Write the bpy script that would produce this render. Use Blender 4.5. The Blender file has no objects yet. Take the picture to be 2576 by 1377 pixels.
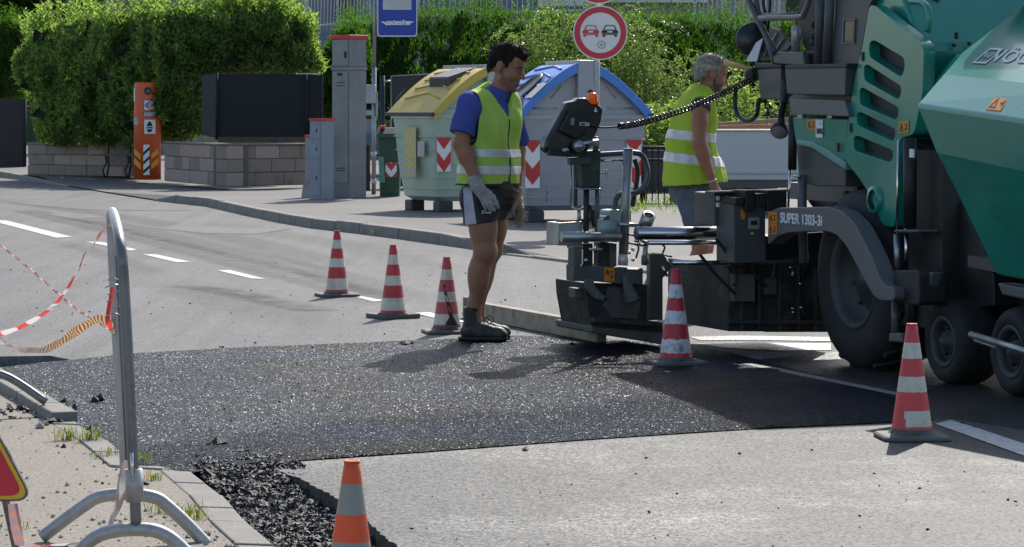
import bpy, bmesh, math, random
import numpy as np
from mathutils import Vector, Matrix, noise
V = Vector
rnd = random.Random(7)
scene = bpy.context.scene
COL = scene.collection
# ---------------------------------------------------------------- camera geometry (photo measured on a 2576 px wide view)
FX, CX, HY, H = 7500.0, 1288.0, 272.0, 1.45
def at(x, y, d):                      # a point of the photo at depth d metres
    return V(((x - CX) * d / FX, d, H - (y - HY) * d / FX))
def gr(x, y, z=0.0):                  # a point of the photo lying on the level z
    return at(x, y, (H - z) * FX / (y - HY))
def onp(x, y, p0, n):                 # ... lying on the plane p0, n
    dr = V(((x - CX) / FX, 1.0, -(y - HY) / FX)); c = V((0, 0, H))
    t = (p0 - c).dot(n) / dr.dot(n)
    return c + dr * t
def px(d): return d / FX              # metres per photo pixel at depth d

# ---------------------------------------------------------------- materials
MATS = {}
def mat(name, col, rough=.5, metal=0., var=.12, vs=6., bump=0., bs=80., spec=.5, col2=None, dirt=0., dirtcol=(.05, .045, .04), ds=3., trans=None, coat=0., coords='Object', grime_rough=.15):
    if name in MATS: return MATS[name]
    m = bpy.data.materials.new(name); m.use_nodes = True; MATS[name] = m
    nt = m.node_tree; N = nt.nodes; L = nt.links
    b = N['Principled BSDF']; out = N['Material Output']
    tc = N.new('ShaderNodeTexCoord')
    n1 = N.new('ShaderNodeTexNoise'); n1.inputs['Scale'].default_value = vs; n1.inputs['Detail'].default_value = 6; n1.inputs['Roughness'].default_value = .6
    L.new(tc.outputs[coords], n1.inputs['Vector'])
    r = N.new('ShaderNodeValToRGB')
    c2 = col2 or tuple(min(1, c * (1 + var)) for c in col)
    c1 = tuple(c * (1 - var) for c in col)
    r.color_ramp.elements[0].position = .3; r.color_ramp.elements[1].position = .7
    r.color_ramp.elements[0].color = (*c1, 1); r.color_ramp.elements[1].color = (*c2, 1)
    L.new(n1.outputs['Fac'], r.inputs['Fac'])
    colout = r.outputs['Color']
    if dirt > 0:
        n2 = N.new('ShaderNodeTexNoise'); n2.inputs['Scale'].default_value = ds; n2.inputs['Detail'].default_value = 9; n2.inputs['Roughness'].default_value = .7
        L.new(tc.outputs[coords], n2.inputs['Vector'])
        r2 = N.new('ShaderNodeValToRGB'); r2.color_ramp.elements[0].position = .48; r2.color_ramp.elements[1].position = .72
        r2.color_ramp.elements[0].color = (0, 0, 0, 1); r2.color_ramp.elements[1].color = (dirt, dirt, dirt, 1)
        L.new(n2.outputs['Fac'], r2.inputs['Fac'])
        mx = N.new('ShaderNodeMix'); mx.data_type = 'RGBA'
        L.new(r2.outputs['Color'], mx.inputs[0]); L.new(colout, mx.inputs[6]); mx.inputs[7].default_value = (*dirtcol, 1)
        colout = mx.outputs[2]
    L.new(colout, b.inputs['Base Color'])
    mr = N.new('ShaderNodeMapRange'); mr.inputs[3].default_value = max(0.03, rough - grime_rough * .5); mr.inputs[4].default_value = min(1, rough + grime_rough * .5)
    L.new(n1.outputs['Fac'], mr.inputs[0]); L.new(mr.outputs[0], b.inputs['Roughness'])
    b.inputs['Metallic'].default_value = metal
    b.inputs['Specular IOR Level'].default_value = spec
    if coat: b.inputs['Coat Weight'].default_value = coat; b.inputs['Coat Roughness'].default_value = .08
    if bump > 0:
        n3 = N.new('ShaderNodeTexNoise'); n3.inputs['Scale'].default_value = bs; n3.inputs['Detail'].default_value = 4
        L.new(tc.outputs[coords], n3.inputs['Vector'])
        bp = N.new('ShaderNodeBump'); bp.inputs['Strength'].default_value = min(1, bump); bp.inputs['Distance'].default_value = .01
        L.new(n3.outputs['Fac'], bp.inputs['Height']); L.new(bp.outputs['Normal'], b.inputs['Normal'])
    if trans:
        t = N.new('ShaderNodeBsdfTranslucent'); mx2 = N.new('ShaderNodeMixShader'); mx2.inputs[0].default_value = trans[1]
        hs = N.new('ShaderNodeMix'); hs.data_type = 'RGBA'; hs.blend_type = 'MULTIPLY'; hs.inputs[0].default_value = 1
        L.new(colout, hs.inputs[6]); hs.inputs[7].default_value = (*trans[0], 1)
        L.new(hs.outputs[2], t.inputs['Color']); L.new(b.outputs[0], mx2.inputs[1]); L.new(t.outputs[0], mx2.inputs[2]); L.new(mx2.outputs[0], out.inputs['Surface'])
    return m

# ---------------------------------------------------------------- mesh builder
class MB:
    def __init__(s): s.v = []; s.f = []; s.m = []; s.s = []
    def add(s, vs, fs, mi=0, smooth=False):
        o = len(s.v); s.v += [V(p) for p in vs]
        for f in fs: s.f.append([i + o for i in f]); s.m.append(mi); s.s.append(smooth)
        return s
    def box(s, c, size, ax=None, mi=0):
        ax = ax or (V((1, 0, 0)), V((0, 1, 0)), V((0, 0, 1))); c = V(c)
        vs = [c + ax[0] * (i * size[0] / 2) + ax[1] * (j * size[1] / 2) + ax[2] * (k * size[2] / 2) for i in (-1, 1) for j in (-1, 1) for k in (-1, 1)]
        return s.add(vs, [(0, 1, 3, 2), (4, 6, 7, 5), (0, 4, 5, 1), (2, 3, 7, 6), (0, 2, 6, 4), (1, 5, 7, 3)], mi)
    def prism(s, pts, vec, mi=0, mi_side=None):
        n = len(pts); pts = [V(p) for p in pts]; vec = V(vec)
        s.add(pts + [p + vec for p in pts], [list(range(n)), list(range(2 * n - 1, n - 1, -1))], mi)
        o = len(s.v) - 2 * n
        for i in range(n):
            j = (i + 1) % n
            s.f.append([o + i, o + j, o + n + j, o + n + i]); s.m.append(mi if mi_side is None else mi_side); s.s.append(False)
        return s
    def loft(s, rings, mi=0, smooth=True, caps=True, closed=True):
        n = len(rings[0]); o = len(s.v)
        for r in rings: s.v += [V(p) for p in r]
        k = n if closed else n - 1
        for a in range(len(rings) - 1):
            for i in range(k):
                j = (i + 1) % n
                s.f.append([o + a * n + i, o + a * n + j, o + (a + 1) * n + j, o + (a + 1) * n + i]); s.m.append(mi); s.s.append(smooth)
        if caps and closed:
            s.f.append([o + i for i in range(n)][::-1]); s.m.append(mi); s.s.append(False)
            b = o + (len(rings) - 1) * n
            s.f.append([b + i for i in range(n)]); s.m.append(mi); s.s.append(False)
        return s
    def tube(s, path, r, n=10, mi=0, caps=True, smooth=True):
        path = [V(p) for p in path]; rs = r if isinstance(r, (list, tuple)) else [r] * len(path)
        t = (path[1] - path[0]).normalized()
        u = t.cross(V((0, 0, 1)));
        if u.length < .1: u = t.cross(V((1, 0, 0)))
        u.normalize(); rings = []
        for i, p in enumerate(path):
            if i == 0: t = path[1] - p
            elif i == len(path) - 1: t = p - path[i - 1]
            else: t = (path[i + 1] - p).normalized() + (p - path[i - 1]).normalized()
            t.normalize(); u = (u - t * u.dot(t)).normalized(); w = t.cross(u)
            rings.append([p + (u * math.cos(a) + w * math.sin(a)) * rs[i] for a in [2 * math.pi * k / n for k in range(n)]])
        return s.loft(rings, mi, smooth, caps)
    def lathe(s, prof, o, ax=(0, 0, 1), n=24, mi=0, mis=None, smooth=True, caps=True):
        ax = V(ax).normalized(); o = V(o); u = ax.cross(V((0, 0, 1)))
        if u.length < .05: u = V((1, 0, 0))
        u.normalize(); w = ax.cross(u)
        rings = [[o + ax * h + (u * math.cos(2 * math.pi * k / n) + w * math.sin(2 * math.pi * k / n)) * max(r, 1e-4) for k in range(n)] for r, h in prof]
        st = len(s.f); s.loft(rings, mi, smooth, caps)
        if mis:
            for a in range(len(prof) - 1):
                for i in range(n): s.m[st + a * n + i] = mis[a]
        return s
    def sph(s, c, r, n=16, m=10, mi=0, ax=None):
        r = (r, r, r) if not isinstance(r, (tuple, list)) else r; c = V(c); ax = ax or (V((1, 0, 0)), V((0, 1, 0)), V((0, 0, 1)))
        rings = []
        for j in range(1, m):
            a = math.pi * j / m
            rings.append([c + ax[0] * (r[0] * math.sin(a) * math.cos(2 * math.pi * k / n)) + ax[1] * (r[1] * math.sin(a) * math.sin(2 * math.pi * k / n)) - ax[2] * (r[2] * math.cos(a)) for k in range(n)])
        return s.loft(rings, mi)
    def build(s, name, mats, parent=None, base=None, bevel=0., fix=True, seg=2):
        mats = mats if isinstance(mats, (list, tuple)) else [mats]
        b = V(base) if base is not None else V((0, 0, 0))
        me = bpy.data.meshes.new(name)
        me.from_pydata([tuple(p - b) for p in s.v], [], s.f)
        for m in mats: me.materials.append(m)
        me.polygons.foreach_set('material_index', s.m); me.polygons.foreach_set('use_smooth', s.s)
        if fix:
            bm = bmesh.new(); bm.from_mesh(me); bmesh.ops.recalc_face_normals(bm, faces=bm.faces); bm.to_mesh(me); bm.free()
        me.update()
        return link(name, me, parent, b, bevel, seg)
WT = {}
def link(name, me, parent=None, base=None, bevel=0., seg=2):
    o = bpy.data.objects.new(name, me); COL.objects.link(o)
    b = V(base) if base is not None else V((0, 0, 0))
    if parent is not None:
        o.parent = parent; o.matrix_parent_inverse = Matrix.Translation(-WT[parent.name]); WT[o.name] = V((0, 0, 0))
        o.location = b
        if base is not None: WT[o.name] = b
    else:
        o.location = b; WT[o.name] = b
    if bevel:
        md = o.modifiers.new('bevel', 'BEVEL'); md.width = bevel; md.segments = seg; md.limit_method = 'ANGLE'; md.angle_limit = math.radians(40); md.harden_normals = False
    return o
def tag(o, label=None, cat=None, group=None, kind=None):
    if label: o['label'] = label
    if cat: o['category'] = cat
    if group: o['group'] = group
    if kind: o['kind'] = kind
    return o
def thing(name, label, cat, loc=(0, 0, 0), group=None):
    o = bpy.data.objects.new(name, None); COL.objects.link(o); o.location = loc; o.empty_display_size = .2
    WT[o.name] = V(loc); return tag(o, label, cat, group)
def struct(o): o['kind'] = 'structure'; return o
def copy_tree(o, parent=None):
    c = o.copy(); COL.objects.link(c)
    if parent is not None: c.parent = parent
    for ch in list(o.children): copy_tree(ch, c)
    return c
def text_mesh(txt, size, p, right, up, m, name='lettering', parent=None, align='CENTER', shear=0., ext=.0015, sx=1., bold=0.):
    cu = bpy.data.curves.new('t', 'FONT'); cu.body = txt; cu.size = size; cu.align_x = align; cu.align_y = 'CENTER'; cu.shear = shear; cu.extrude = ext; cu.offset = bold
    o = bpy.data.objects.new('t', cu); COL.objects.link(o)
    dg = bpy.context.evaluated_depsgraph_get(); me = bpy.data.meshes.new_from_object(o.evaluated_get(dg)); bpy.data.objects.remove(o); bpy.data.curves.remove(cu)
    right = V(right).normalized(); up = V(up); up = (up - right * up.dot(right)).normalized(); nn = right.cross(up)
    M = Matrix(((right.x * sx, up.x, nn.x, p[0]), (right.y * sx, up.y, nn.y, p[1]), (right.z * sx, up.z, nn.z, p[2]), (0, 0, 0, 1)))
    me.transform(M); me.materials.clear(); me.materials.append(m)
    return link(name, me, parent)
def holed(outline, holes, vec, front_mi=0):
    """plate with openings: outline and holes are lists of points on one plane, vec the thickness"""
    bm = bmesh.new(); loops = []
    for lp in [outline] + holes:
        vs = [bm.verts.new(p) for p in lp]; loops.append(vs)
        for i in range(len(vs)): bm.edges.new((vs[i], vs[(i + 1) % len(vs)]))
    bmesh.ops.triangle_fill(bm, use_beauty=True, edges=bm.edges[:])
    r = bmesh.ops.extrude_face_region(bm, geom=bm.faces[:])
    bmesh.ops.translate(bm, vec=vec, verts=[g for g in r['geom'] if isinstance(g, bmesh.types.BMVert)])
    bmesh.ops.recalc_face_normals(bm, faces=bm.faces); return bm
def bm_build(bm, name, mats, parent=None, bevel=0., base=None):
    me = bpy.data.meshes.new(name); bm.to_mesh(me); bm.free()
    for m in (mats if isinstance(mats, (list, tuple)) else [mats]): me.materials.append(m)
    if base is not None: me.transform(Matrix.Translation(-V(base)))
    return link(name, me, parent, base, bevel)
def spline(pts, n=8):
    """Catmull-Rom through the points"""
    pts = [V(p) for p in pts]; q = [pts[0] * 2 - pts[1]] + pts + [pts[-1] * 2 - pts[-2]]; out = []
    for i in range(1, len(q) - 2):
        for k in range(n):
            t = k / n; a, b, c, d = q[i - 1], q[i], q[i + 1], q[i + 2]
            out.append(.5 * ((2 * b) + (c - a) * t + (2 * a - 5 * b + 4 * c - d) * t * t + (3 * b - a - 3 * c + d) * t ** 3))
    out.append(pts[-1]); return out
def rounded(pts, r, n=4):
    """2-D or 3-D polygon with its corners rounded"""
    pts = [V(p) for p in pts]; out = []; N = len(pts)
    for i in range(N):
        a, b, c = pts[i - 1], pts[i], pts[(i + 1) % N]
        u = (a - b); w = (c - b); rr = min(r, u.length * .45, w.length * .45); p, q = b + u.normalized() * rr, b + w.normalized() * rr
        for k in range(n + 1):
            t = k / n; out.append(p * (1 - t) ** 2 + b * 2 * t * (1 - t) + q * t * t)
    return out
def np_mesh(name, verts, faces, mats, mi=None, parent=None, base=None, smooth=False):
    """verts (N,3), faces (M,k) arrays"""
    me = bpy.data.meshes.new(name); k = faces.shape[1]; b = np.array(base if base is not None else (0, 0, 0), dtype=np.float32)
    me.vertices.add(len(verts)); me.vertices.foreach_set('co', (verts - b).astype(np.float32).ravel())
    me.loops.add(faces.size); me.loops.foreach_set('vertex_index', faces.astype(np.int32).ravel())
    me.polygons.add(len(faces)); me.polygons.foreach_set('loop_start', np.arange(0, faces.size, k, dtype=np.int32))
    try: me.polygons.foreach_set('loop_total', np.full(len(faces), k, dtype=np.int32))
    except Exception: pass
    for m in mats: me.materials.append(m)
    if mi is not None: me.polygons.foreach_set('material_index', mi.astype(np.int32))
    me.polygons.foreach_set('use_smooth', np.full(len(faces), smooth))
    me.update(calc_edges=True); me.validate()
    return link(name, me, parent, base)

# ---------------------------------------------------------------- camera, sky, sun
cam = bpy.data.cameras.new('camera'); cam.sensor_width = 36; cam.sensor_fit = 'HORIZONTAL'
cam.lens = 36 * FX / 2576; cam.shift_y = -(688.5 - HY) / 2576; cam.clip_end = 2000; cam.clip_start = .1
co = bpy.data.objects.new('camera', cam); COL.objects.link(co); co.location = (0, 0, H); co.rotation_euler = (math.pi / 2, 0, 0); scene.camera = co
SUNV = V((.33, 1.2, 1.0)).normalized()          # towards the sun
EL = math.asin(SUNV.z); AZ = math.atan2(SUNV.x, SUNV.y)
w = bpy.data.worlds.new('World'); scene.world = w; w.use_nodes = True
nt = w.node_tree; bg = nt.nodes['Background']; sk = nt.nodes.new('ShaderNodeTexSky'); sk.sky_type = 'NISHITA'; sk.sun_disc = False
sk.sun_elevation = EL; sk.sun_rotation = AZ; sk.air_density = 1.0; sk.dust_density = 1.5; sk.ozone_density = 1.0
nt.links.new(sk.outputs[0], bg.inputs['Color']); bg.inputs['Strength'].default_value = .125
sl = bpy.data.lights.new('sun', 'SUN'); sl.energy = 3.7; sl.angle = math.radians(.5); sl.color = (1, .955, .88)
so = bpy.data.objects.new('sun', sl); COL.objects.link(so); so.rotation_euler = SUNV.to_track_quat('Z', 'Y').to_euler(); so.location = (10, 40, 40)
vs = scene.view_settings; vs.view_transform = 'Standard'; vs.look = 'None'; vs.gamma = 1; vs.use_curve_mapping = False; vs.exposure = .62
# ================================================================ ground
ROADDIR = V((-.346, .938, 0))
def facets(nt, bsdf, scale, tilt, mask=1.0):
    """flat stone faces: every cell gets its own tilted normal"""
    N = nt.nodes; L = nt.links; tc = N.new('ShaderNodeTexCoord'); v = N.new('ShaderNodeTexVoronoi'); v.inputs['Scale'].default_value = scale; L.new(tc.outputs['Object'], v.inputs['Vector'])
    sb = N.new('ShaderNodeVectorMath'); sb.operation = 'SUBTRACT'; sb.inputs[1].default_value = (.5, .5, .5); L.new(v.outputs['Color'], sb.inputs[0])
    sc = N.new('ShaderNodeVectorMath'); sc.operation = 'MULTIPLY'; sc.inputs[1].default_value = (tilt, tilt, .2); L.new(sb.outputs[0], sc.inputs[0])
    g = N.new('ShaderNodeNewGeometry'); ad = N.new('ShaderNodeVectorMath'); ad.operation = 'ADD'; L.new(g.outputs['Normal'], ad.inputs[0]); L.new(sc.outputs[0], ad.inputs[1])
    nm = N.new('ShaderNodeVectorMath'); nm.operation = 'NORMALIZE'; L.new(ad.outputs[0], nm.inputs[0]); L.new(nm.outputs[0], bsdf.inputs['Normal']); return v
def asphalt(name, c1, c2, rough, fine=1.0, streak=.25, bump=.5, spec=.4, facet_tilt=0., sheen=0.):
    m = bpy.data.materials.new(name); m.use_nodes = True; nt = m.node_tree; N = nt.nodes; L = nt.links; b = N['Principled BSDF']
    tc = N.new('ShaderNodeTexCoord')
    def nz(scale, det=6, ro=.6, vec=None):
        n = N.new('ShaderNodeTexNoise'); n.inputs['Scale'].default_value = scale; n.inputs['Detail'].default_value = det; n.inputs['Roughness'].default_value = ro
        L.new(vec or tc.outputs['Object'], n.inputs['Vector']); return n.outputs['Fac']
    def ramp(fac, p0, p1, a, bb):
        r = N.new('ShaderNodeValToRGB'); r.color_ramp.elements[0].position = p0; r.color_ramp.elements[1].position = p1
        r.color_ramp.elements[0].color = (*a, 1); r.color_ramp.elements[1].color = (*bb, 1); L.new(fac, r.inputs['Fac']); return r.outputs['Color']
    def mul(a, bb, f=1.):
        x = N.new('ShaderNodeMix'); x.data_type = 'RGBA'; x.blend_type = 'MULTIPLY'; x.inputs[0].default_value = f; L.new(a, x.inputs[6]); L.new(bb, x.inputs[7]); return x.outputs[2]
    mp = N.new('ShaderNodeMapping'); mp.vector_type = 'POINT'; L.new(tc.outputs['Object'], mp.inputs['Vector'])
    mp.inputs['Rotation'].default_value = (0, 0, math.atan2(ROADDIR.x, ROADDIR.y)); mp.inputs['Scale'].default_value = (1.6, .06, 1)
    st = ramp(nz(2.2, 7, .65, mp.outputs[0]), .35, .7, (1 - streak,) * 3, (1.08,) * 3)
    g = ramp(nz(70 * fine, 2, .5), .25, .75, c1, c2)
    bl = ramp(nz(.55, 8, .65), .3, .72, (.86, .86, .87), (1.12, 1.1, 1.06))
    sp = ramp(nz(160 * fine, 1, .5), .62, .68, (1, 1, 1), (1.7, 1.7, 1.65))
    dk = ramp(nz(45 * fine, 1, .4), .22, .3, (.45, .45, .45), (1, 1, 1))
    L.new(mul(mul(mul(mul(g, bl), st), sp), dk), b.inputs['Base Color'])
    b.inputs['Roughness'].default_value = rough; b.inputs['Specular IOR Level'].default_value = spec
    vo = N.new('ShaderNodeTexVoronoi'); vo.inputs['Scale'].default_value = 75 * fine; L.new(tc.outputs['Object'], vo.inputs['Vector'])
    bp = N.new('ShaderNodeBump'); bp.inputs['Strength'].default_value = bump; bp.inputs['Distance'].default_value = .006; L.new(vo.outputs['Distance'], bp.inputs['Height']); bp.invert = True
    if sheen:
        mr = N.new('ShaderNodeMapRange'); mr.inputs[1].default_value = .5; mr.inputs[2].default_value = .68; mr.inputs[3].default_value = rough; mr.inputs[4].default_value = rough - sheen; L.new(nz(.75, 7, .65), mr.inputs[0]); L.new(mr.outputs[0], b.inputs['Roughness'])
        ms = N.new('ShaderNodeMapRange'); ms.inputs[1].default_value = .5; ms.inputs[2].default_value = .68; ms.inputs[3].default_value = spec; ms.inputs[4].default_value = spec * 1.5; L.new(nz(.75, 7, .65), ms.inputs[0]); L.new(ms.outputs[0], b.inputs['Specular IOR Level'])
    if facet_tilt: facets(nt, b, 95 * fine, facet_tilt)
    else: L.new(bp.outputs[0], b.inputs['Normal'])
    return m
M_road = asphalt('old_asphalt', (.108, .107, .107), (.205, .203, .202), .75, 1., .22, .45, .12, .45)
M_slab = asphalt('worn_asphalt', (.040, .039, .038), (.122, .12, .117), .6, 1.15, .1, .6, .12, .5, .07)
M_bed = asphalt('milled_bed', (.02, .02, .022), (.06, .06, .06), .6, .5, 0, 1., .5)
M_walk = asphalt('sidewalk_asphalt', (.10, .096, .09), (.17, .164, .156), .8, .8, 0, .3, .2)
M_near = asphalt('near_sidewalk', (.17, .15, .125), (.27, .24, .205), .85, .8, 0, .6, .2)
M_patch = asphalt('repair_patch', (.07, .07, .072), (.115, .115, .116), .7, 1.2, .15, .3, .2)
M_kerb = mat('kerb_concrete', (.20, .185, .165), .85, 0, .2, 9, .5, 60, dirt=.5, dirtcol=(.12, .11, .095))
M_paint = mat('road_paint', (.45, .45, .44), .6, 0, .08, 20, .3, 120, dirt=.8, dirtcol=(.2, .2, .195), ds=9)

def hot_asphalt():
    m = bpy.data.materials.new('hot_asphalt'); m.use_nodes = True; nt = m.node_tree; N = nt.nodes; L = nt.links; b = N['Principled BSDF']
    tc = N.new('ShaderNodeTexCoord')
    def vor(scale, feat='F1'):
        v = N.new('ShaderNodeTexVoronoi'); v.inputs['Scale'].default_value = scale; v.feature = feat; L.new(tc.outputs['Object'], v.inputs['Vector']); return v
    v1 = vor(215)
    n1 = N.new('ShaderNodeTexNoise'); b.inputs['Specular Tint'].default_value = (.50, .70, 1, 1); n1.inputs['Scale'].default_value = .7; n1.inputs['Detail'].default_value = 5; L.new(tc.outputs['Object'], n1.inputs['Vector'])
    r = N.new('ShaderNodeValToRGB'); e = r.color_ramp.elements; e[0].position = .36; e[1].position = .62; e[0].color = (.013, .012, .011, 1); e[1].color = (.013, .020, .034, 1); L.new(n1.outputs['Fac'], r.inputs['Fac'])
    # stone to stone tone
    hs = N.new('ShaderNodeSeparateColor'); L.new(v1.outputs['Color'], hs.inputs[0])
    rr = N.new('ShaderNodeValToRGB'); rr.color_ramp.elements[0].position = .2; rr.color_ramp.elements[1].position = .95; rr.color_ramp.elements[0].color = (.35, .35, .35, 1); rr.color_ramp.elements[1].color = (2.1, 2.1, 2.1, 1); L.new(hs.outputs[0], rr.inputs['Fac'])
    mx = N.new('ShaderNodeMix'); mx.data_type = 'RGBA'; mx.blend_type = 'MULTIPLY'; mx.inputs[0].default_value = 1; L.new(r.outputs[0], mx.inputs[6]); L.new(rr.outputs[0], mx.inputs[7])
    L.new(mx.outputs[2], b.inputs['Base Color'])
    b.inputs['Specular IOR Level'].default_value = .4
    rg = N.new('ShaderNodeMapRange'); rg.inputs[3].default_value = .22; rg.inputs[4].default_value = .5; L.new(hs.outputs[1], rg.inputs[0]); L.new(rg.outputs[0], b.inputs['Roughness'])
    n2 = N.new('ShaderNodeTexNoise'); n2.inputs['Scale'].default_value = 110; n2.inputs['Detail'].default_value = 3; L.new(tc.outputs['Object'], n2.inputs['Vector'])
    ma = N.new('ShaderNodeMath'); ma.operation = 'MULTIPLY_ADD'; ma.inputs[1].default_value = -1.0; L.new(v1.outputs['Distance'], ma.inputs[0]); L.new(n2.outputs['Fac'], ma.inputs[2])
    bp = N.new('ShaderNodeBump'); bp.inputs['Strength'].default_value = 1.; bp.inputs['Distance'].default_value = .012; L.new(ma.outputs[0], bp.inputs['Height']); facets(nt, b, 215, 1.3)
    sr = N.new('ShaderNodeValToRGB'); sr.color_ramp.elements[0].position = .5; sr.color_ramp.elements[1].position = .95; sr.color_ramp.elements[0].color = (.006, .006, .006, 1); sr.color_ramp.elements[1].color = (.085, .085, .09, 1); L.new(hs.outputs[2], sr.inputs['Fac']); la = N.new('ShaderNodeAttribute'); la.attribute_name = 'loose'; k1 = N.new('ShaderNodeMapRange'); k1.inputs[3].default_value = 1; k1.inputs[4].default_value = .45; L.new(la.outputs['Fac'], k1.inputs[0])
    sm = N.new('ShaderNodeMath'); sm.operation = 'MULTIPLY'; L.new(sr.outputs[0], sm.inputs[0]); L.new(k1.outputs[0], sm.inputs[1]); L.new(sm.outputs[0], b.inputs['Specular IOR Level'])
    return m
M_hot = hot_asphalt()

# --- base sheet to the horizon (the milled level shows in the openings)
MB().add([(-400, -40, -.06), (400, -40, -.06), (400, 900, -.06), (-400, 900, -.06)], [(0, 1, 2, 3)]).build('ground', M_bed, fix=False)['kind'] = 'structure'

def flat(name, pix, m, z=0., thick=.055, bevel=0.):
    pts = [gr(x, y, z) for x, y in pix]
    o = MB().prism(pts, (0, 0, -thick)).build(name, m, bevel=bevel); return struct(o)
# mat of fresh asphalt, with the photo's outline
MAT = [(-60, 928), (20, 924), (120, 912), (185, 907), (340, 890), (640, 874), (900, 864), (1160, 853), (1300, 846), (1480, 850), (1620, 862), (1760, 868), (1900, 905), (2060, 945), (2200, 985), (2290, 1015), (2262, 1052), (2240, 1064),
       (1900, 1080), (1500, 1106), (1050, 1140), (690, 1165), (662, 1163), (560, 1178), (480, 1192), (350, 1189), (270, 1120), (110, 1012), (-60, 905 + 60)]
def mat_sheet():
    bm = bmesh.new()
    pts = [gr(x, y, 0) for x, y in MAT]
    f = bm.faces.new([bm.verts.new(p) for p in pts]); bmesh.ops.triangulate(bm, faces=[f])
    for _ in range(4): bmesh.ops.subdivide_edges(bm, edges=[e for e in bm.edges if e.calc_length() > .16], cuts=1, use_grid_fill=True); bmesh.ops.triangulate(bm, faces=bm.faces[:])
    for v in bm.verts:
        p = v.co; k = .010 * noise.noise(V((p.x * .9, p.y * .9, 0))) + .006 * noise.noise(V((p.x * 3, p.y * 3, 5)))
        p.z = .004 + k * (0 if v.is_boundary else 1)
    lo_ = []
    bm.verts.ensure_lookup_table()
    for v in bm.verts:          # loosely raked band along the front joint
        y = HY + (H - v.co.z) * FX / v.co.y; x = CX + v.co.x * FX / v.co.y; top = np.interp(x, [250, 350, 560, 900, 1300, 1500, 1740, 1900], [1200, 1130, 1085, 1050, 1034, 1008, 985, 960]); n_ = noise.noise(V((v.co.x * 2.2, v.co.y * 2.2, 3))) * 16; lo_.append(max(0, min(1, (y + n_ - top + 6) / 22)))
        if lo_[-1] > .3 and not v.is_boundary: v.co.z += .006 * noise.noise(V((v.co.x * 9, v.co.y * 9, 1))) + .004
    me = bpy.data.meshes.new('fresh_asphalt'); bm.to_mesh(me); bm.free(); me.attributes.new('loose', 'FLOAT', 'POINT').data.foreach_set('value', lo_); me.materials.append(M_hot)
    me.polygons.foreach_set('use_smooth', [True] * len(me.polygons))
    return link('fresh_asphalt', me)
struct(mat_sheet())
# old road, everything beyond the mat
ROAD = [(-1500, 440), (-1500, 905), (-60, 898), (125, 895), (182, 906)] + MAT[4:16] + [(2240, 1064)]
far = [gr(x, y, 0) for x, y in ROAD[1:-1]]
rr_ = [V((-60, 16.4, 0))] + far[1:] + [gr(2262, 1052), gr(2400, 1052), gr(2700, 1100), V((60, 13.0, 0)), V((80, 200, 0)), V((-80, 200, 0))]
struct(MB().prism(rr_, (0, 0, -.055)).build('road', M_road))
# the slab on the near right, with its sawn edge
slab = [gr(x, y, 0) for x, y in [(664, 1165), (690, 1166), (1050, 1141), (1500, 1107), (1900, 1081), (2240, 1065), (2262, 1053), (2400, 1053), (2700, 1101)]] + [V((60, 12.9, 0)), V((60, 4, 0)), V((-.2, 4, 0))] + [gr(x, y, 0) for x, y in [(1075, 1420), (1002, 1377), (930, 1318), (858, 1258), (770, 1212)]]
def ragged(pts, i0, i1, amp):
    out = []
    for i, p in enumerate(pts):
        out.append(p); q = pts[(i + 1) % len(pts)]
        if i0 <= i < i1 or i1 < i0 and (i >= i0 or i < i1):
            n = max(2, int((q - p).length / .035))
            for k in range(1, n):
                s = p.lerp(q, k / n); s = s + V((rnd.uniform(-amp, amp), rnd.uniform(-amp, amp), 0)); out.append(s)
    return out
sl_ = ragged(slab, 12, 17, .009)
struct(MB().prism(sl_, (0, 0, -.055)).build('road_slab', M_slab))

# near sidewalk on the left with flush kerb stones
edge = [(-200, 880), (-60, 962), (110, 1012), (200, 1080), (270, 1122), (350, 1190), (440, 1196), (480, 1200), (560, 1262), (620, 1330), (690, 1390), (800, 1520), (960, 1800)]
E3 = [gr(x, y, .0) for x, y in edge]
inn = []
for i, p in enumerate(E3):
    a = E3[max(0, i - 1)]; b = E3[min(len(E3) - 1, i + 1)]; t = (b - a).normalized(); inn.append(p + V((-abs(t.y), t.x if t.y < 0 else -t.x, 0)) * .13)
kb = MB()
cum = 0
for i in range(len(E3) - 1):
    L_ = (E3[i + 1] - E3[i]).length; n = max(1, round(L_ / .45))
    for k in range(n):
        a, b = E3[i].lerp(E3[i + 1], k / n), E3[i].lerp(E3[i + 1], (k + .965) / n); c, d = inn[i].lerp(inn[i + 1], (k + .965) / n), inn[i].lerp(inn[i + 1], k / n)
        h = .022 + rnd.uniform(-.004, .004)
        kb.prism([q + V((0, 0, h)) for q in (a, b, c, d)], (0, 0, -.08))
struct(kb.build('near_kerb', M_kerb, bevel=.006))
wk = [p + V((0, 0, .016)) for p in inn] + [V((-.3, 2, .016)), V((-12, 2, .016)), V((-12, 18.2, .016))]
struct(MB().prism(wk, (0, 0, -.06)).build('near_sidewalk', M_near))
# raised kerb blocks by the left frame edge
kb = MB()
for x0, y0, x1, y1 in [(-75, 948, -30, 978), (-28, 979, 22, 1009), (24, 1010, 70, 1040), (72, 1041, 112, 1064)]:
    a, b = gr(x0 + 18, y0 - 2, .02), gr(x1 + 18, y1 - 2, .02); t = (b - a).normalized(); nrm = V((t.y, -t.x, 0));
    if nrm.x < 0: nrm = -nrm
    p = [a, b, b + nrm * .12, a + nrm * .12]
    kb.prism([q + V((0, 0, .045)) for q in p], (0, 0, -.1))
struct(kb.build('raised_kerb', M_kerb, bevel=.008))

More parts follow.
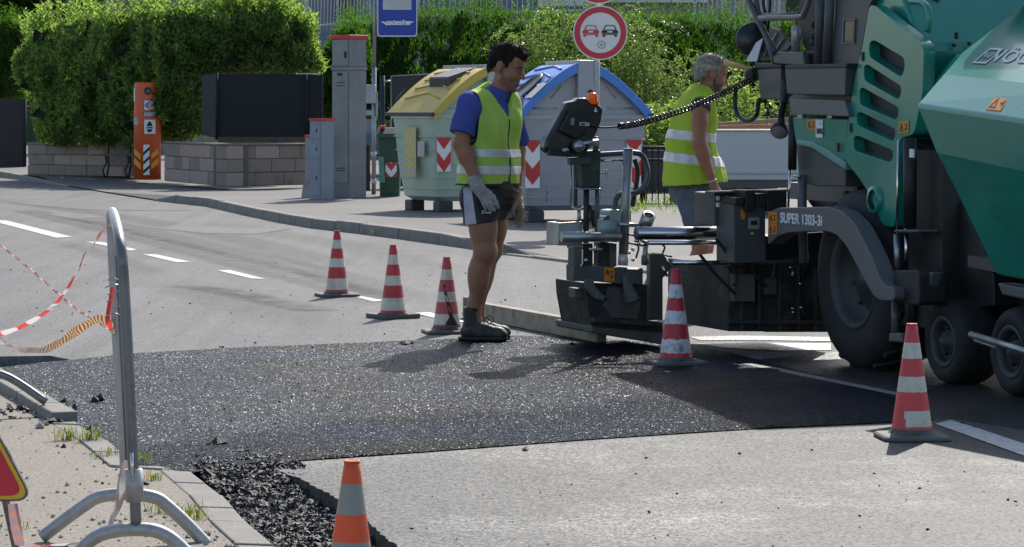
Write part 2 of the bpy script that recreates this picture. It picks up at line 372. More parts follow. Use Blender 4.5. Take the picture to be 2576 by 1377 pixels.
# far kerb and sidewalk
kerbA = [(-400, 372), (-200, 408), (0, 447), (90, 458), (165, 470)]
kerbB = [(382, 506), (440, 511), (520, 520), (620, 543), (700, 560), (780, 574), (900, 588), (1000, 601), (1100, 615), (1190, 628), (1252, 640)]
kerbC = [(1252, 641), (1330, 650), (1440, 664), (1600, 686), (1800, 715), (2200, 775), (2800, 866)]
def kerb_run(pl, h0, h1, name, h=.12, w=.15):
    P_ = [gr(x, y, 0) for x, y in pl]; m = MB(); tot = sum((P_[i + 1] - P_[i]).length for i in range(len(P_) - 1)); acc = 0
    for i in range(len(P_) - 1):
        a, b = P_[i], P_[i + 1]; l = (b - a).length; n = max(1, round(l / 1.0)); t = (b - a).normalized(); nrm = V((-t.y, t.x, 0))
        if nrm.y < 0: nrm = -nrm
        for k in range(n):
            p, q = a.lerp(b, k / n), a.lerp(b, (k + .985) / n)
            s0, s1 = (acc + l * k / n) / tot, (acc + l * (k + 1) / n) / tot
            def hh(s):
                v = h
                if s < h0: v = .02 + (h - .02) * s / h0
                if s > 1 - h1: v = .02 + (h - .02) * (1 - s) / h1
                return v
            z0, z1 = hh(s0), hh(s1); Z = V((0, 0, 1)); j = rnd.uniform(-.006, .006); sl = nrm * .025
            vs_ = [p - Z * .05, q - Z * .05, q + Z * (z1 + j) + sl, p + Z * (z0 + j) + sl, p + nrm * w - Z * .05, q + nrm * w - Z * .05, q + nrm * w + Z * (z1 + j), p + nrm * w + Z * (z0 + j)]
            m.add(vs_, [(0, 1, 2, 3), (3, 2, 6, 7), (7, 6, 5, 4), (0, 3, 7, 4), (1, 5, 6, 2), (0, 4, 5, 1)])
        acc += l
    return struct(m.build(name, M_kerb, bevel=.018))
kerb_run(kerbA, .01, .12, 'kerb'); kerb_run(kerbB, .06, .08, 'kerb'); kerb_run(kerbC, .3, .01, 'kerb', .03, .12)
def off(pl, d=.14): return [gr(x, y, 0) + V((.03, d, 0)) for x, y in pl]
Z = V((0, 0, 1))
kB = off(kerbB)
swk = [p + Z * (.105 if i > 0 else .02) for i, p in enumerate(kB)] + [gr(1254, 640) + V((0, .14, .02))] + [p + Z * .02 for p in off(kerbC)[1:]] + [V((40, 95, .105)), V((-14, 95, .105)), gr(-180, 420, 0) + Z * .105] + [gr(-100, 433, 0) + Z * .105] + [p + Z * (.105 if i < 4 else .02) for i, p in enumerate(off(kerbA))][2:]
swk = swk + [gr(260, 487) + V((0, .3, .02))]
bm = bmesh.new(); f = bm.faces.new([bm.verts.new(p) for p in swk]); bmesh.ops.triangulate(bm, faces=[f]); bmesh.ops.recalc_face_normals(bm, faces=bm.faces)
struct(bm_build(bm, 'sidewalk', M_walk))

# painted lines
def paint(name, polys, z=.004, m=None):
    mb = MB()
    for pl in polys: mb.add([gr(x, y, 0) + Z * z for x, y in pl], [list(range(len(pl)))])
    return struct(mb.build(name, m or M_paint, fix=False))
paint('lane_marking', [[(-40, 552), (18, 556), (182, 597), (140, 599)], [(214, 609), (258, 610), (345, 629), (330, 632)], [(358, 641), (392, 641), (480, 660), (444, 661)], [(545, 681), (580, 681), (668, 703), (632, 702)], [(885, 746), (912, 747), (966, 757), (940, 760)], [(1040, 789), (1080, 787), (1180, 812), (1140, 812)]])
paint('edge_marking', [[(2352, 1068), (2392, 1059), (2470, 1083), (2640, 1140), (2640, 1172)]])
paint('old_lane_line', [[(1290, 812), (1330, 808), (1480, 838), (1470, 846)]])
paint('shade_darkened_lane_line', [[(1866, 918), (1900, 917), (2300, 999), (2330, 1009), (2296, 1006)]], .006, mat('shade_dark_line_paint', (.17, .17, .17), .7, 0, .2, 12, dirt=1., dirtcol=(.09, .09, .09), ds=5))  # line paint darkened: the machine's shade is put into its colour
paint('dark_ground_sheet', [[(1905, 906), (2080, 888), (2300, 872), (2760, 880), (2760, 1112), (2400, 1053), (2266, 1052), (2292, 1016), (2200, 986), (2060, 946)]], .002, asphalt('dark_ground_sheet', (.018, .02, .021), (.035, .037, .038), .55, 1., .3, .4, .2, .4))  # darker, smoother sheet over the ground right of the fresh mat
paint('wet_strip', [[(1736, 849), (1860, 846), (2090, 850), (2090, 860), (1900, 857), (1760, 858)], [(1752, 866), (1860, 863), (2090, 866), (2090, 882), (1960, 884), (1820, 876)]], .004, asphalt('wet_asphalt', (.05, .05, .05), (.10, .10, .10), .42, 1., .3, .4, .5, .35))
paint('repair_patch', [[(20, 511), (150, 508), (330, 523), (490, 531), (330, 531), (210, 528)], [(390, 576), (470, 561), (560, 573), (735, 576), (640, 590), (520, 588)], [(120, 541), (215, 538), (270, 549), (190, 552)]], .004, M_patch)
# tyre marks: ribbons that fade out at their edges
def marks():
    m = bpy.data.materials.new('tyre_rubber_marks'); m.use_nodes = True; nt = m.node_tree; N = nt.nodes; L = nt.links; b = N['Principled BSDF']; b.inputs['Base Color'].default_value = (.025, .025, .027, 1); b.inputs['Roughness'].default_value = .7
    at_ = N.new('ShaderNodeAttribute'); at_.attribute_name = 'a'; tr = N.new('ShaderNodeBsdfTransparent'); mx = N.new('ShaderNodeMixShader')
    tc = N.new('ShaderNodeTexCoord'); n = N.new('ShaderNodeTexNoise'); n.inputs['Scale'].default_value = 4; n.inputs['Detail'].default_value = 8; L.new(tc.outputs['Object'], n.inputs['Vector'])
    mu = N.new('ShaderNodeMath'); mu.operation = 'MULTIPLY'; L.new(at_.outputs['Fac'], mu.inputs[0]); L.new(n.outputs['Fac'], mu.inputs[1])
    L.new(mu.outputs[0], mx.inputs[0]); L.new(tr.outputs[0], mx.inputs[1]); L.new(b.outputs[0], mx.inputs[2]); L.new(mx.outputs[0], N['Material Output'].inputs['Surface'])
    vs_, fs_, al = [], [], []
    for pl, wd, st in [([(60, 528), (112, 541), (375, 603), (580, 657), (818, 715), (1000, 770)], .28, .75), ([(200, 548), (307, 569), (511, 616), (818, 688), (1100, 770)], .3, .7), ([(440, 717), (580, 737), (750, 773), (820, 785)], .22, .8),
                       ([(-20, 500), (200, 531), (420, 565), (640, 612), (900, 680)], .35, .5), ([(100, 598), (260, 640), (420, 700)], .2, .3), ([(520, 560), (700, 590), (900, 622), (1140, 690)], .4, .35), ([(330, 690), (600, 760), (800, 830)], .4, .25)]:
        c = spline([gr(x, y, 0) + Z * .003 for x, y in pl], 10)
        for i, p in enumerate(c):
            t = (c[min(i + 1, len(c) - 1)] - c[max(0, i - 1)]).normalized(); nr = V((-t.y, t.x, 0)); e = min(1, i / 6, (len(c) - 1 - i) / 6)
            for j in range(5):
                s = (j - 2) / 2; vs_.append(p + nr * s * wd); al.append(max(0, 1 - s * s) * st * e * 1.6)
            if i:
                o = len(vs_) - 10
                for j in range(4): fs_.append((o + j, o + j + 1, o + j + 6, o + j + 5))
    me = bpy.data.meshes.new('tyre_marks'); me.from_pydata(vs_, [], fs_); a = me.attributes.new('a', 'FLOAT', 'POINT'); a.data.foreach_set('value', al); me.materials.append(m)
    return link('tyre_marks', me)
struct(marks())
# milled bed with loose chunks of stone
def chunks():
    tri = [(350, 1195), (480, 1192), (560, 1180), (660, 1167), (770, 1214), (858, 1262), (930, 1322), (1002, 1382), (1080, 1440), (1080, 1560), (830, 1560), (690, 1395), (620, 1335), (560, 1266), (480, 1204)]
    P2 = [gr(x, y, -.06) for x, y in tri]
    from mathutils.geometry import intersect_point_tri_2d
    def inside(p):
        c = False
        for i in range(len(P2)):
            a, b = P2[i], P2[i - 1]
            if (a.y > p[1]) != (b.y > p[1]) and p[0] < (b.x - a.x) * (p[1] - a.y) / (b.y - a.y) + a.x: c = not c
        return c
    xs = [p.x for p in P2]; ys = [p.y for p in P2]; vs_, fs_ = [], []
    base = [V(v) for v in ((1, 0, 0), (-1, 0, 0), (0, 1, 0), (0, -1, 0), (0, 0, 1), (0, 0, -1))]; bf = [(0, 2, 4), (2, 1, 4), (1, 3, 4), (3, 0, 4), (2, 0, 5), (1, 2, 5), (3, 1, 5), (0, 3, 5)]
    n = 0
    while n < 12500:
        x, y = rnd.uniform(min(xs), max(xs)), rnd.uniform(min(ys), max(ys))
        if not inside((x, y)): continue
        n += 1; r = rnd.choice((.006, .008, .010, .013, .016)) * rnd.uniform(.7, 1.2)
        ry = 272 + 1.45 * 7500 / y; hgt = -.052 + .02 * noise.noise(V((x * 7, y * 7, 0))) + .05 * max(0, min(1, 1 - (ry - 1176) / 55)) ** 1.3; o = len(vs_); R = Matrix.Rotation(rnd.uniform(0, 6.3), 3, V((rnd.uniform(-1, 1), rnd.uniform(-1, 1), rnd.uniform(-1, 1))).normalized())
        for v in base: vs_.append(V((x, y, hgt)) + R @ (v * r * rnd.uniform(.6, 1.25)))
        fs_ += [(a + o, b + o, c + o) for a, b, c in bf]
    return np_mesh('crushed_asphalt', np.array([tuple(v) for v in vs_]), np.array(fs_), [mat('asphalt_chunk', (.017, .017, .018), .5, 0, .5, 30, .6, 200, .3)])
tag(chunks(), kind='stuff', label='loose black asphalt chunks in the milled strip beside the slab', cat='gravel')
def pebbles():
    vs_, fs_ = [], []; base = [V(v) for v in ((1, 0, 0), (-1, 0, 0), (0, 1, 0), (0, -1, 0), (0, 0, 1), (0, 0, -1))]; bf = [(0, 2, 4), (2, 1, 4), (1, 3, 4), (3, 0, 4), (2, 0, 5), (1, 2, 5), (3, 1, 5), (0, 3, 5)]; mi = []
    def one(p, r, k):
        o = len(vs_); R = Matrix.Rotation(rnd.uniform(0, 6.3), 3, V((rnd.uniform(-.3, .3), rnd.uniform(-.3, .3), 1)).normalized())
        for v in base: vs_.append(p + V((0, 0, r * .35)) + R @ (V((v.x, v.y, v.z * .7)) * r * rnd.uniform(.7, 1.3)))
        fs_.extend([(a + o, b + o, c + o) for a, b, c in bf]); mi.extend([k] * 8)
    for _ in range(150):
        x, y = rnd.uniform(0, 1500), rnd.uniform(660, 880); one(gr(x, y), rnd.choice((.004, .005, .007, .012)) * rnd.uniform(.6, 1.1), 0)
    for _ in range(60):
        x, y = rnd.uniform(1000, 2576), rnd.uniform(1120, 1377); one(gr(x, y), rnd.choice((.003, .004, .005, .008)), 0)
    for _ in range(260):
        x = rnd.uniform(0, 600); y = rnd.uniform(1060 + max(0, x - 110) * .62, 1400); one(gr(x, y, .016), rnd.choice((.003, .004, .006, .010)), rnd.choice((0, 1, 1)))
    for _ in range(60):
        x = rnd.uniform(0, 190); y = 1040 + rnd.gauss(0, 14); one(gr(x, y, .016), rnd.choice((.008, .014, .026)), rnd.choice((0, 1)))
    for _ in range(200):
        x = rnd.uniform(300, 1900); y = 890 + rnd.uniform(0, 200); one(gr(x, y, .006), rnd.choice((.004, .005, .007)), 0)
    for x, y, r in [(252, 1009, .035), (238, 1012, .025), (548, 1123, .04), (530, 1126, .025), (2420, 1066, .014), (2345, 1058, .012), (2450, 1076, .012), (1322, 1134, .02), (1440, 868, .02), (1020, 868, .03), (230, 1088, .03), (160, 1136, .03), (360, 1230, .03)]: one(gr(x, y), r, 0)
    return np_mesh('loose_stones', np.array([tuple(v) for v in vs_]), np.array(fs_), [mat('asphalt_chunk', (.03, .03, .03)), mat('pale_stone', (.30, .27, .23), .9)], np.array(mi))
tag(pebbles(), kind='stuff', label='scattered crumbs of asphalt and grit on road and sidewalk', cat='gravel')
# ================================================================ foliage
rng = np.random.default_rng(11)
def leafmat(name, c, tr, rough=.38, spec=.5):
    return mat(name, c, rough, 0, .25, 14, 0, trans=(tr, .58), spec=spec)
LA = [leafmat('laurel_leaf_a', (.105, .16, .062), (2.6, 2.7, 1.1), .24, .7), leafmat('laurel_leaf_b', (.15, .205, .07), (2.5, 2.6, 1.), .24, .7), leafmat('laurel_leaf_c', (.065, .11, .05), (2.3, 2.6, 1.1), .22, .7)]
TH = [leafmat('cypress_spray_a', (.040, .09, .022), (2.1, 2.5, .8), .6, .25), leafmat('cypress_spray_b', (.065, .12, .024), (2.2, 2.5, .7), .6, .25), leafmat('cypress_spray_c', (.022, .045, .015), (2., 2.4, 1.), .6, .25)]
SH = [leafmat('shrub_leaf_a', (.15, .19, .08), (2., 2.3, 1.), .3, .7), leafmat('shrub_leaf_b', (.09, .14, .045), (2., 2.3, 1.), .3, .7)]
GR = [leafmat('grass_blade_a', (.07, .11, .03), (2., 2.3, .8), .5), leafmat('grass_blade_b', (.22, .19, .07), (1.6, 1.5, .8), .6)]
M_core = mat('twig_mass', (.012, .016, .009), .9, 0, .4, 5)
M_bark = mat('bark', (.10, .075, .05), .85, 0, .3, 20, .5, 40)
def unit(a): return a / np.maximum(np.linalg.norm(a, axis=1, keepdims=True), 1e-9)
def leaves(P, D, Nn, Ls, Ws, fold=.18):
    D = unit(D); S = unit(np.cross(D, Nn)); Nn = np.cross(S, D); L = Ls[:, None]; W = Ws[:, None]
    v = np.stack([P, P + D * L * .42 + S * W * .5 + Nn * W * fold, P + D * L - Nn * L * .08, P + D * L * .42 - S * W * .5 + Nn * W * fold], 1).reshape(-1, 3)
    n = len(P); i = np.arange(n)[:, None] * 4
    return v, np.concatenate([i + np.array([[0, 1, 2]]), i + np.array([[0, 2, 3]])], 1).reshape(-1, 3)
def in_poly(x, y, poly):
    c = np.zeros(len(x), bool)
    for i in range(len(poly)):
        (ax, ay), (bx, by) = poly[i], poly[i - 1]
        with np.errstate(divide='ignore', invalid='ignore'):
            c ^= ((ay > y) != (by > y)) & (x < (bx - ax) * (y - ay) / (by - ay + 1e-12) + ax)
    return c
def edge_dist(x, y, poly):
    d = np.full(len(x), 1e9)
    for i in range(len(poly)):
        a = np.array(poly[i]); b = np.array(poly[i - 1]); ab = b - a; t = np.clip(((x - a[0]) * ab[0] + (y - a[1]) * ab[1]) / (ab @ ab + 1e-9), 0, 1)
        d = np.minimum(d, np.hypot(x - a[0] - ab[0] * t, y - a[1] - ab[1] * t))
    return d
def n3(P, s, o=0): return np.array([noise.noise(V((p[0] * s + o, p[1] * s, p[2] * s))) for p in P])
def foliage(name, outline, dfun, thick, n, Lr, Wr, mats, label, cat, group=None, up=.5, outw=.7, rand=.8, lump=.28, ls=1.5, R=.7, back=.3, shoots=0, core=True, top_y=None, part='foliage', pen=.14):
    """outline in photo pixels; dfun(x) = distance of the front face"""
    d0 = dfun(sum(p[0] for p in outline) / len(outline)); s = d0 / FX
    xs = [p[0] for p in outline]; ys = [p[1] for p in outline]; X = []; Y = []; c = 0
    while c < n:
        x = rng.uniform(min(xs), max(xs), n); y = rng.uniform(min(ys), max(ys), n); k = in_poly(x, y, outline); X.append(x[k]); Y.append(y[k]); c += k.sum()
    X = np.concatenate(X)[:n]; Y = np.concatenate(Y)[:n]; E = edge_dist(X, Y, outline) * s
    q = 1 - np.clip(E / R, 0, 1); bul = thick * .5 * (1 - np.sqrt(np.clip(1 - q * q, 0, 1)))
    D0 = np.array([dfun(a) for a in X]); isb = rng.random(n) < back
    Pw = np.stack([(X - CX) * D0 / FX, D0, H - (Y - HY) * D0 / FX], 1)
    nz = n3(Pw, ls) * lump + n3(Pw, ls * 2.7, 9) * lump * .5
    inn = bul + nz + rng.exponential(pen, n) - .05
    Pw[:, 1] += np.where(isb, thick - inn, inn)
    out = np.zeros((n, 3)); out[:, 1] = np.where(isb, 1, -1) * np.sqrt(np.clip(1 - q * q, 0.02, 1)); out[:, 2] = q * .9
    D = out * outw + np.array([0, 0, up]) + rng.normal(0, rand, (n, 3)) * .7
    Nn = out + np.array([0, 0, .7]) + rng.normal(0, .6, (n, 3))
    Ls = rng.uniform(*Lr, n); Ws = rng.uniform(*Wr, n)
    PP, DD, NN, LL, WW = [Pw], [D], [Nn], [Ls], [Ws]
    if shoots:
        ty = [p for p in outline if p[1] < (top_y or min(ys) + 60)]
        ty.sort()
        for _ in range(shoots):
            k = rnd.randrange(len(ty) - 1); t = rnd.random(); x = ty[k][0] * (1 - t) + ty[k + 1][0] * t; y = ty[k][1] * (1 - t) + ty[k + 1][1] * t
            d = dfun(x) + thick * rnd.uniform(.15, .8); b = at(x, y + rnd.uniform(0, 14), d); h = rnd.uniform(.12, .5); lean = V((rnd.uniform(-.3, .3), rnd.uniform(-.3, .3), 1)).normalized(); m = int(h / .028)
            pp = np.array([tuple(b + lean * (h * (j + 1) / m)) for j in range(m)]); ang = np.arange(m) * 2.4 + rnd.random() * 6
            dd = np.stack([np.cos(ang), np.sin(ang), np.full(m, .9)], 1); PP.append(pp); DD.append(dd); NN.append(np.stack([-np.cos(ang) * .5, -np.sin(ang) * .5, np.ones(m)], 1)); LL.append(rng.uniform(*Lr, m)); WW.append(rng.uniform(*Wr, m))
    v, f = leaves(np.concatenate(PP), np.concatenate(DD), np.concatenate(NN), np.concatenate(LL), np.concatenate(WW))
    nl = len(f) // 2; mi = np.repeat(rng.choice(len(mats), nl, p=[.5, .3, .2][:len(mats)] if len(mats) == 3 else None), 2)
    base = at(sum(xs) / len(xs), max(ys), d0)
    root = thing(name, label, cat, base, group)
    np_mesh(part, v, f, mats, mi, root)
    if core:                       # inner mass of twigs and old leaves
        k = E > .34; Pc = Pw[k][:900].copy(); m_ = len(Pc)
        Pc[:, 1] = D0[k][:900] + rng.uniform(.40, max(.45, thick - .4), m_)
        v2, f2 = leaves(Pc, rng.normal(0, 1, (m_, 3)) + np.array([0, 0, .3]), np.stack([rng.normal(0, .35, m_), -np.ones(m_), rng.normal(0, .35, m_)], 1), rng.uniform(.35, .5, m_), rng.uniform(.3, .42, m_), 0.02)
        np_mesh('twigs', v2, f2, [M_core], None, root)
    return root
lerp = lambda a, b, t: a + (b - a) * max(0, min(1, t))
dl = lambda x: lerp(59.6, 56.0, (x - 60) / 340)
foliage('laurel_hedge', [(22, 150), (60, 85), (150, 52), (300, 40), (450, 26), (560, 14), (680, 14), (745, 50), (790, 110), (812, 175), (795, 192), (700, 190), (560, 190), (520, 200), (512, 345), (440, 362), (330, 372), (80, 372), (58, 260), (18, 190)], dl, 2.0, 36000, (.09, .17), (.045, .075), LA,
        'large glossy laurel hedge growing over the low block wall behind the orange column', 'hedge', up=.4, outw=.75, rand=.9, lump=.42, ls=1.3, shoots=320, top_y=150, back=.16, R=.95)
dt = lambda x: 62.0
foliage('cypress_hedge', [(800, 215), (806, 120), (850, 62), (900, 46), (1000, 30), (1100, 24), (1200, 20), (1290, 28), (1400, 34), (1520, 40), (1620, 36), (1700, 38), (1800, 36), (1880, 40), (2060, 44), (2300, 50), (2320, 330), (1560, 340), (1280, 330), (1000, 330), (830, 330)], dt, 1.8, 70000, (.06, .13), (.014, .026), TH,
        'dense clipped cypress hedge behind the recycling containers', 'hedge', up=1.3, outw=.6, rand=.5, lump=.2, ls=1.1, shoots=260, top_y=70, pen=.1)
foliage('cypress_shrub', [(800, 330), (795, 230), (806, 150), (835, 80), (880, 66), (925, 80), (938, 150), (930, 250), (925, 330)], lambda x: 60.2, 1.0, 9000, (.05, .10), (.014, .026), TH,
        'feathery cypress bush beside the tall grey cabinet', 'bush', up=.8, outw=.8, rand=.7, lump=.3, shoots=40, top_y=150, core=True, R=.4)
foliage('conifer', [(-60, 40), (20, 45), (52, 60), (66, 120), (60, 250), (40, 255), (-60, 255)], lambda x: 74.0, 1.5, 9000, (.07, .14), (.016, .03), [TH[1], TH[0], TH[2]], 'yellowish green conifer hedge at the left frame edge', 'hedge', up=1.2, lump=.2, shoots=30, top_y=80)
foliage('garden_tree', [(-80, -80), (60, -90), (180, -70), (236, -20), (238, 35), (180, 60), (100, 66), (30, 52), (-80, 60)], lambda x: 84.0, 3.0, 14000, (.07, .13), (.03, .05), [TH[2], TH[0], TH[2]], 'dark leafy tree crown behind the left end of the laurel hedge', 'tree', up=.1, lump=.5, part='crown')
# loose pale shrub with arching sprays
def shrub(name, label, spots, d0, n_br, mats, Lr, Wr, spread, seed, group=None):
    r = random.Random(seed); P, D, Nn = [], [], []; tw = MB()
    for k in range(n_br):
        x, y = r.choice(spots); tip = at(x + r.gauss(0, 26), y + r.gauss(0, 22), d0 + r.uniform(-.6, .9)); l = r.uniform(.35, .8)
        dirv = V((r.gauss(.15, .7), r.gauss(-.25, .5), r.uniform(.1, .9))).normalized(); st = tip - dirv * l
        path = []
        for i in range(8):
            t = i / 7; p = st.lerp(tip, t) + V((0, 0, .16 * math.sin(t * 2.6))) ; path.append(p)
        tw.tube(path[::2] + [path[-1]], .004, 4)
        for i in range(8):
            for sgn in (-1, 1):
                for _ in range(2):
                    P.append(tuple(path[i] + V((r.gauss(0, .02), r.gauss(0, .02), r.gauss(0, .02))))); sd = dirv.cross(V((0, 0, 1))) * sgn; D.append(tuple(dirv * .7 + sd * .9 + V((r.gauss(0, .3), r.gauss(0, .3), r.gauss(.1, .3))))); Nn.append((r.gauss(0, .4), r.gauss(-.3, .4), 1))
    P, D, Nn = np.array(P), np.array(D), np.array(Nn); n = len(P)
    v, f = leaves(P, D, Nn, rng.uniform(*Lr, n), rng.uniform(*Wr, n)); root = thing(name, label, 'bush', at(sum(s[0] for s in spots) / len(spots), 420, d0), group)
    np_mesh('foliage', v, f, mats, np.repeat(rng.integers(0, len(mats), n), 2), root); tw.build('twigs', M_bark, root)
spots = [(1300, 110), (1330, 130), (1380, 120), (1400, 70), (1440, 110), (1450, 160), (1380, 170), (1340, 160), (1500, 190), (1560, 160), (1560, 200), (1600, 190), (1590, 230), (1600, 130), (1620, 160), (1640, 210), (1610, 260), (1630, 100), (1650, 260), (1660, 190), (1700, 240), (1690, 180), (1730, 190), (1400, 60), (1350, 90), (1580, 90), (1640, 120), (1480, 60), (1600, 60), (1430, 210), (1550, 250), (1600, 290), (1640, 290), (1540, 130), (1540, 100), (1500, 60), (1600, 220), (1680, 280)]
shrub('flowering_shrub', 'loose pale leaved shrub with arching sprays behind the blue lidded container', spots, 57.5, 520, SH, (.05, .09), (.022, .036), .4, 3)
shrub('broadleaf_bush', 'fresh green broad leaved bush above the dark railing beside the blue lidded container', [(1620, 310), (1650, 300), (1640, 340), (1670, 330), (1620, 350), (1690, 340), (1600, 330), (1660, 355), (1720, 330), (1740, 300), (1850, 250), (1870, 280), (1830, 270), (1900, 230), (1880, 300)], 50.0, 200, [LA[0], LA[1]], (.06, .12), (.035, .06), .4, 5)
def tuft(p, n, h, label, seed, dry=.25, spread=.09):
    r = random.Random(seed); vs_, fs_, mi = [], [], []
    for _ in range(int(n * .6)):
        b = p + V((r.gauss(0, spread), r.gauss(0, spread * .7), 0)); a = r.uniform(0, 6.3); ln = h * r.uniform(.5, 1.1); o = V((math.cos(a), math.sin(a), 0)); sd = V((-o.y, o.x, 0)) * r.uniform(.0012, .0026); tl = r.uniform(.25, .9)
        m_ = b + o * ln * tl * .4 + Z * ln * .6; t_ = b + o * ln * tl + Z * ln * (1 - tl * .35); k = len(vs_)
        vs_ += [b - sd, b + sd, m_ + sd, m_ - sd, t_]; fs_ += [(k, k + 1, k + 2), (k, k + 2, k + 3), (k + 3, k + 2, k + 4)]; mi += [1 if r.random() < dry else 0] * 3
    o = np_mesh('grass_tuft', np.array([tuple(v) for v in vs_]), np.array(fs_), GR, np.array(mi), base=p); tag(o, label, 'weed', 'weeds in the kerb joints')
for i, (x, y, n, h, z, lb) in enumerate([(678, 548, 45, .10, 0, 'small green weed tuft at the foot of the far kerb, left one'), (918, 590, 25, .09, 0, 'sparse low weed at the far kerb left of the bushy one'), (968, 594, 50, .13, 0, 'bushy green weed at the far kerb behind the row of cones'), (1280, 642, 40, .07, 0, 'flat weed patch at the kerb end behind the first worker'),
     (165, 1108, 90, .085, .016, 'dry yellowish grass tuft on the near sidewalk beside the kerb'), (232, 1112, 110, .085, .016, 'green grass tuft rooted at the kerb left of the barrier post'), (262, 1152, 60, .06, .016, 'thin grass in the kerb joint left of the barrier post'), (345, 1160, 50, .06, .016, 'grass touching the lower barrier post from behind'), (375, 1208, 60, .05, .016, 'grass in the kerb gap right of the barrier post'), (410, 1290, 60, .06, .016, 'grass tuft under the far arched barrier foot'), (482, 1305, 80, .075, .016, 'fresh green grass tuft beside the right toe of the barrier foot'), (40, 1330, 25, .05, .016, 'thin grass in front of the triangular sign')]):
    tuft(gr(x, y, z), n, h, lb, 100 + i, .6 if i == 4 else .3, .07 if i < 4 else .028)
def verge(pix, n, name, lb):
    P = [];
    for _ in range(n):
        x = rnd.uniform(pix[0], pix[2]); y = rnd.uniform(pix[1], pix[3]); P.append(gr(x, y, .1))
    P = np.array([tuple(p) for p in P]); m = len(P)
    v, f = leaves(P, np.stack([rng.normal(0, .5, m), rng.normal(0, .5, m), np.ones(m)], 1), rng.normal(0, 1, (m, 3)), rng.uniform(.10, .24, m), rng.uniform(.008, .02, m)); tag(np_mesh(name, v, f, [GR[0], LA[1]], np.repeat(rng.integers(0, 2, m), 2)), lb, 'grass', kind='stuff')
verge((1570, 505, 1960, 540), 380, 'tall_grass', 'tall green grass and weeds behind the dark railing')

# ================================================================ houses and railings behind
M_ochre = mat('ochre_plaster', (.36, .31, .22), .9, 0, .08, 1.2, .2, 60, dirt=.3, dirtcol=(.2, .17, .12)); M_ochre2 = mat('dark_ochre_plaster', (.24, .18, .09), .9, 0, .08, 1.2)
M_greyw = mat('grey_render', (.26, .25, .24), .9, 0, .1, 1.2, .3, 50); M_bluew = mat('bluish_concrete', (.16, .18, .23), .8, 0, .12, .8); M_white = mat('white_trim', (.62, .62, .60), .6, 0, .05, 5)
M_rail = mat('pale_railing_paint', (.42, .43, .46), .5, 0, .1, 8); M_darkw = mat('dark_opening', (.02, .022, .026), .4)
b = thing('house', 'ochre plastered house behind the laurel hedge', 'building', at(500, 272, 92))
MB().box(at(420, 100, 94), (6.8, 3, 9.5)).build('wall', M_ochre, b)
MB().box(at(352, 100, 92.35), (.85, .2, 9.5)).build('pilaster', M_ochre2, b)
MB().box(at(615, 20, 92.3), (.9, .12, 2.0)).build('window', M_darkw, b)
b = thing('terrace_house', 'grey rendered house behind the cypress hedge above the no overtaking sign', 'building', at(1700, 272, 86))
MB().box(at(1690, 60, 88.5), (6.4, 4, 8.)).build('wall', M_greyw, b)
MB().box(at(1640, 2, 86.35), (3.2, .3, .12)).build('window_sill', M_white, b)
MB().box(at(1640, -40, 86.45), (2.9, .1, .9)).build('window', M_darkw, b)
b = thing('terrace', 'bluish concrete terrace behind the pale bar railing', 'building', at(1100, 272, 84))
MB().box(at(1090, 80, 86.2), (9.2, 3., 7.0)).build('wall', M_bluew, b)
MB().box(at(1420, -6, 84.55), (1.5, .3, .5)).build('ledge', M_white, b)
for kx in (865, 1010, 1215): MB().box(at(kx, -30, 84.6), (.5, .12, 1.6)).build('window', M_darkw, b)
def railing(name, lb, x0, x1, yb0, yb1, d, dx, tilt=0., yt=-60):
    r = thing(name, lb, 'railing', at((x0 + x1) / 2, yb0, d)); n = int((x1 - x0) / dx); m = MB()
    for i in range(n + 1):
        t = i / n; x = x0 + (x1 - x0) * t; yb = yb0 + (yb1 - yb0) * t
        m.tube([at(x, yb, d), at(x + tilt, yt, d)], .014, 5)
    m.build('bars', M_rail, r); tag(r.children[0], kind='stuff')
    for k, yy in enumerate((18, 150)):
        MB().tube([at(x0 - 10, yb0 - yy, d - .03), at(x1 + 10, yb1 - yy, d - .03)], .03, 6).build('rail', M_rail, r)
    for t in (0, .33, .66, 1):
        x = x0 + (x1 - x0) * t; MB().tube([at(x, 272 if t in (0, 1) else yb0 + 40, d + .03), at(x, yt, d + .03)], .035, 6).build('post', M_rail, r)
railing('bar_railing', 'pale bar railing of the terrace above the cypress hedge, left of the bus stop sign', 690, 930, 98, 66, 76, 8.2, 4)
railing('bar_railing', 'pale bar railing of the terrace to the right of the bus stop sign', 1052, 1470, 60, 44, 76, 13, 3)
railing('bar_railing', 'pale bar railing at the upper right beside the round paver mirror', 1748, 1960, 66, 86, 72, 11, 0)
MB().box((0, 130, 4), (90, 2, 16)).build('hills', mat('distant_slope', (.05, .07, .035), .95, 0, .4, .3))['kind'] = 'structure'

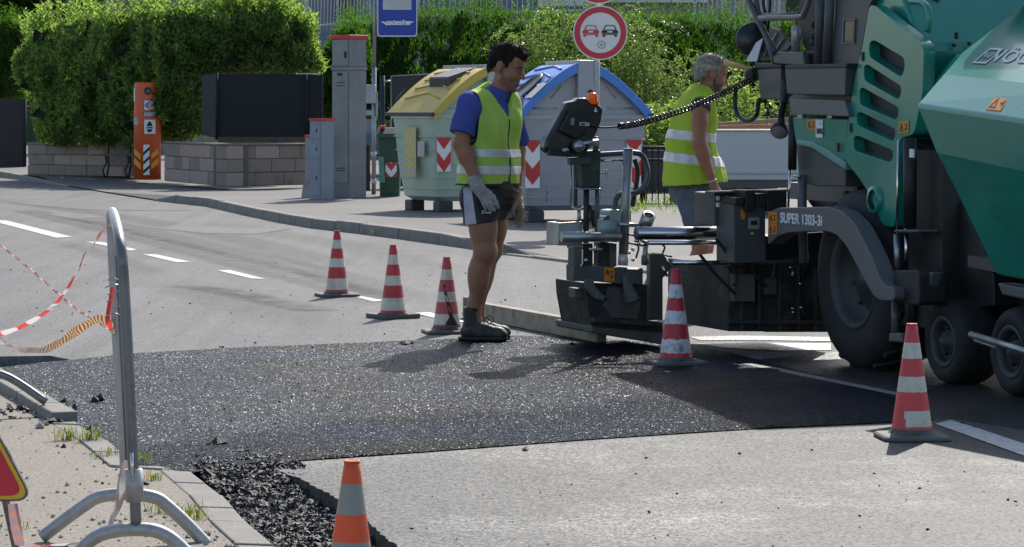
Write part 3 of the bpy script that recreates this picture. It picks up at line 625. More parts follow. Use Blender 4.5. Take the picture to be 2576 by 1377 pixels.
# ================================================================ low block wall, screen, bench, column
M_block = mat('wall_block', (.29, .225, .185), .9, 0, .3, 3, .6, 40, dirt=.6, dirtcol=(.09, .085, .08)); M_blockp = mat('pinkish_wall_block', (.42, .31, .26), .9, 0, .2, 3, .6, 40, dirt=.5, dirtcol=(.14, .12, .11)); M_mort = mat('mortar', (.15, .125, .11), .95)
def block_wall(name, lb, runs, h):
    r = thing(name, lb, 'wall', runs[0][0])
    m = MB()
    for a, b_, mi in runs:
        L_ = (b_ - a).length; t = (b_ - a).normalized(); nr = V((-t.y, t.x, 0)); nr = nr if nr.y > 0 else -nr; nc = 3; ch = h / nc
        m.prism([a + nr * .02 + t * .02, b_ + nr * .02 - t * .02, b_ + nr * .4 - t * .02, a + nr * .4 + t * .02], (0, 0, h - .02), 2)
        for c in range(nc):
            x = -(.25 if c % 2 else 0) ; 
            while x < L_ - .02:
                l = .55 * rnd.uniform(.85, 1.2); x0, x1 = max(0, x), min(L_, x + l - .008); x += l
                if x1 - x0 < .04: continue
                j = rnd.uniform(-.008, .008); zz = a.z + c * ch
                p = [a + t * x0 + nr * j, a + t * x1 + nr * j, a + t * x1 + nr * .3, a + t * x0 + nr * .3]
                m.prism([V((q.x, q.y, zz + .006)) for q in p], (0, 0, ch - .010), mi if rnd.random() < .75 else 1 - mi)
    m.build('blocks', [M_block, M_blockp, M_mort], r, bevel=.012)
    cp = MB()
    for a, b_, mi in runs:
        t = (b_ - a).normalized(); nr = V((-t.y, t.x, 0)); nr = nr if nr.y > 0 else -nr
        cp.prism([q + V((0, 0, h)) for q in (a - nr * .02, b_ - nr * .02, b_ + nr * .4, a + nr * .4)], (0, 0, .03))
    cp.build('coping', M_kerb, r, bevel=.008)
block_wall('block_wall', 'low weathered block wall under the left half of the laurel hedge behind the bench', [(gr(70, 440, .1), gr(345, 446, .1), 0)], .62)
block_wall('block_wall', 'low pinkish block wall corner right of the orange column under the dark screen', [(gr(412, 456, .1), gr(570, 470, .1), 1), (gr(570, 470, .1), gr(790, 465, .1), 0)], .70)  # left face in paler blocks; the right face's shade is put into block colour
M_screen = mat('dark_screen_mesh', (.006, .009, .012), .75, 0, .2, 4)
s_ = thing('privacy_screen', 'dark privacy screen standing on the low block wall below the laurel hedge', 'fence', at(650, 350, 52))
MB().prism([at(x, y, 52.2) for x, y in [(545, 186), (812, 186), (812, 350), (545, 348)]], (0, .04, 0)).build('screen_panel', M_screen, s_)
MB().prism([at(508, 190, 53), at(545, 186, 52.2), at(545, 348, 52.2), at(508, 340, 53)], (0.02, .04, 0)).build('side_panel', mat('worn_screen_mesh', (.014, .017, .022), .8), s_)
MB().box(at(672, 352, 52.15), (1.72, .06, .10)).build('base_board', mat('old_board', (.10, .075, .05), .9, 0, .3, 10), s_)
for x in (545, 770): MB().tube([at(x, 184, 52.15), at(x, 352, 52.15)], .025, 8).build('post', M_screen, s_)
MB().tube([at(745, 186, 52), at(780, 186, 52), at(806, 188, 52)], .012, 6).build('curtain_rod', M_rail, s_)
g_ = thing('garden_gate', 'dark brown wall panel with a gate at the far left edge', 'gate', gr(0, 425, .1))
MB().box(at(10, 335, 68), (1.0, .1, 1.55)).build('gate_panel', mat('dark_brown_board', (.04, .032, .035), .8, 0, .2, 6), g_)
MB().tube([at(62, 418, 67.8), at(62, 250, 67.8)], .04, 8).build('post', M_screen, g_)
be = thing('bench', 'weathered slatted bench in front of the low block wall', 'bench', gr(290, 448, .1))
M_slat = mat('weathered_wood', (.15, .135, .12), .85, 0, .25, 12, .4, 50); M_iron = mat('cast_iron', (.02, .02, .022), .6, .6)
s0 = MB(); bk = MB(); d_ = 57.6
for k in range(4): s0.box(at(300, 390, d_) + V((0, k * .11, 0)), (1.05, .09, .035))
s0.build('seat', M_slat, be, bevel=.006)
for k in range(3): bk.box(at(332, 388, d_) + V((0, .47 + k * .03, .14 + k * .115)), (.75, .03, .09))
bk.build('backrest', M_slat, be, bevel=.006)
for x in (262, 318):
    p = at(x, 392, d_); g0 = .1
    MB().tube([p + V((.02, .02, 0)), p + V((.05, .0, -.12)), p + V((-.02, -.02, -.28)), V((p.x + .02, p.y - .05, g0))], .018, 6).build('leg', M_iron, be)
    MB().tube([p + V((.02, .42, 0)), p + V((.03, .52, .42))], .016, 6).build('back_post', M_iron, be); MB().tube([p + V((.02, .42, 0)), p + V((.03, .46, -.2)), V((p.x - .02, p.y + .5, g0))], .018, 6).build('leg', M_iron, be)

# orange speed check column
M_or = mat('orange_plastic', (.70, .11, .025), .45, 0, .1, 3, .1, 30, dirt=.25, dirtcol=(.35, .07, .02)); M_plw = mat('sign_white', (.78, .78, .76), .5, 0, .05, 8); M_blk = mat('sign_black', (.012, .012, .013), .5); M_yel = mat('faded_yellow_film', (.75, .32, .02), .5, 0, .1, 8); M_redf = mat('red_film', (.55, .03, .03), .45, 0, .08, 8)
dc = 56.2; cb = at(371, 452, dc); cb.z = .1; R_ = 34 * px(dc); zt = H - (208 - HY) * px(dc)
colm = thing('speed_check_column', 'orange round speed check column with white signs in front of the hedge', 'column', cb)
MB().lathe([(R_, 0), (R_, .75 * (zt - .1)), (R_ * .985, .75 * (zt - .1) + .02), (R_ * .985, zt - .1 - .03), (R_ * .93, zt - .1), (0.001, zt - .1)], cb, n=40).build('shell', M_or, colm)
def oncyl(x, y):            # photo pixel on the column's front
    X = (x - 371) * px(dc); X = max(-R_ * .99, min(R_ * .99, X)); return V((cb.x + X, cb.y - math.sqrt(R_ * R_ - X * X), H - (y - HY) * px(dc)))
def cyl_patch(x0, y0, x1, y1, out, nx=10, shear=0.):
    m = MB(); rows = []
    for j in range(2):
        row = []
        for i in range(nx + 1):
            x = x0 + (x1 - x0) * i / nx; y = (y0 if j == 0 else y1) + shear * (i / nx - .5); p = oncyl(x, y); nn = V((p.x - cb.x, p.y - cb.y, 0)).normalized(); row.append(p + nn * out)
        rows.append(row)
    m.loft(rows, caps=False, closed=False); return m
def plate(nm, x0, y0, x1, y1, m, out=.004, shear=0., par=None): return cyl_patch(x0, y0, x1, y1, out, shear=shear).build(nm, m, par or colm)
p1 = plate('speed_sign', 366, 252, 396, 278, M_plw); p2 = plate('text_sign', 366, 281, 396, 294, M_plw); p3 = plate('police_sign', 366, 300, 395, 338, M_plw)
for (a, b_, c, d, q) in [(366, 252, 396, 278, p1), (366, 281, 396, 294, p2), (366, 300, 395, 338, p3)]:
    bd = MB()
    for e in ((a, b_, c, b_ + 1), (a, d - 1, c, d), (a, b_, a + 1, d), (c - 1, b_, c, d)): 
        t_ = cyl_patch(*e, .007); bd.add(t_.v, t_.f)
    bd.build('border', M_blk, q)
rt, upv = V((1, .25, 0)), V((0, 0, 1))
text_mesh('50', .10, oncyl(387, 265.5) + V((.0, -.012, 0)), (1, .45, 0), upv, M_blk, 'number', p1, bold=.002)
rg = MB(); rc = oncyl(387, 265.5) + V((0, -.011, 0)); rr1 = V((1, .45, 0)).normalized(); rg.loft([[rc + rr1 * (q * math.cos(t)) + upv * (q * math.sin(t)) for t in np.linspace(0, 2 * math.pi, 28, endpoint=False)] for q in (.078, .092)], caps=False); rg.build('red_ring', M_redf, p1)
wv = MB()
for k in range(4):
    c = oncyl(369 + k * 2.6, 265); wv.tube([c + V((.016 * abs(t), -.01, t * (.035 + .012 * k))) for t in (-1, -.5, 0, .5, 1)], .004, 4)
wv.build('radar_waves', M_blk, p1)
text_mesh('CONTROLLO', .042, oncyl(381, 285) + V((0, -.01, 0)), rt, upv, M_blk, 'lettering', p2); text_mesh('VELOCITÀ', .042, oncyl(381, 290.5) + V((0, -.01, 0)), rt, upv, M_blk, 'lettering', p2)
cp = oncyl(380.5, 320) + V((0, -.012, 0))
def flatpoly(pts, c, rt_, up_, m, nm, par, t=.003):
    rt_ = V(rt_).normalized(); nn = rt_.cross(V(up_)); MB().prism([c + rt_ * a + V(up_) * b_ for a, b_ in pts], nn * t).build(nm, m, par)
flatpoly([(-.05, .02), (-.045, .06), (-.015, .10), (0, .112), (.015, .10), (.045, .06), (.05, .02)], cp, rt, upv, M_blk, 'cap_symbol', p3)
flatpoly([(-.065, .0), (.065, .0), (.05, -.022), (-.05, -.022)], cp, rt, upv, M_blk, 'visor_symbol', p3)
flatpoly([(-.05, -.04), (.05, -.04), (.045, -.07), (.02, -.095), (-.02, -.095), (-.045, -.07)], cp, rt, upv, M_blk, 'chin_symbol', p3)
ln = oncyl(376, 229); MB().lathe([(.07, -.03), (.07, .012), (.05, .016), (.045, .0), (.001, 0)], ln, (.1, -1, 0), 20, mis=[0, 0, 0, 1]).build('lens', [M_blk, mat('lens_glass', (.12, .12, .13), .1)], colm)
plate('side_sign', 338.4, 221, 343, 256, M_plw); plate('worn_sticker', 338, 296, 352, 314, mat('worn_grey_sticker', (.42, .42, .42), .6, 0, .3, 20))
sp = plate('hazard_strip', 365, 364, 380, 440, M_plw)
for k in range(3): cyl_patch(365, 376 + k * 23, 380, 384 + k * 23, .008, shear=-14).build('stripe', M_blk, sp)
for y in (380, 404):
    cyl_patch(340, y, 358, y + 15, .005, shear=15).build('chevron_film', M_yel, colm); cyl_patch(384, y, 400, y + 15, .005, shear=-15).build('chevron_film', M_yel, colm)
# ================================================================ cabinets, signs, containers
M_gal = mat('galvanised_steel', (.34, .35, .36), .42, .75, .15, 5, .1, 40, dirt=.4, dirtcol=(.18, .17, .15)); M_cab = mat('grey_cabinet_paint', (.20, .205, .22), .5, .2, .15, 2, .1, 60, dirt=.5, dirtcol=(.26, .25, .22), ds=2); M_cabd = mat('cabinet_door_paint', (.19, .215, .21), .4, .3, .2, 1.5, .1, 60, dirt=.6, dirtcol=(.33, .32, .27), ds=1.6)
M_redp = mat('red_paint', (.55, .03, .045), .5, 0, .1, 6); M_bcab = mat('bluish_cabinet_paint', (.22, .25, .30), .5, .1, .1, 3)
def rotbox(corner, a, b_, phi, z0, z1):
    """box with one vertical edge towards the camera; phi turns its left face away"""
    u = V((-math.cos(phi), math.sin(phi), 0)); w = V((math.sin(phi), math.cos(phi), 0)); c = V((corner.x, corner.y, 0))
    return [c + Z * z0, c + u * a + Z * z0, c + u * a + w * b_ + Z * z0, c + w * b_ + Z * z0], Z * (z1 - z0), u, w
def rb(corner, a, b_, phi, z0, z1, grow=0.):
    p, v, u, w = rotbox(corner, a, b_, phi, z0, z1)
    if grow: p = [p[0] - u * grow - w * grow, p[1] + u * grow - w * grow, p[2] + u * grow + w * grow, p[3] - u * grow + w * grow]
    return MB().prism(p, v)
c0 = gr(879, 499, .1); ph = math.radians(42); D_ = c0.y; zz = lambda y: H - (y - HY) * px(D_)
cab = thing('utility_cabinet', 'tall grey steel utility cabinet with a red cap beside the bus stop pole', 'cabinet', c0)
rb(c0, .37, .36, ph, .1, zz(177)).build('lower_body', M_cab, cab, bevel=.008)
rb(c0, .37, .36, ph, zz(177), zz(168), .012).build('ledge', M_cab, cab, bevel=.005)
rb(c0, .37, .36, ph, zz(168), zz(98)).build('upper_body', M_cab, cab, bevel=.008)
rb(c0, .37, .36, ph, zz(98), zz(88), .02).build('cap', M_redp, cab, bevel=.006)
u_, w_ = V((-math.cos(ph), math.sin(ph), 0)), V((math.sin(ph), math.cos(ph), 0)); C0 = V((c0.x, c0.y, 0))
def ld(nm, s0, s1, z0, z1, m, t=.01, par=None): return MB().prism([C0 + u_ * s0 - w_ * .001 + Z * z0, C0 + u_ * s1 - w_ * .001 + Z * z0, C0 + u_ * s1 - w_ * .001 + Z * z1, C0 + u_ * s0 - w_ * .001 + Z * z1], -w_ * t).build(nm, m, par or cab, bevel=.003)
d1 = ld('door', .02, .355, zz(462), zz(180), M_cabd); d2 = ld('door', .02, .355, zz(165), zz(100), M_cabd)
ld('handle', .06, .085, zz(146), zz(130), M_blk, .03, d2); ld('label_plate', .14, .25, zz(191), zz(184), M_blk, .014, d1)
vt = MB()
for r_, y in enumerate((208, 216, 424, 430)):
    for k in range(6): vt.box(C0 + u_ * (.10 + k * .03) - w_ * .011 + Z * zz(y), (.018, .004, .02), (u_, w_, Z))
vt.build('vents', M_blk, d1)
c1 = gr(808, 503, .1); C1 = V((c1.x, c1.y, 0)); zz = lambda y: H - (y - HY) * px(c1.y)
cb2 = thing('junction_cabinet', 'bluish grey junction cabinet with a red cap, second tallest of three', 'cabinet', c1)
rb(c1, .24, .26, ph, .1, zz(304)).build('body', M_bcab, cb2, bevel=.008); rb(c1, .24, .26, ph, zz(304), zz(298), .012).build('cap', M_redp, cb2)
for a, b_ in ((350, 308), (398, 353), (494, 402)):
    dd = MB().prism([C1 + u_ * s - w_ * .001 + Z * zz(y) for s, y in ((.02, a), (.225, a), (.225, b_), (.02, b_))], -w_ * .008).build('door', M_bcab, cb2, bevel=.003)
    MB().box(C1 + u_ * .09 - w_ * .012 + Z * zz((a + b_) / 2), (.012, .01, .06), (u_, w_, Z)).build('lock', M_blk, dd)
c2 = gr(786, 498, .1); zz = lambda y: H - (y - HY) * px(c2.y)
cb3 = thing('junction_box', 'narrow grey junction box with red cap and curved steel foot, smallest of three', 'cabinet', c2)
rb(c2, .16, .2, ph, .1, zz(346)).build('body', M_bcab, cb3, bevel=.006); rb(c2, .16, .2, ph, zz(346), zz(340), .008).build('cap', M_redp, cb3)
ft = spline([at(782, 442, c2.y - .15), at(770, 448, c2.y - .15), at(762, 468, c2.y - .15), at(758, 498, c2.y - .15)], 6)
MB().loft([[p, p + V((.22, .02, 0)), p + V((.22, .02, -.015)), p + V((0, 0, -.015))] for p in ft], smooth=False).build('foot_guard', M_gal, cb3)
po = thing('meter_post', 'rusty brown meter post between the tall cabinet and the bus stop pole', 'post', gr(922, 497, .1))
MB().box(at(924, 430, 48.6), (.09, .09, .86)).build('shaft', mat('rusty_brown', (.055, .032, .022), .8, .3, .3, 10), po); MB().box(at(923, 318, 48.9), (.16, .12, .22)).build('meter_box', M_cab, po); MB().box(at(924, 284, 48.8), (.15, .1, .08)).build('meter_lid', M_gal, po)

# bus stop pole
db = 46.4; zb = lambda y: H - (y - HY) * px(db)
bs = thing('bus_stop_sign', 'blue bus stop sign on a grey pole behind the row of cones', 'sign', gr(940, 508, .1))
M_blue = mat('traffic_blue', (.012, .045, .36), .4, 0, .06, 5, dirt=.2, dirtcol=(.03, .07, .4))
MB().tube([at(940, 272, db) * 1 + V((0, 0, .1 - at(940, 272, db).z)), at(941.5, 170, db)], 5.6 * px(db), 14).tube([at(941.5, 172, db), at(943, -90, db)], 4.4 * px(db), 14).build('pole', M_gal, bs)
MB().box(at(952, -20, db - .02), (8 * px(db), .05, 225 * px(db))).build('side_rail', M_gal, bs, bevel=.006)
sg = MB().prism(rounded([at(x, y, db - .06) for x, y in ((949, -90), (1050, -90), (1050, 93), (949, 93))], .06, 5), (0, .03, 0)).build('sign_panel', M_blue, bs)
bm = holed(rounded([at(x, y, db - .063) for x, y in ((949.5, -89), (1049.5, -89), (1049.5, 92.5), (949.5, 92.5))], .06, 5), [rounded([at(x, y, db - .063) for x, y in ((951.5, -87), (1047.5, -87), (1047.5, 90), (951.5, 90))], .05, 5)], V((0, -.004, 0))); bm_build(bm, 'white_border', M_plw, sg)
MB().prism([at(x, y, db - .061) for x, y in ((963, -75), (1035, -75), (1035, 25), (963, 25))], (0, -.004, 0)).build('white_field', mat('grey_white_field', (.50, .51, .50), .5), sg)
text_mesh('satesina', 19.5 * px(db), at(1000, 57, db - .067), (1, 0, 0), Z, M_plw, 'lettering', sg, shear=.35, bold=.004, sx=1.02)
for pl in ([(957, 54), (968, 55), (972, 60), (978, 63), (972, 64)], [(1022, 54.5), (1042, 54.5), (1036, 58), (1030, 60), (1024, 60)]): MB().prism([at(x, y, db - .066) for x, y in pl], (0, -.002, 0)).build('wing_emblem', M_plw, sg)
MB().box(at(933, 237, db - .06), (25 * px(db), .1, 47 * px(db))).build('timetable_box', mat('pale_grey_box', (.40, .41, .43), .5, .1, .12, 6), bs, bevel=.012)
MB().box(at(948, 262, db - .04), (5 * px(db), .06, 62 * px(db))).build('conduit', M_gal, bs)
for y in (395, 463): MB().lathe([(6.8 * px(db), 0), (6.8 * px(db), .08)], at(940, y, db), n=14).build('clamp', mat('pale_clamp', (.5, .5, .48), .5, .3), bs)

# no overtaking sign
dn = 33.2; rn = 68.5 * px(dn); cn = at(1510, 83, dn)
no = thing('no_overtaking_sign', 'round red bordered no overtaking sign on a grey post behind the control panel', 'sign', gr(1503, 598, .1))
MB().tube([V((at(1503, 272, dn).x, dn + .06, .1)), V((at(1503, 272, dn).x, dn + .06, 3.2))], .028, 12).build('post', M_gal, no)
def disc(c, r0, r1, t, n=48):
    if r0 <= 0: return MB().lathe([(r1, 0), (r1, t), (.001, t)], c, (0, -1, 0), n, smooth=False)
    return MB().lathe([(r0, 0), (r1, 0), (r1, t), (r0, t)], c, (0, -1, 0), n, smooth=False, caps=False)
M_signw = mat('aged_sign_white', (.80, .78, .73), .45, 0, .06, 4, dirt=.25, dirtcol=(.45, .42, .36)); M_signr = mat('sign_red', (.62, .03, .05), .42, 0, .1, 4, dirt=.25, dirtcol=(.35, .05, .05))
dk = disc(cn, 0, rn, .02).build('disc', M_signw, no); disc(cn + V((0, -.0205, 0)), rn * .745, rn * .955, .003).build('red_ring', M_signr, dk)
cars = thing  # (cars drawn as raised film on the disc)
def car_symbol(cx, cy, s, m, nm):
    q = []
    body = [(-.115, -.005), (-.115, .03), (-.08, .045), (.08, .045), (.115, .03), (.115, -.005)]; roof = [(-.095, .045), (-.065, .11), (.065, .11), (.095, .045)]; roofi = [(-.078, .05), (-.057, .098), (.057, .098), (.078, .05)]
    c = at(cx, cy, dn) + V((0, -.0235, 0)); T = lambda L_: [c + V((a * s, 0, b_ * s)) for a, b_ in L_]
    bm = holed(T(roof), [T(roofi)], V((0, -.002, 0))); o = bm_build(bm, nm, m, dk)
    mb = MB().prism(T([(-.115, .0), (-.115, .026), (-.1, .04), (.1, .04), (.115, .026), (.115, .0)]), (0, -.0025, 0)).prism(T([(-.105, -.022), (-.105, -.006), (.105, -.006), (.105, -.022)]), (0, -.0025, 0))
    for k in (-1, 1): mb.prism(T([(k * .10, -.05), (k * .10, -.026), (k * .065, -.026), (k * .065, -.05)]), (0, -.0025, 0))
    mb.build('body_film', m, dk); MB().prism([p + V((0, -.0026, 0)) for p in T([(-.035, .01), (-.035, .03), (.035, .03), (.035, .01)])], (0, -.001, 0)).build('plate_film', M_signw, dk)
car_symbol(1486, 84, .80, M_signr, 'red_car_symbol'); car_symbol(1534, 84, .80, M_blk, 'black_car_symbol')
disc(at(1513, 113, dn) + V((0, -.0205, 0)), .034, .046, .003, 24).build('round_sticker', mat('grey_film', (.35, .37, .38), .5), dk); disc(at(1513, 113, dn) + V((0, -.0205, 0)), 0, .016, .003, 12).build('round_sticker', MATS['grey_film'], dk)
n2 = at(1505, -58, dn); d2_ = disc(n2, 0, rn, .02).build('upper_disc', M_signw, no); disc(n2 + V((0, -.0205, 0)), rn * .745, rn * .955, .003).build('red_ring', M_signr, d2_)

# ---------------------------------------------------------------- recycling containers
def chevrons(C, R, w, h, n, m_par, nm='hazard_panel', up=False):
    """red and white arrow panel: C top-left corner, R right direction"""
    nn = R.cross(Z) ; pn = MB().prism([C, C + R * w, C + R * w - Z * h, C - Z * h], nn * .004).build(nm, M_plw, m_par)
    ch = MB(); hh = h / n
    def cl(pl):  # clip polygon to z in [-h,0]
        for zc, sg in ((0, 1), (-h, -1)):
            out = []
            for i in range(len(pl)):
                a, b_ = pl[i - 1], pl[i]; ia, ib = (a[1] - zc) * sg <= 1e-9, (b_[1] - zc) * sg <= 1e-9
                if ia != ib: t = (zc - a[1]) / (b_[1] - a[1]); out.append((a[0] + (b_[0] - a[0]) * t, zc))
                if ib: out.append(b_)
            pl = out
            if not pl: return pl
        return pl
    for k in range(-1, n + 1):
        z0 = -k * hh * 2 + hh * .8
        for half in (0, 1):
            a = [(0, z0), (w / 2, z0 - w * .62), (w / 2, z0 - w * .62 - hh), (0, z0 - hh)]
            if half: a = [(w - x, z) for x, z in a]
            a = cl(a)
            if len(a) > 2: ch.prism([C + R * x + Z * z + nn * .0045 for x, z in a], nn * .003)
    ch.build('red_arrows', M_redf, pn); return pn
def container(nm, lb, corner, phi, Wd, Dp, mbody, mlid, lidname, extras):
    """corner: ground point of the left end of the gable face; phi: how far the gable looks to the right"""
    g = V((math.cos(phi), math.sin(phi), 0)); b_ = V((-math.sin(phi), math.cos(phi), 0)); c = V((corner.x, corner.y, .1)); T = lambda x, y, z: c + g * x + b_ * y + Z * z
    r = thing(nm, lb, 'container', c); z0, z1, zt = .14, 1.22, 1.86
    ins = .13
    def ring(z, i): return rounded([T(i, i * .6, z), T(Wd - i, i * .6, z), T(Wd - i, Dp - i * .6, z), T(i, Dp - i * .6, z)], .09, 4)
    bd = MB().loft([ring(z0, ins + .10), ring(z0 + .06, ins), ring(.6, .065), ring(1.10, .02), ring(z1, 0)], smooth=False).build('body', mbody, r)
    MB().loft([ring(z1 - .005, -.025), ring(z1 + .045, -.025)], smooth=False).build('rim', mbody, r)
    rb_ = MB()
    for z in (.3, .45, .62, .8, .98):
        i = ins + (0 - ins) * (z - z0) / (z1 - z0); i = max(.01, .13 - .13 * (z - .14) / .96)
        rb_.loft([ring(z - .006, i - .012), ring(z + .006, i - .012)], smooth=False)
    rb_.build('ribs', mbody, r)
    def arch(s):      # gable outline, s 0..1 from left to right
        a = abs(s - .5) * 2; return z1 + .045 + (zt - z1 - .045) * (1 - a ** 1.5)
    N_ = 24; pr = [(i / N_ * Wd, arch(i / N_)) for i in range(N_ + 1)]
    MB().prism([T(x, .03, z) for x, z in pr], b_ * (Dp - .06)).build('gable', mbody, r)
    # gable relief
    rl = MB()
    for sx in (-1, 1):
        xm = Wd / 2
        for p, q in (((.30, .08), (.62, .08)), ((.34, .40), (.55, .20)), ((.28, .34), (.40, .20))): rl.tube([T(xm + sx * p[0], .03, z1 + .045 + p[1]), T(xm + sx * q[0], .03, z1 + .045 + q[1])], .012, 6)
        ar = [(xm + sx * (.18 + .0), .52), (xm + sx * .42, .42), (xm + sx * .62, .24), (xm + sx * .76, .02)]
        rl.tube(spline([T(x, .03, z1 + .045 + z) for x, z in ar], 5), .010, 6)
    rl.build('relief', mbody, r)
    def lid(s0, s1, nm2):
        ks = np.linspace(s0, s1, 15); th = .035; ov = -.06
        inner = [(s * Wd, arch(s)) for s in ks]; ring_f = []
        out = []
        for i, (x, z) in enumerate(inner):
            a = inner[max(0, i - 1)]; e = inner[min(len(inner) - 1, i + 1)]; tx, tz = e[0] - a[0], e[1] - a[1]; l = math.hypot(tx, tz); nx, nz = -tz / l, tx / l
            if nz < 0: nx, nz = -nx, -nz
            out.append((x + nx * th, z + nz * th))
        prof = out + [(x, z) for x, z in inner[::-1]]
        L_ = MB().loft([[T(x, y, z + .001) for x, z in prof] for y in (ov, Dp - ov)], smooth=False).build(nm2, mlid, r, bevel=.006)
        # thicker front edge band
        eb = [(x, z + .01) for x, z in out] + [(x, z - .075) for x, z in inner[::-1]]
        MB().loft([[T(x, y, z) for x, z in eb] for y in (ov - .02, ov + .02)], smooth=False).build('edge_band', mlid, L_, bevel=.006)
        tip = inner[0] if s0 < .3 else inner[-1]; e2 = MB().box(T(tip[0], Dp / 2, tip[1] + .005), (.10, Dp + .16, .05), (g, b_, Z)).build('lip', mat('dark_plastic', (.03, .032, .036), .5), L_, bevel=.012)
        return L_
    L1 = lid(.0, .44, lidname); L2 = lid(.56, 1.0, lidname)
    MB().box(T(Wd / 2, -.03, z1 + (zt - z1) / 2 + .04), (.2, .1, zt - z1 + .02), (g, b_, Z)).build('hinge_post', mbody, r, bevel=.01)
    MB().box(T(Wd / 2, Dp / 2, zt + .03), (.14, Dp + .1, .05), (g, b_, Z)).build('ridge_bar', M_gal, r, bevel=.006)
    MB().lathe([(.025, 0), (.025, .02), (.001, .02)], T(Wd / 2 + .05, -.085, z1 + .32), -b_, 12).build('bolt', M_blk, r)
    for x in (.22, Wd - .3):
        for y in (.12, Dp - .25): MB().box(T(x, y, .07), (.2, .2, .15), (g, b_, Z)).build('foot', MATS['dark_plastic'], r, bevel=.02)
    # raised zigzag ribs on the lid
    zg = MB()
    for k in range(4):
        s = .10 + .085 * k; pts = []
        for y in np.linspace(.1, Dp - .1, 7):
            t = (y - .1) / (Dp - .2); ss = s + .05 * (1 - abs(t - .5) * 2); zg_ = arch(ss) + .04; pts.append(T(ss * Wd - .018, y, zg_ + .0))
        zg.tube(pts, .012, 5)
    zg.build('lid_ribs', mlid, L1)
    extras(r, T, g, b_, arch, bd, L1, Wd, Dp)
    return r
M_gbin = mat('pale_green_plastic', (.40, .50, .40), .5, 0, .08, 2, .1, 40, dirt=.4, dirtcol=(.27, .31, .24), ds=2.2); M_ylid = mat('yellow_plastic', (.56, .40, .06), .5, 0, .1, 3, dirt=.4, dirtcol=(.45, .40, .22)); M_sbin = mat('silver_grey_plastic', (.33, .345, .38), .42, .2, .08, 2, .1, 40, dirt=.35, dirtcol=(.2, .21, .23)); M_blid = mat('blue_plastic', (.07, .22, .62), .4, 0, .1, 3, dirt=.3, dirtcol=(.10, .2, .5))
M_post = mat('yellowed_poster', (.55, .47, .20), .7, 0, .2, 20); M_pap = mat('pale_paper', (.45, .45, .42), .7, 0, .15, 20)
def ex_green(r, T, g, b_, arch, bd, L1, Wd, Dp):
    # letter-box opening on the left lid
    s = .20; p = T(s * Wd, Dp * .42, arch(s) + .07); bx = MB().prism([p + b_ * a + Z * z for a, z in ((-.26, -.10), (.26, -.10), (.26, .10), (-.26, .10))], (g * .42 + Z * .13)); bx.build('slot_hood', mat('dark_metal_hood', (.09, .085, .09), .5, .3), L1, bevel=.01)
    MB().prism([p - g * .004 + b_ * a + Z * z for a, z in ((-.22, -.08), (.22, -.08), (.22, .07), (-.22, .07))], -g * .004).build('slot_opening', M_blk, L1)
    chevrons(T(.06, .012, .97) - b_ * .02, g, .20, .44, 3, r)
    po_ = MB().prism([T(.005, y, z) - g * .03 for y, z in ((.40, 1.1), (.72, 1.1), (.70, .46), (.40, .46))], -g * .004).build('poster', M_post, r)
    MB().prism([T(.03, y, z) - g * .06 for y, z in ((.40, .56), (.68, .56), (.68, .50), (.40, .50))], -g * .006).build('torn_strip', M_pap, po_)
    MB().prism([T(.03, y, z) - g * .05 for y, z in ((.18, .92), (.36, .92), (.36, .72), (.18, .72))], -g * .006).build('torn_sticker', M_pap, r)
def ex_grey(r, T, g, b_, arch, bd, L1, Wd, Dp):
    s = .17; c = T(s * Wd - .02, Dp * .40, arch(s) + .045); tx = (T((s + .02) * Wd, 0, arch(s + .02)) - T((s - .02) * Wd, 0, arch(s - .02))).normalized(); nn = tx.cross(b_); nn = nn if nn.z > 0 else -nn
    MB().lathe([(.25, 0), (.25, .02), (.22, .025), (.21, .012), (.001, .012)], c, nn, 30, mis=[0, 0, 0, 1]).build('round_opening', [mlid_ring, M_blk], L1)
    MB().prism([c + tx * a + b_ * y + nn * .004 - tx * .02 for a, y in ((-.16, -.62), (.1, -.62), (.1, -.34), (-.16, -.34))], nn * .003).build('sticker', M_pap, L1)
    chevrons(T(.07, .012, .97) - b_ * .02, g, .18, .56, 3, r); chevrons(T(Wd - .27, .012, .97) - b_ * .02, g, .18, .56, 3, r)
    fr = MB()
    for x0, x1 in ((.36, .98), (1.02, Wd - .38)):
        for p, q in (((x0, .25), (x0, 1.12)), ((x1, .25), (x1, 1.12)), ((x0, 1.12), (x1, 1.12)), ((x0, .62), (x1, .95)), ((x0, .35), (x1, .68))):
            fr.tube([T(p[0], .02 + .07 * (1 - p[1] / 1.2), p[1]), T(q[0], .02 + .07 * (1 - q[1] / 1.2), q[1])], .010, 6)
    fr.build('relief_lines', M_sbin, bd)
mlid_ring = mat('grey_ring', (.10, .11, .12), .5)
container('recycling_container', 'pale green recycling container with a yellow lid behind the first worker', gr(1088, 536, .1), math.radians(30), 1.75, 1.15, M_gbin, M_ylid, 'lid', ex_green)
container('recycling_container', 'silver grey recycling container with a blue lid behind the control panel', gr(1306, 562, .1), math.radians(17), 1.60, 1.25, M_sbin, M_blid, 'lid', ex_grey)
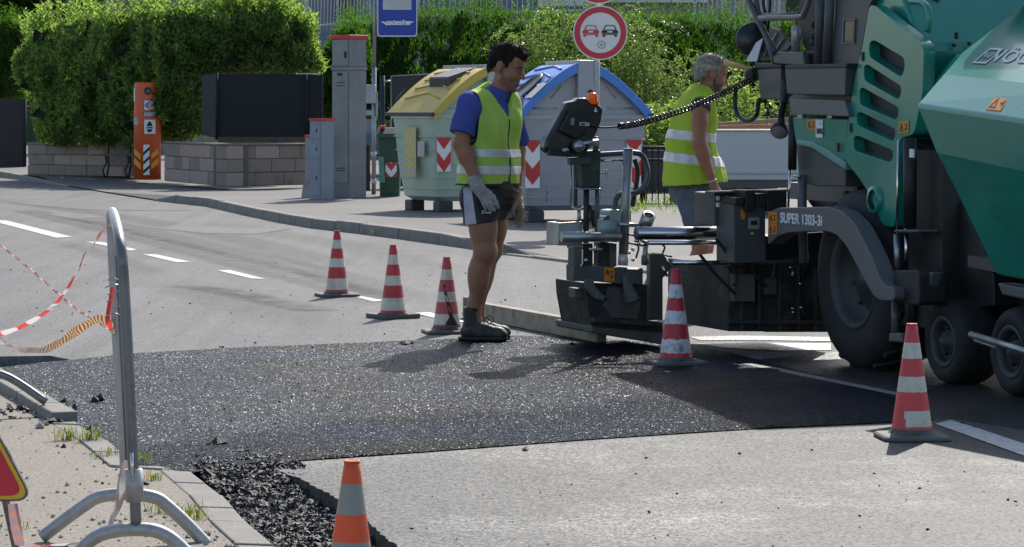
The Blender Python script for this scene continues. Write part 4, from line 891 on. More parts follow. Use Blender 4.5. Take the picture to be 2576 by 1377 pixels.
# small wheelie bin
dw = 45.2; wb = thing('wheelie_bin', 'small dark green bin with a lid squeezed beside the pale green container', 'bin', gr(972, 513, .1)); M_dgrn = mat('dark_green_plastic', (.018, .06, .035), .4, 0, .15, 4, dirt=.3, dirtcol=(.06, .09, .06))
def wring(xa, xb, y, d0, d1): return rounded([at(xa, y, d0), at(xb, y, d0), V((at(xb, y, d0).x, d1, at(xb, y, d0).z)), V((at(xa, y, d0).x, d1, at(xa, y, d0).z))], .05, 4)
MB().loft([wring(956, 1004, 513, dw, dw + .45), wring(950, 1008, 348, dw - .05, dw + .5)], smooth=False).build('body', M_dgrn, wb)
MB().loft([wring(946, 1012, 348, dw - .1, dw + .55), wring(946, 1012, 338, dw - .1, dw + .55), wring(952, 1006, 322, dw + .05, dw + .5)], smooth=False).build('lid', M_dgrn, wb, bevel=.01)
MB().prism([at(x, y, dw - .06) for x, y in ((952, 395), (966, 395), (969, 460), (955, 460))], (0, -.02, 0)).build('sticker', mat('green_sticker', (.10, .26, .2), .5, 0, .2, 20), wb)
chevrons(at(970, 409, dw - .06), V((1, 0, 0)), .17, .22, 2, wb); MB().box(at(962, 320, dw), (.08, .08, .05)).build('lid_button', M_redp, wb, bevel=.01)
# brown gate panel and its post
gp = thing('gate_panel', 'dark brown hinged gate panel on a green steel post behind the pale green container', 'gate', gr(1000, 492, .1)); dg = 50.5
MB().prism([at(x, y, dg) for x, y in ((984, 192), (1210, 180), (1210, 470), (984, 470))], (0, .05, 0)).build('panel', mat('dark_brown_metal', (.035, .03, .03), .5, .2, .2, 3), gp)
for p, q in (((984, 192), (1210, 180)), ((984, 192), (984, 470))): MB().tube([at(*p, dg - .01), at(*q, dg - .01)], .014, 6).build('frame', M_gal, gp)
for x in (994, 1040): MB().tube([at(x, 252, dg - .01), at(x + 26, 222, dg - .01)], .008, 5).build('brace', M_gal, gp)
MB().tube([V((at(962, 0, dg).x, dg, .1)), at(962, 190, dg)], 6.5 * px(dg), 14).build('post', mat('dark_green_steel', (.025, .035, .037), .5, .3), gp)
for y in (205, 330): MB().tube([at(966, y, dg), at(986, y, dg)], .02, 8).build('hinge', M_gal, gp)
# dark railing at the right of the containers
df = 41.5; fr = thing('dark_railing', 'dark iron garden railing between the blue lidded container and the second worker', 'railing', gr(1650, 545, .1)); M_if = mat('dark_iron', (.02, .018, .017), .6, .4, .2, 8)
for y in (372, 402, 514): MB().tube([at(1560, y, df), at(1800, y + 2, df)], .018 if y != 372 else .028, 8).build('rail', M_if, fr)
bb = MB()
for k in range(16): bb.tube([at(1566 + k * 15, 374, df), at(1566 + k * 15, 540, df)], .010, 6)
bb.build('bars', M_if, fr)
for x in (1618, 1690): MB().tube([at(x, 368, df), V((at(x, 0, df).x, df, .1))], .03, 8).build('post', M_if, fr)
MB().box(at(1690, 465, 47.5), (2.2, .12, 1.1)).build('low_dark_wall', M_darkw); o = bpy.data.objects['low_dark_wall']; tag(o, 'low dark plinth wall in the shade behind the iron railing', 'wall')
# flatbed trailer
dtv = 38.; tv = thing('flatbed_trailer', 'white dropside trailer parked behind the second worker', 'trailer', gr(1900, 500, .1)); M_tr = mat('white_trailer_panel', (.50, .51, .50), .45, 0, .05, 1.5, dirt=.2, dirtcol=(.4, .39, .36))
MB().box(at(2010, 392, dtv), (460 * px(dtv), .06, 122 * px(dtv))).build('side_panel', M_tr, tv, bevel=.01)
MB().box(at(2010, 328, dtv - .02), (460 * px(dtv), .08, 5 * px(dtv))).build('top_rail', mat('bare_aluminium', (.6, .6, .6), .35, .8), tv, bevel=.004)
MB().box(at(2010, 437, dtv - .035), (460 * px(dtv), .02, 3 * px(dtv))).build('rub_strip', mat('pale_blue_strip', (.3, .38, .5), .5), tv)
MB().box(at(2010, 463, dtv + .05), (460 * px(dtv), .1, 20 * px(dtv))).build('chassis', mat('dark_chassis', (.10, .095, .09), .7), tv)
MB().box(at(2010, 452, dtv + .8), (460 * px(dtv), 1.5, .05)).build('load_floor', mat('worn_plywood', (.2, .15, .1), .8), tv)
MB().box(at(2010, 392, dtv + 1.6), (460 * px(dtv), .06, 122 * px(dtv))).build('side_panel', M_tr, tv, bevel=.01)
for x in (1900, 2090): MB().lathe([(.0, -.1), (.24, -.1), (.3, -.06), (.3, .06), (.24, .1), (.12, .1), (.10, .07), (.001, .07)], V((at(x, 0, dtv).x, dtv + .2, .4)), (0, -1, 0), 24).build('wheel', M_blk, tv)
for k, (lb, x0, y0, x1, y1, dz) in enumerate([('long timber plank lying on the white trailer, uppermost', 1770, 317, 2010, 300, .55), ('reddish timber plank lying on the white trailer behind its top rail', 1800, 322, 2040, 316, .3)]):
    a, b_ = at(x0, y0, dtv + dz), at(x1, y1, dtv + dz); t = (b_ - a).normalized(); m_ = MB().box((a + b_) / 2, ((b_ - a).length, .16, .06), (t, V((0, 1, 0)), Z)).build('timber_plank', mat('plank%d' % k, ((.24, .2, .14), (.33, .14, .07))[k], .8, 0, .3, 9), base=(a + b_) / 2, bevel=.004); tag(m_, lb, 'plank', 'planks on the trailer')
# steel edge beam lying on the road
a, b_ = gr(1172, 801), gr(1500, 864); t = (b_ - a).normalized(); nr = V((-t.y, t.x, 0)); nr = nr if nr.y > 0 else -nr
M_beam = mat('weathered_timber', (.30, .27, .2), .8, 0, .2, 8, .3, 60, dirt=1., dirtcol=(.06, .055, .05), ds=7)
bmo = thing('edge_board', 'long tar stained timber edge board lying on the road behind the first worker', 'board', (a + b_) / 2)
MB().prism([a + Z * .004, b_ + Z * .004, b_ + nr * .07 + Z * .004, a + nr * .07 + Z * .004], (0, 0, .118)).build('board', M_beam, bmo, bevel=.006)
MB().prism([a - t * .035 - nr * .01 + Z * .004, a - t * .002 - nr * .01 + Z * .004, a - t * .002 + nr * .08 + Z * .004, a - t * .035 + nr * .08 + Z * .004], (0, 0, .14)).build('end_plate', mat('end_plate', (.22, .2, .18), .7, 0, .2, 10), bmo)
MB().tube([a + Z * .03 - t * .06, a + Z * .03 + t * .02], .012, 8).build('hook', M_gal, bmo)
# ================================================================ asphalt paver
PO, PF, PN = V((1.871, 16.66, 0)), V((.346, -.938, 0)).normalized(), V((.938, .346, 0)).normalized()
def pv(x, y, v=0.): return onp(x, y, PO + PN * v, PN)
def pf(x, y, u): return onp(x, y, PO + PF * u, PF)
def Lc(u, v, z): return PO + PF * u + PN * v + Z * z
def ul(p): return (p - PO).dot(PF)
M_green = mat('green_machine_paint', (.008, .235, .165), .3, 0, .12, 2.5, .03, 25, coat=.4, dirt=.3, dirtcol=(.035, .15, .12), ds=2.6, grime_rough=.2)
M_dgrey = mat('dark_grey_machine_paint', (.06, .068, .072), .48, 0, .15, 4, .08, 60, dirt=.4, dirtcol=(.10, .095, .085), ds=3); M_mgrey = mat('mid_grey_machine_paint', (.10, .105, .115), .45, 0, .15, 4, .08, 60, dirt=.4, dirtcol=(.14, .13, .12), ds=3)
M_black = mat('black_machine_parts', (.012, .013, .014), .55, 0, .3, 6, .1, 60, dirt=.3, dirtcol=(.04, .037, .033), ds=4); M_tyre = mat('tyre_rubber', (.011, .012, .013), .75, 0, .3, 8, .2, 60, dirt=.4, dirtcol=(.035, .034, .032), ds=4); M_rim = mat('dusty_rim', (.05, .056, .06), .6, .2, .25, 6, dirt=.5, dirtcol=(.05, .047, .043)); M_chr = mat('polished_steel', (.62, .62, .62), .16, 1., .1, 6)
M_steel = mat('worn_zinc_steel', (.36, .38, .38), .38, .8, .2, 8, .1, 50, dirt=.4, dirtcol=(.2, .19, .17), ds=6); M_mot = mat('pale_motor_paint', (.30, .37, .36), .45, .1, .15, 6, dirt=.4, dirtcol=(.2, .21, .2)); M_ora = mat('orange_sticker', (.62, .22, .02), .5, 0, .1, 8); M_screed = mat('screed_steel', (.10, .105, .10), .6, .3, .3, 6, .2, 50, dirt=.6, dirtcol=(.12, .105, .085), ds=5); M_tar = mat('tarred_steel', (.030, .031, .030), .7, .1, .5, 8, .5, 40, dirt=.75, dirtcol=(.085, .08, .066), ds=4)
pav = thing('asphalt_paver', 'large green and dark grey wheeled asphalt paver laying the fresh mat', 'paver', PO)
def side(nm, pix, v, t, m, par=pav, bev=.008, rd=0.):
    p = [pv(x, y, v) for x, y in pix]
    if rd: p = rounded(p, rd)
    return MB().prism(p, PN * t).build(nm, m, par, bevel=bev)
def front(nm, pix, u, t, m, par=pav, bev=.006, rd=0.):
    p = [pf(x, y, u) for x, y in pix]
    if rd: p = rounded(p, rd)
    return MB().prism(p, -PF * t).build(nm, m, par, bevel=bev)
def sticker(pix, v, par, m=M_ora, front_u=None, marks=True, tri=None):
    P_ = [(pf(x, y, front_u) if front_u is not None else pv(x, y, v)) for x, y in pix]; nn = PF if front_u is not None else -PN
    o = MB().prism([p + nn * .002 for p in P_], nn * .002).build('warning_sticker', m, par)
    if marks:
        a, b_, c, d = P_; q = lambda s, t: a.lerp(b_, s).lerp(d.lerp(c, s), t) + nn * .0045
        t_ = tri or (.1, .5, .15, .85); w0, w1, h0, h1 = t_; mk = MB(); O_, I_ = [(w0, h1), (w1, h1), ((w0 + w1) / 2, h0)], [(w0 + .08, h1 - .08), (w1 - .08, h1 - .08), ((w0 + w1) / 2, h0 + .2)]
        bm = holed([q(*s) for s in O_], [[q(*s) for s in I_]], nn * .001); bm_build(bm, 'warning_triangle', M_blk, o)
        mk.prism([q((w0 + w1) / 2 - .03, h0 + .3), q((w0 + w1) / 2 + .03, h0 + .3), q((w0 + w1) / 2 + .02, h1 - .2), q((w0 + w1) / 2 - .02, h1 - .2)], nn * .001)
        for s0, s1, t0, t1 in ((.62, .86, .25, .33), (.72, .78, .25, .6), (.6, .9, .62, .7), (.66, .72, .7, .84)): mk.prism([q(s0, t0), q(s1, t0), q(s1, t1), q(s0, t1)], nn * .001)
        mk.build('pictogram', M_blk, o)
    return o
# --- main body
body = [(2150, -90), (2240, -90), (2313, 106), (2319, 128), (2314, 240), (2294, 338), (2262, 346), (2250, 560), (2222, 566), (2166, 452), (2126, 398)]
side('body', body, .10, 1.75, M_green, bev=.02)
vents = [[(2187, 107), (2199, 101), (2274, 146), (2276, 170), (2268, 195), (2186, 143)], [(2173, 168), (2181, 162), (2266, 217), (2267, 234), (2260, 251), (2173, 202)], [(2162, 227), (2169, 220), (2259, 270), (2260, 287), (2254, 303), (2162, 263)], [(2154, 289), (2163, 281), (2252, 325), (2252, 341), (2246, 356), (2156, 315)], [(2147, 347), (2156, 341), (2246, 379), (2246, 398), (2239, 409), (2148, 379)]]
panel = [(2187, 14), (2200, 14), (2316, 107), (2324, 124), (2321, 234), (2299, 338), (2264, 348), (2257, 465), (2251, 573), (2222, 568), (2203, 530), (2180, 478), (2165, 454), (2124, 400), (2135, 293), (2150, 195), (2167, 128)]
hole = [(2212 + 9 * math.cos(a), 503 + 17 * math.sin(a)) for a in np.linspace(0, 2 * math.pi, 16, endpoint=False)]
bm = holed(rounded([pv(x, y, 0) for x, y in panel], .04, 3), [rounded([pv(x, y, 0) for x, y in h_], .035, 3) for h_ in vents] + [[pv(x, y, 0) for x, y in hole]], PN * .07)
vp = bm_build(bm, 'vented_side_panel', M_green, pav, bevel=.010)
for h_ in vents: side('vent_recess', [(sum(p[0] for p in h_) / 6 + (x - sum(p[0] for p in h_) / 6) * 1.08, sum(p[1] for p in h_) / 6 + (y - sum(p[1] for p in h_) / 6) * 1.12) for x, y in h_], .066, .03, M_black, vp, bev=0)
MB().lathe([(.055, -.02), (.075, -.02), (.075, .05), (.055, .05)], pv(2203, 503, 0) , PN, 20, caps=False).build('tow_eye', M_green, vp); MB().lathe([(.05, .05), (.001, .05)], pv(2206, 503, 0), PN, 16).build('eye_recess', M_black, vp)
for x, y in ((2170, 143), (2140, 322), (2108, 371)): MB().box(pv(x, y, -.003), (.02, .01, .05), (PF, PN, Z)).build('latch', M_black, vp)
lp = side('lower_side_panel', [(1991, 294), (2133, 300), (2125, 398), (2126, 426), (2079, 394), (2041, 369), (2002, 359)], .01, .3, M_green, rd=.02)
side('arch_lip', [(2002, 350), (2045, 358), (2085, 380), (2126, 409), (2126, 430), (2079, 398), (2041, 373), (2003, 363)], -.004, .06, mat('edge_reflection_green', (.12, .30, .26), .35), lp)  # lip paler than the panel: its reflection is put into the colour
for x in (2018, 2092): MB().box(pv(x, 292, 0), (.06, .03, .025), (PF, PN, Z)).build('hinge', M_steel, lp)
sticker([(2031, 301), (2053, 301), (2053, 327), (2031, 327)], .01, pav); tg = MB().prism([pv(x, y, .007) for x, y in ((2053, 301), (2071, 302), (2070, 347), (2053, 346))], -PN * .003).build('noise_label', M_plw, pav)
text_mesh('105', 17 * px(17.4), pv(2061, 331, .002), PF, Z, M_blk, 'lettering', tg, sx=1.35, bold=.002); text_mesh('L', 8 * px(17.4), pv(2064, 312, .002), PF, Z, M_blk, 'lettering', tg); text_mesh('g', 7 * px(17.4), pv(2068.5, 335, .002), PF, Z, M_blk, 'lettering', tg)
sticker([(2262, 305), (2288, 304), (2287, 335), (2262, 336)], 0, pav)
# arch underside
side('wheel_arch', [(2002, 362), (2041, 372), (2079, 397), (2126, 430), (2126, 470), (2060, 470), (2010, 460)], .06, .9, M_dgrey)
# --- grey rear module
side('rear_panel', [(2112, -70), (2232, -70), (2186, 16), (2134, 298), (1990, 292), (1985, 245), (2092, 168)], .06, .8, M_dgrey, rd=.01)
side('inspection_window', [(2121, 50), (2148, 50), (2146, 108), (2118, 108)], .055, .02, mat('dark_glass', (.02, .025, .025), .15))
bm = holed([pv(x, y, .05) for x, y in ((2120, 48), (2150, 48), (2147, 110), (2116, 110))], [[pv(x, y, .05) for x, y in ((2123, 52), (2146, 52), (2143.5, 106), (2120, 106))]], PN * .01); bm_build(bm, 'window_frame', M_mgrey, pav)
side('upper_locker', [(1974, 169), (2128, 165), (2125, 241), (1979, 237)], -.04, .4, M_dgrey, rd=.01); side('locker_lid', [(1974, 164), (2129, 160), (2129, 170), (1974, 173)], -.05, .4, M_black, rd=.004)
side('lower_step', [(1986, 248), (2124, 253), (2136, 293), (1990, 287)], -.03, .4, M_mgrey, rd=.01)
side('side_locker', [(1905, 174), (1964, 170), (1964, 251), (1912, 250)], .1, .35, M_dgrey, rd=.012); side('locker_cap', [(1897, 158), (1966, 160), (1966, 171), (1900, 174)], .09, .36, M_black)
side('bracket_plate', [(1947, 131), (2019, 131), (2024, 166), (1945, 160)], .05, .04, M_dgrey); side('seat_shell', [(2013, -60), (2052, -60), (2056, 30), (2052, 130), (2026, 132), (2008, 60)], .3, .5, M_black, rd=.05); side('console_box', [(2024, 130), (2062, 128), (2060, 168), (2024, 168)], .12, .3, M_black)
def tb(nm, pts, r, m, v=None, par=pav, n=10, sm=0):
    P_ = [pv(x, y, (q[0] if q else v)) for x, y, *q in pts]; P_ = spline(P_, sm) if sm else P_
    return MB().tube(P_, r, n).build(nm, m, par)
tb('frame_tube', [(1878, -40), (1885, 0), (1904, 44), (1950, 134)], .018, M_dgrey, .05, sm=4); tb('frame_tube', [(1898, -40), (1906, 20), (1926, 90), (1950, 158)], .016, M_dgrey, .08, sm=4)
tb('guard_rail', [(1912, 46), (2008, 44), (2024, 32), (2036, 0), (2044, -40)], .018, M_mgrey, .0, sm=5); tb('guard_rail', [(1920, 38), (2010, 36)], .012, M_mgrey, .06)
tb('roof_post', [(2066, -60), (2060, 168)], .030, M_dgrey, .04); tb('roof_post', [(2093, -60), (2080, 168)], .030, M_dgrey, .04)
tb('cable', [(1922, -30), (1920, 10), (1926, 40), (1922, 90)], .010, M_black, .1, sm=4); tb('cable', [(1938, -30), (1935, 45), (1928, 100)], .009, M_black, .1, sm=4)
for y in (62, 90, 108): MB().sph(pv(2050, y, .2), .025).build('knob', M_black, pav)
# mirror, clear plates
mr = pv(1893, 100, .2); MB().lathe([(.001, -.03), (.095, -.025), (.105, 0), (.103, .012), (.001, .014)], mr, (.1, -1, .1), 30).build('round_mirror', mat('dark_mirror_back', (.02, .022, .026), .3), pav)
side('clear_plate', [(1875, 155), (1901, 108), (1919, 96), (1903, 155)], .16, .006, mat('bluish_clear_plate', (.35, .45, .62), .15), bev=0); side('deflector_board', [(1940, 70), (1960, 76), (1992, 112), (1980, 125), (1952, 132), (1926, 152), (1912, 152)], .22, .02, M_dgrey, bev=.003)
for p, q in (((1955, 82), (1922, 140)), ((1972, 95), (1940, 145))): MB().tube([pv(*p, .21), pv(*q, .21)], .006, 6).build('deflector_strip', M_steel, pav)
# lamp and its arm
tb('lamp_arm', [(1974, 200), (1976, 240), (1966, 290), (1966, 312)], .022, M_black, .08, sm=4); lc = pv(1961, 329, .05)
MB().lathe([(.001, -.05), (.03, -.048), (.05, -.02), (.054, .01), (.048, .02), (.001, .016)], lc, (-.25, -.75, -.6), 20, mis=[0, 0, 0, 0, 1]).build('work_lamp', [M_black, mat('lamp_glass', (.25, .25, .24), .08)], pav)
tb('hose', [(1852, 218), (1849, 250), (1852, 280), (1868, 300), (1888, 303), (1904, 288), (1907, 262), (1912, 250)], .014, M_black, .0, sm=6); tb('wire', [(1960, 250), (1962, 270), (1945, 290), (1938, 285), (1950, 277)], .003, M_steel, .05, sm=5)
# --- lift cylinder and posts behind the wheel
tb('lift_cylinder', [(1994, 292), (1993, 428)], .026, M_black, .02); tb('lift_rod', [(1988, 425), (1982, 540)], .007, M_chr, .02); tb('support_post', [(2018, 440), (2018, 520), (2022, 660)], .028, M_mgrey, .05); MB().lathe([(.03, 0), (.03, .012), (.001, .014)], pv(2009, 446, .03), Z, 14).build('post_cap', M_chr, pav)
# --- rear wheel
def wheel(nm, c, r, w, rim, deep, lugs=0):
    """c: centre of the outer face"""
    t = MB().lathe([(rim, .012), (rim + .02, -.004), (r * .80, -.012), (r * .94, .012), (r * .985, .04), (r, .08), (r, w - .08), (r * .985, w - .04), (r * .9, w), (rim, w - .01)], c, PN, 56, caps=False)
    if lugs:
        for k in range(lugs):
            a = 2 * math.pi * k / lugs; rd = PF * math.cos(a) + Z * math.sin(a); tn = -PF * math.sin(a) + Z * math.cos(a)
            for s, o in ((0, .04), (.5, w - .16)):
                aa = a + s * 2 * math.pi / lugs; rd = PF * math.cos(aa) + Z * math.sin(aa); tn = -PF * math.sin(aa) + Z * math.cos(aa)
                t.box(c + rd * (r - .003) + PN * (o + .06), (.03, .035, .14), (rd, tn, (PN + tn * .5).normalized()))
    T_ = t.build(nm, M_tyre, pav); rmb = MB().lathe([(rim + .012, .0), (rim + .005, -.008), (rim - .02, .006), (rim * .86, .03), (rim * .80, deep), (rim * .5, deep), (rim * .45, deep - .03), (rim * .25, deep - .035), (rim * .2, deep - .06), (.001, deep - .06)], c, PN, 40, caps=False); rm = rmb.build('rim', M_rim, T_)
    nb = MB()
    for k in range(8):
        a = 2 * math.pi * k / 8 + .2; nb.lathe([(.012, 0), (.012, -.02), (.001, -.02)], c + (PF * math.cos(a) + Z * math.sin(a)) * rim * .62 + PN * deep, PN, 6)
    bpy.data.objects.remove(rm); rmb.v, rmb.f, rmb.m, rmb.s = rmb.v, rmb.f, rmb.m, rmb.s; rmb.add(nb.v, nb.f, 1, True); rmb.build('rim', [M_rim, M_black], T_); return T_
cw = pv(2146, 702, 0.0); rw = cw.z + .003
wheel('rear_wheel', cw, rw, .36, .27, .10, 22)
for x, y in ((2372, 860), (2541, 886)):
    c = pv(x, y, 0.02); wheel('front_wheel', c, c.z + .003, .24, .125, .05)
# --- underbody
MB().box(Lc(-.0, 1.05, .62), (1.5, 1.0, .5), (PF, PN, Z)).build('chassis', M_black, pav)
MB().box(Lc(1.75, 1.0, .50), (2.0, 1.4, .5), (PF, PN, Z)).build('front_frame', M_black, pav)
MB().box(Lc(.75, .16, .75), (.5, .2, .95), (PF, PN, Z)).build('axle_housing', M_black, pav)
side('inner_guard', [(2300, 350), (2352, 385), (2410, 495), (2500, 690), (2500, 770), (2330, 790), (2262, 770), (2262, 350)], .16, .5, M_black)
# --- tow arm with the lettering
arm = [(1932, 534), (1957, 523), (2082, 520), (2120, 534), (2150, 564), (2173, 606), (2196, 655), (2214, 702), (2226, 719), (2250, 724), (2250, 757), (2215, 757), (2196, 744), (2180, 716), (2154, 667), (2127, 617), (2105, 592), (2082, 583), (2040, 583), (1983, 586), (1956, 595), (1930, 618)]
ta = side('tow_arm', arm, -.20, .10, M_mgrey, bev=.006, rd=.03)
def fit_text(txt, x0, x1, yc, hpx, v, m, par):
    a, b_ = pv(x0, yc, v), pv(x1, yc + (x1 - x0) * .0, v); w_ = (b_ - a).dot(PF); d = a.y; size = hpx * px(d) / .72
    cu = bpy.data.curves.new('t', 'FONT'); cu.body = txt; cu.size = size; o = bpy.data.objects.new('t', cu); COL.objects.link(o); bpy.context.view_layer.update(); tw = o.dimensions.x; bpy.data.objects.remove(o); bpy.data.curves.remove(cu)
    return text_mesh(txt, size, (a + b_) / 2, PF, Z, m, 'lettering', par, sx=w_ / tw, bold=.0015)
fit_text('SUPER 1303-3i', 1964, 2068, 553.5, 26, -.203, mat('pale_lettering', (.78, .80, .80), .5), ta)
sticker([(1934, 534), (1956, 534), (1956, 562), (1934, 562)], -.2, pav); sticker([(1934, 563), (1956, 563), (1956, 590), (1934, 590)], -.2, pav)
# --- cylinder group in front of the rear wheel
tb('hydraulic_cylinder', [(2289, 348), (2289, 575)], .036, M_black, -.03); tb('chrome_rod', [(2260, 352), (2256, 600)], .007, M_chr, -.05); tb('guide_tube', [(2256, 590), (2257, 690)], .018, M_steel, -.06); tb('piston_rod', [(2280, 575), (2279, 682)], .010, M_chr, -.03)
side('cylinder_flange', [(2248, 578), (2310, 578), (2310, 586), (2248, 586)], -.08, .12, M_dgrey); side('arm_bracket', [(2246, 680), (2312, 680), (2312, 770), (2246, 760)], -.14, .16, M_black, rd=.03); tb('lower_post', [(2252, 757), (2251, 845)], .021, M_mgrey, -.06); side('post_foot', [(2236, 838), (2266, 838), (2268, 862), (2234, 860)], -.1, .08, M_mgrey)
side('step_bracket', [(2308, 683), (2347, 686), (2328, 754), (2318, 756)], -.08, .06, M_mgrey); tb('inner_column', [(2296, 690), (2294, 850)], .035, M_black, .05)
MB().box(pv(2294, 386, -.07), (.04, .01, .045), (PF, PN, Z)).build('white_tag', M_plw, pav)
# --- hopper
def hp(x, y, v): return pv(x, y, v)
A_, AR = hp(2305, 264, -.35), hp(2740, 329, -.35); K1, K2 = hp(2372, 187, -.16), hp(2740, 226, -.16); T1 = hp(2419, 132, .02); nK = (K2 - K1).cross(T1 - K1).normalized(); T2, T3 = onp(2524, 51, K1, nK), onp(2740, -115, K1, nK)
C1, C2 = hp(2354, 384, -.30), hp(2740, 466, -.30); B1, B2, B3 = hp(2409, 490, -.2), hp(2505, 692, -.06), hp(2740, 735, -.06)
sh = [A_, AR, K1, K2, T1, T2, T3, C1, C2, B1, B2, B3]; th_ = PN * .10; m_ = MB(); n_ = len(sh); m_.v = sh + [p + PN * (.14 if i in (0, 1) else .1) for i, p in enumerate(sh)]
FCS = [(0, 1, 3, 2), (2, 3, 6, 5, 4), (0, 7, 8, 1), (7, 9, 10, 11, 8)]
for f in FCS: m_.f += [list(f), [i + n_ for i in f][::-1]]; m_.m += [0, 0]; m_.s += [False, False]
bd_ = [0, 2, 4, 5, 6, 3, 1, 8, 11, 10, 9, 7]
for i in range(len(bd_)): a, b_ = bd_[i], bd_[(i + 1) % len(bd_)]; m_.f.append([a, b_, b_ + n_, a + n_]); m_.m.append(0); m_.s.append(False)
hop = m_.build('hopper_side', M_green, pav, bevel=.016, seg=3)
# rear wall of the hopper, other wing and floor
MB().prism([hp(2330, 250, .05), hp(2420, 136, .12), hp(2420, 136, 1.9), hp(2330, 250, 1.9)], -PF * .06).build('hopper_rear_wall', M_green, pav)
MB().prism([p + PN * 2.3 for p in (A_, AR, T3, T2, T1)], PN * .1).build('hopper_wing', M_green, pav)
MB().prism([Lc(1.2, .1, .62), Lc(2.9, .1, .55), Lc(2.9, 1.9, .55), Lc(1.2, 1.9, .62)], Z * .06).build('hopper_floor', M_dgrey, pav)
side('hopper_skirt', [(2508, 712), (2740, 752), (2740, 790), (2520, 742)], -.04, .1, M_dgrey)
# logo on the sloping wing
e1 = (K2 - K1).normalized(); nrm = e1.cross(T1 - K1).normalized(); nrm = nrm if nrm.y < 0 else -nrm; e2 = nrm.cross(e1); e2 = e2 if e2.z > 0 else -e2
def onw(x, y): return onp(x, y, K1, nrm) + nrm * .004
M_logo = mat('pale_logo_film', (.50, .56, .58), .4)
q = [onw(*p) for p in ((2446, 161), (2492, 123), (2526, 125), (2480, 163))]; ctr = sum(q, V((0, 0, 0))) / 4; bm = holed(q, [[ctr + (p - ctr) * .80 for p in q]], nrm * .002); bm_build(bm, 'logo_frame', M_logo, hop)
wz = [q[0].lerp(q[3], s).lerp(q[1].lerp(q[2], s), t) for s, t in ((.25, .68), (.38, .34), (.5, .6), (.62, .34), (.78, .68))]; MB().tube([p + nrm * .001 for p in wz], .006, 5).build('logo_mark', M_logo, hop)
tl = onw(2489, 156); tr_ = onw(2640, 163)
up_w = (onw(2520, 118) - onw(2489, 156)).normalized()
cu = bpy.data.curves.new('t', 'FONT'); cu.body = 'VÖGELE'; cu.size = 1; cu.offset = .02; cu.extrude = .01; o = bpy.data.objects.new('t', cu); COL.objects.link(o); me = bpy.data.meshes.new_from_object(o.evaluated_get(bpy.context.evaluated_depsgraph_get())); bpy.data.objects.remove(o)
rg_ = (tr_ - tl); xs = max(v.co.x for v in me.vertices); hh_ = (onw(2520, 118) - onw(2489, 156)).length / .74 * .82
M4 = Matrix(((rg_.x / xs * 1.05, up_w.x * hh_, nrm.x * .1, tl.x), (rg_.y / xs * 1.05, up_w.y * hh_, nrm.y * .1, tl.y), (rg_.z / xs * 1.05, up_w.z * hh_, nrm.z * .1, tl.z), (0, 0, 0, 1))); me.transform(M4); me.materials.append(M_logo); link('logo_lettering', me, hop)
n2_ = (AR - A_).cross(K1 - A_).normalized(); n2_ = n2_ if n2_.y < 0 else -n2_
st_ = [onp(x, y, A_, n2_) + n2_ * .003 for x, y in ((2507, 243), (2542, 246), (2517, 281), (2481, 277))]; so_ = MB().prism(st_, n2_ * .002).build('warning_sticker', M_ora, pav)
qq = lambda s, t: st_[0].lerp(st_[1], s).lerp(st_[3].lerp(st_[2], s), t) + n2_ * .0025
bm = holed([qq(.08, .85), qq(.55, .85), qq(.32, .12)], [[qq(.16, .77), qq(.46, .77), qq(.31, .3)]], n2_ * .001); bm_build(bm, 'warning_triangle', M_blk, so_); MB().prism([qq(.68, .45), qq(.9, .4), qq(.92, .5), qq(.7, .55)], n2_ * .001).prism([qq(.86, .25), qq(.92, .25), qq(.9, .7), qq(.84, .7)], n2_ * .001).build('pictogram', M_blk, so_)
# hood details
tb('grab_handle', [(2290, 4), (2318, 6), (2334, 20), (2338, 50), (2334, 80)], .018, M_green, .12, sm=5); tb('hood_post', [(2354, -30), (2353, 62)], .022, M_black, .3); MB().prism([Lc(.95, .3, 2.16), Lc(1.5, .3, 2.10), Lc(1.5, 1.9, 2.10), Lc(.95, 1.9, 2.16)], Z * .05).build('hood_cover', mat('pale_grey_cover', (.33, .31, .34), .6), pav)
for x, y in ((2406, 85), (2406, 94), (2400, 114), (2438, 110)): MB().sph(pf(x, y, ul(pv(2318, 150, .1)) + .012), .012, 8, 6).build('bolt', M_black, pav)
# canopy over the platform
zc = 2.75; sh_ = V((.33, 1.2, 0)) * zc
c1_, c2_ = gr(1535, 940) + sh_ + Z * zc, gr(1905, 1079) + sh_ + Z * zc
MB().prism([c1_, c2_, c2_ + PN * 2.3, c1_ + PN * 2.3], Z * .08).build('canopy_roof', M_mgrey, pav, bevel=.03)
for p in (c1_ + PN * 1.5 + (c2_ - c1_) * .3, c1_ + PN * 2.2 + (c2_ - c1_) * .1, c2_ + PN * .9 - (c2_ - c1_) * .05, c2_ + PN * 2.2 - (c2_ - c1_) * .05): MB().tube([V((p.x, p.y, 1.0 if p.y < 18 else 1.2)), p], .03, 8).build('canopy_post', M_mgrey, pav)
MB().box(Lc(-.75, 1.1, .95), (1.3, 1.6, .1), (PF, PN, Z)).build('platform', M_dgrey, pav)
# push roller rod at the lower right
MB().tube([at(2443, 842, 15.1), at(2640, 902, 14.2)], .018, 12).build('push_rod', M_steel, pav); MB().tube([at(2452, 856, 15.15), at(2500, 872, 14.9)], .010, 8).build('rod_pin', M_steel, pav)

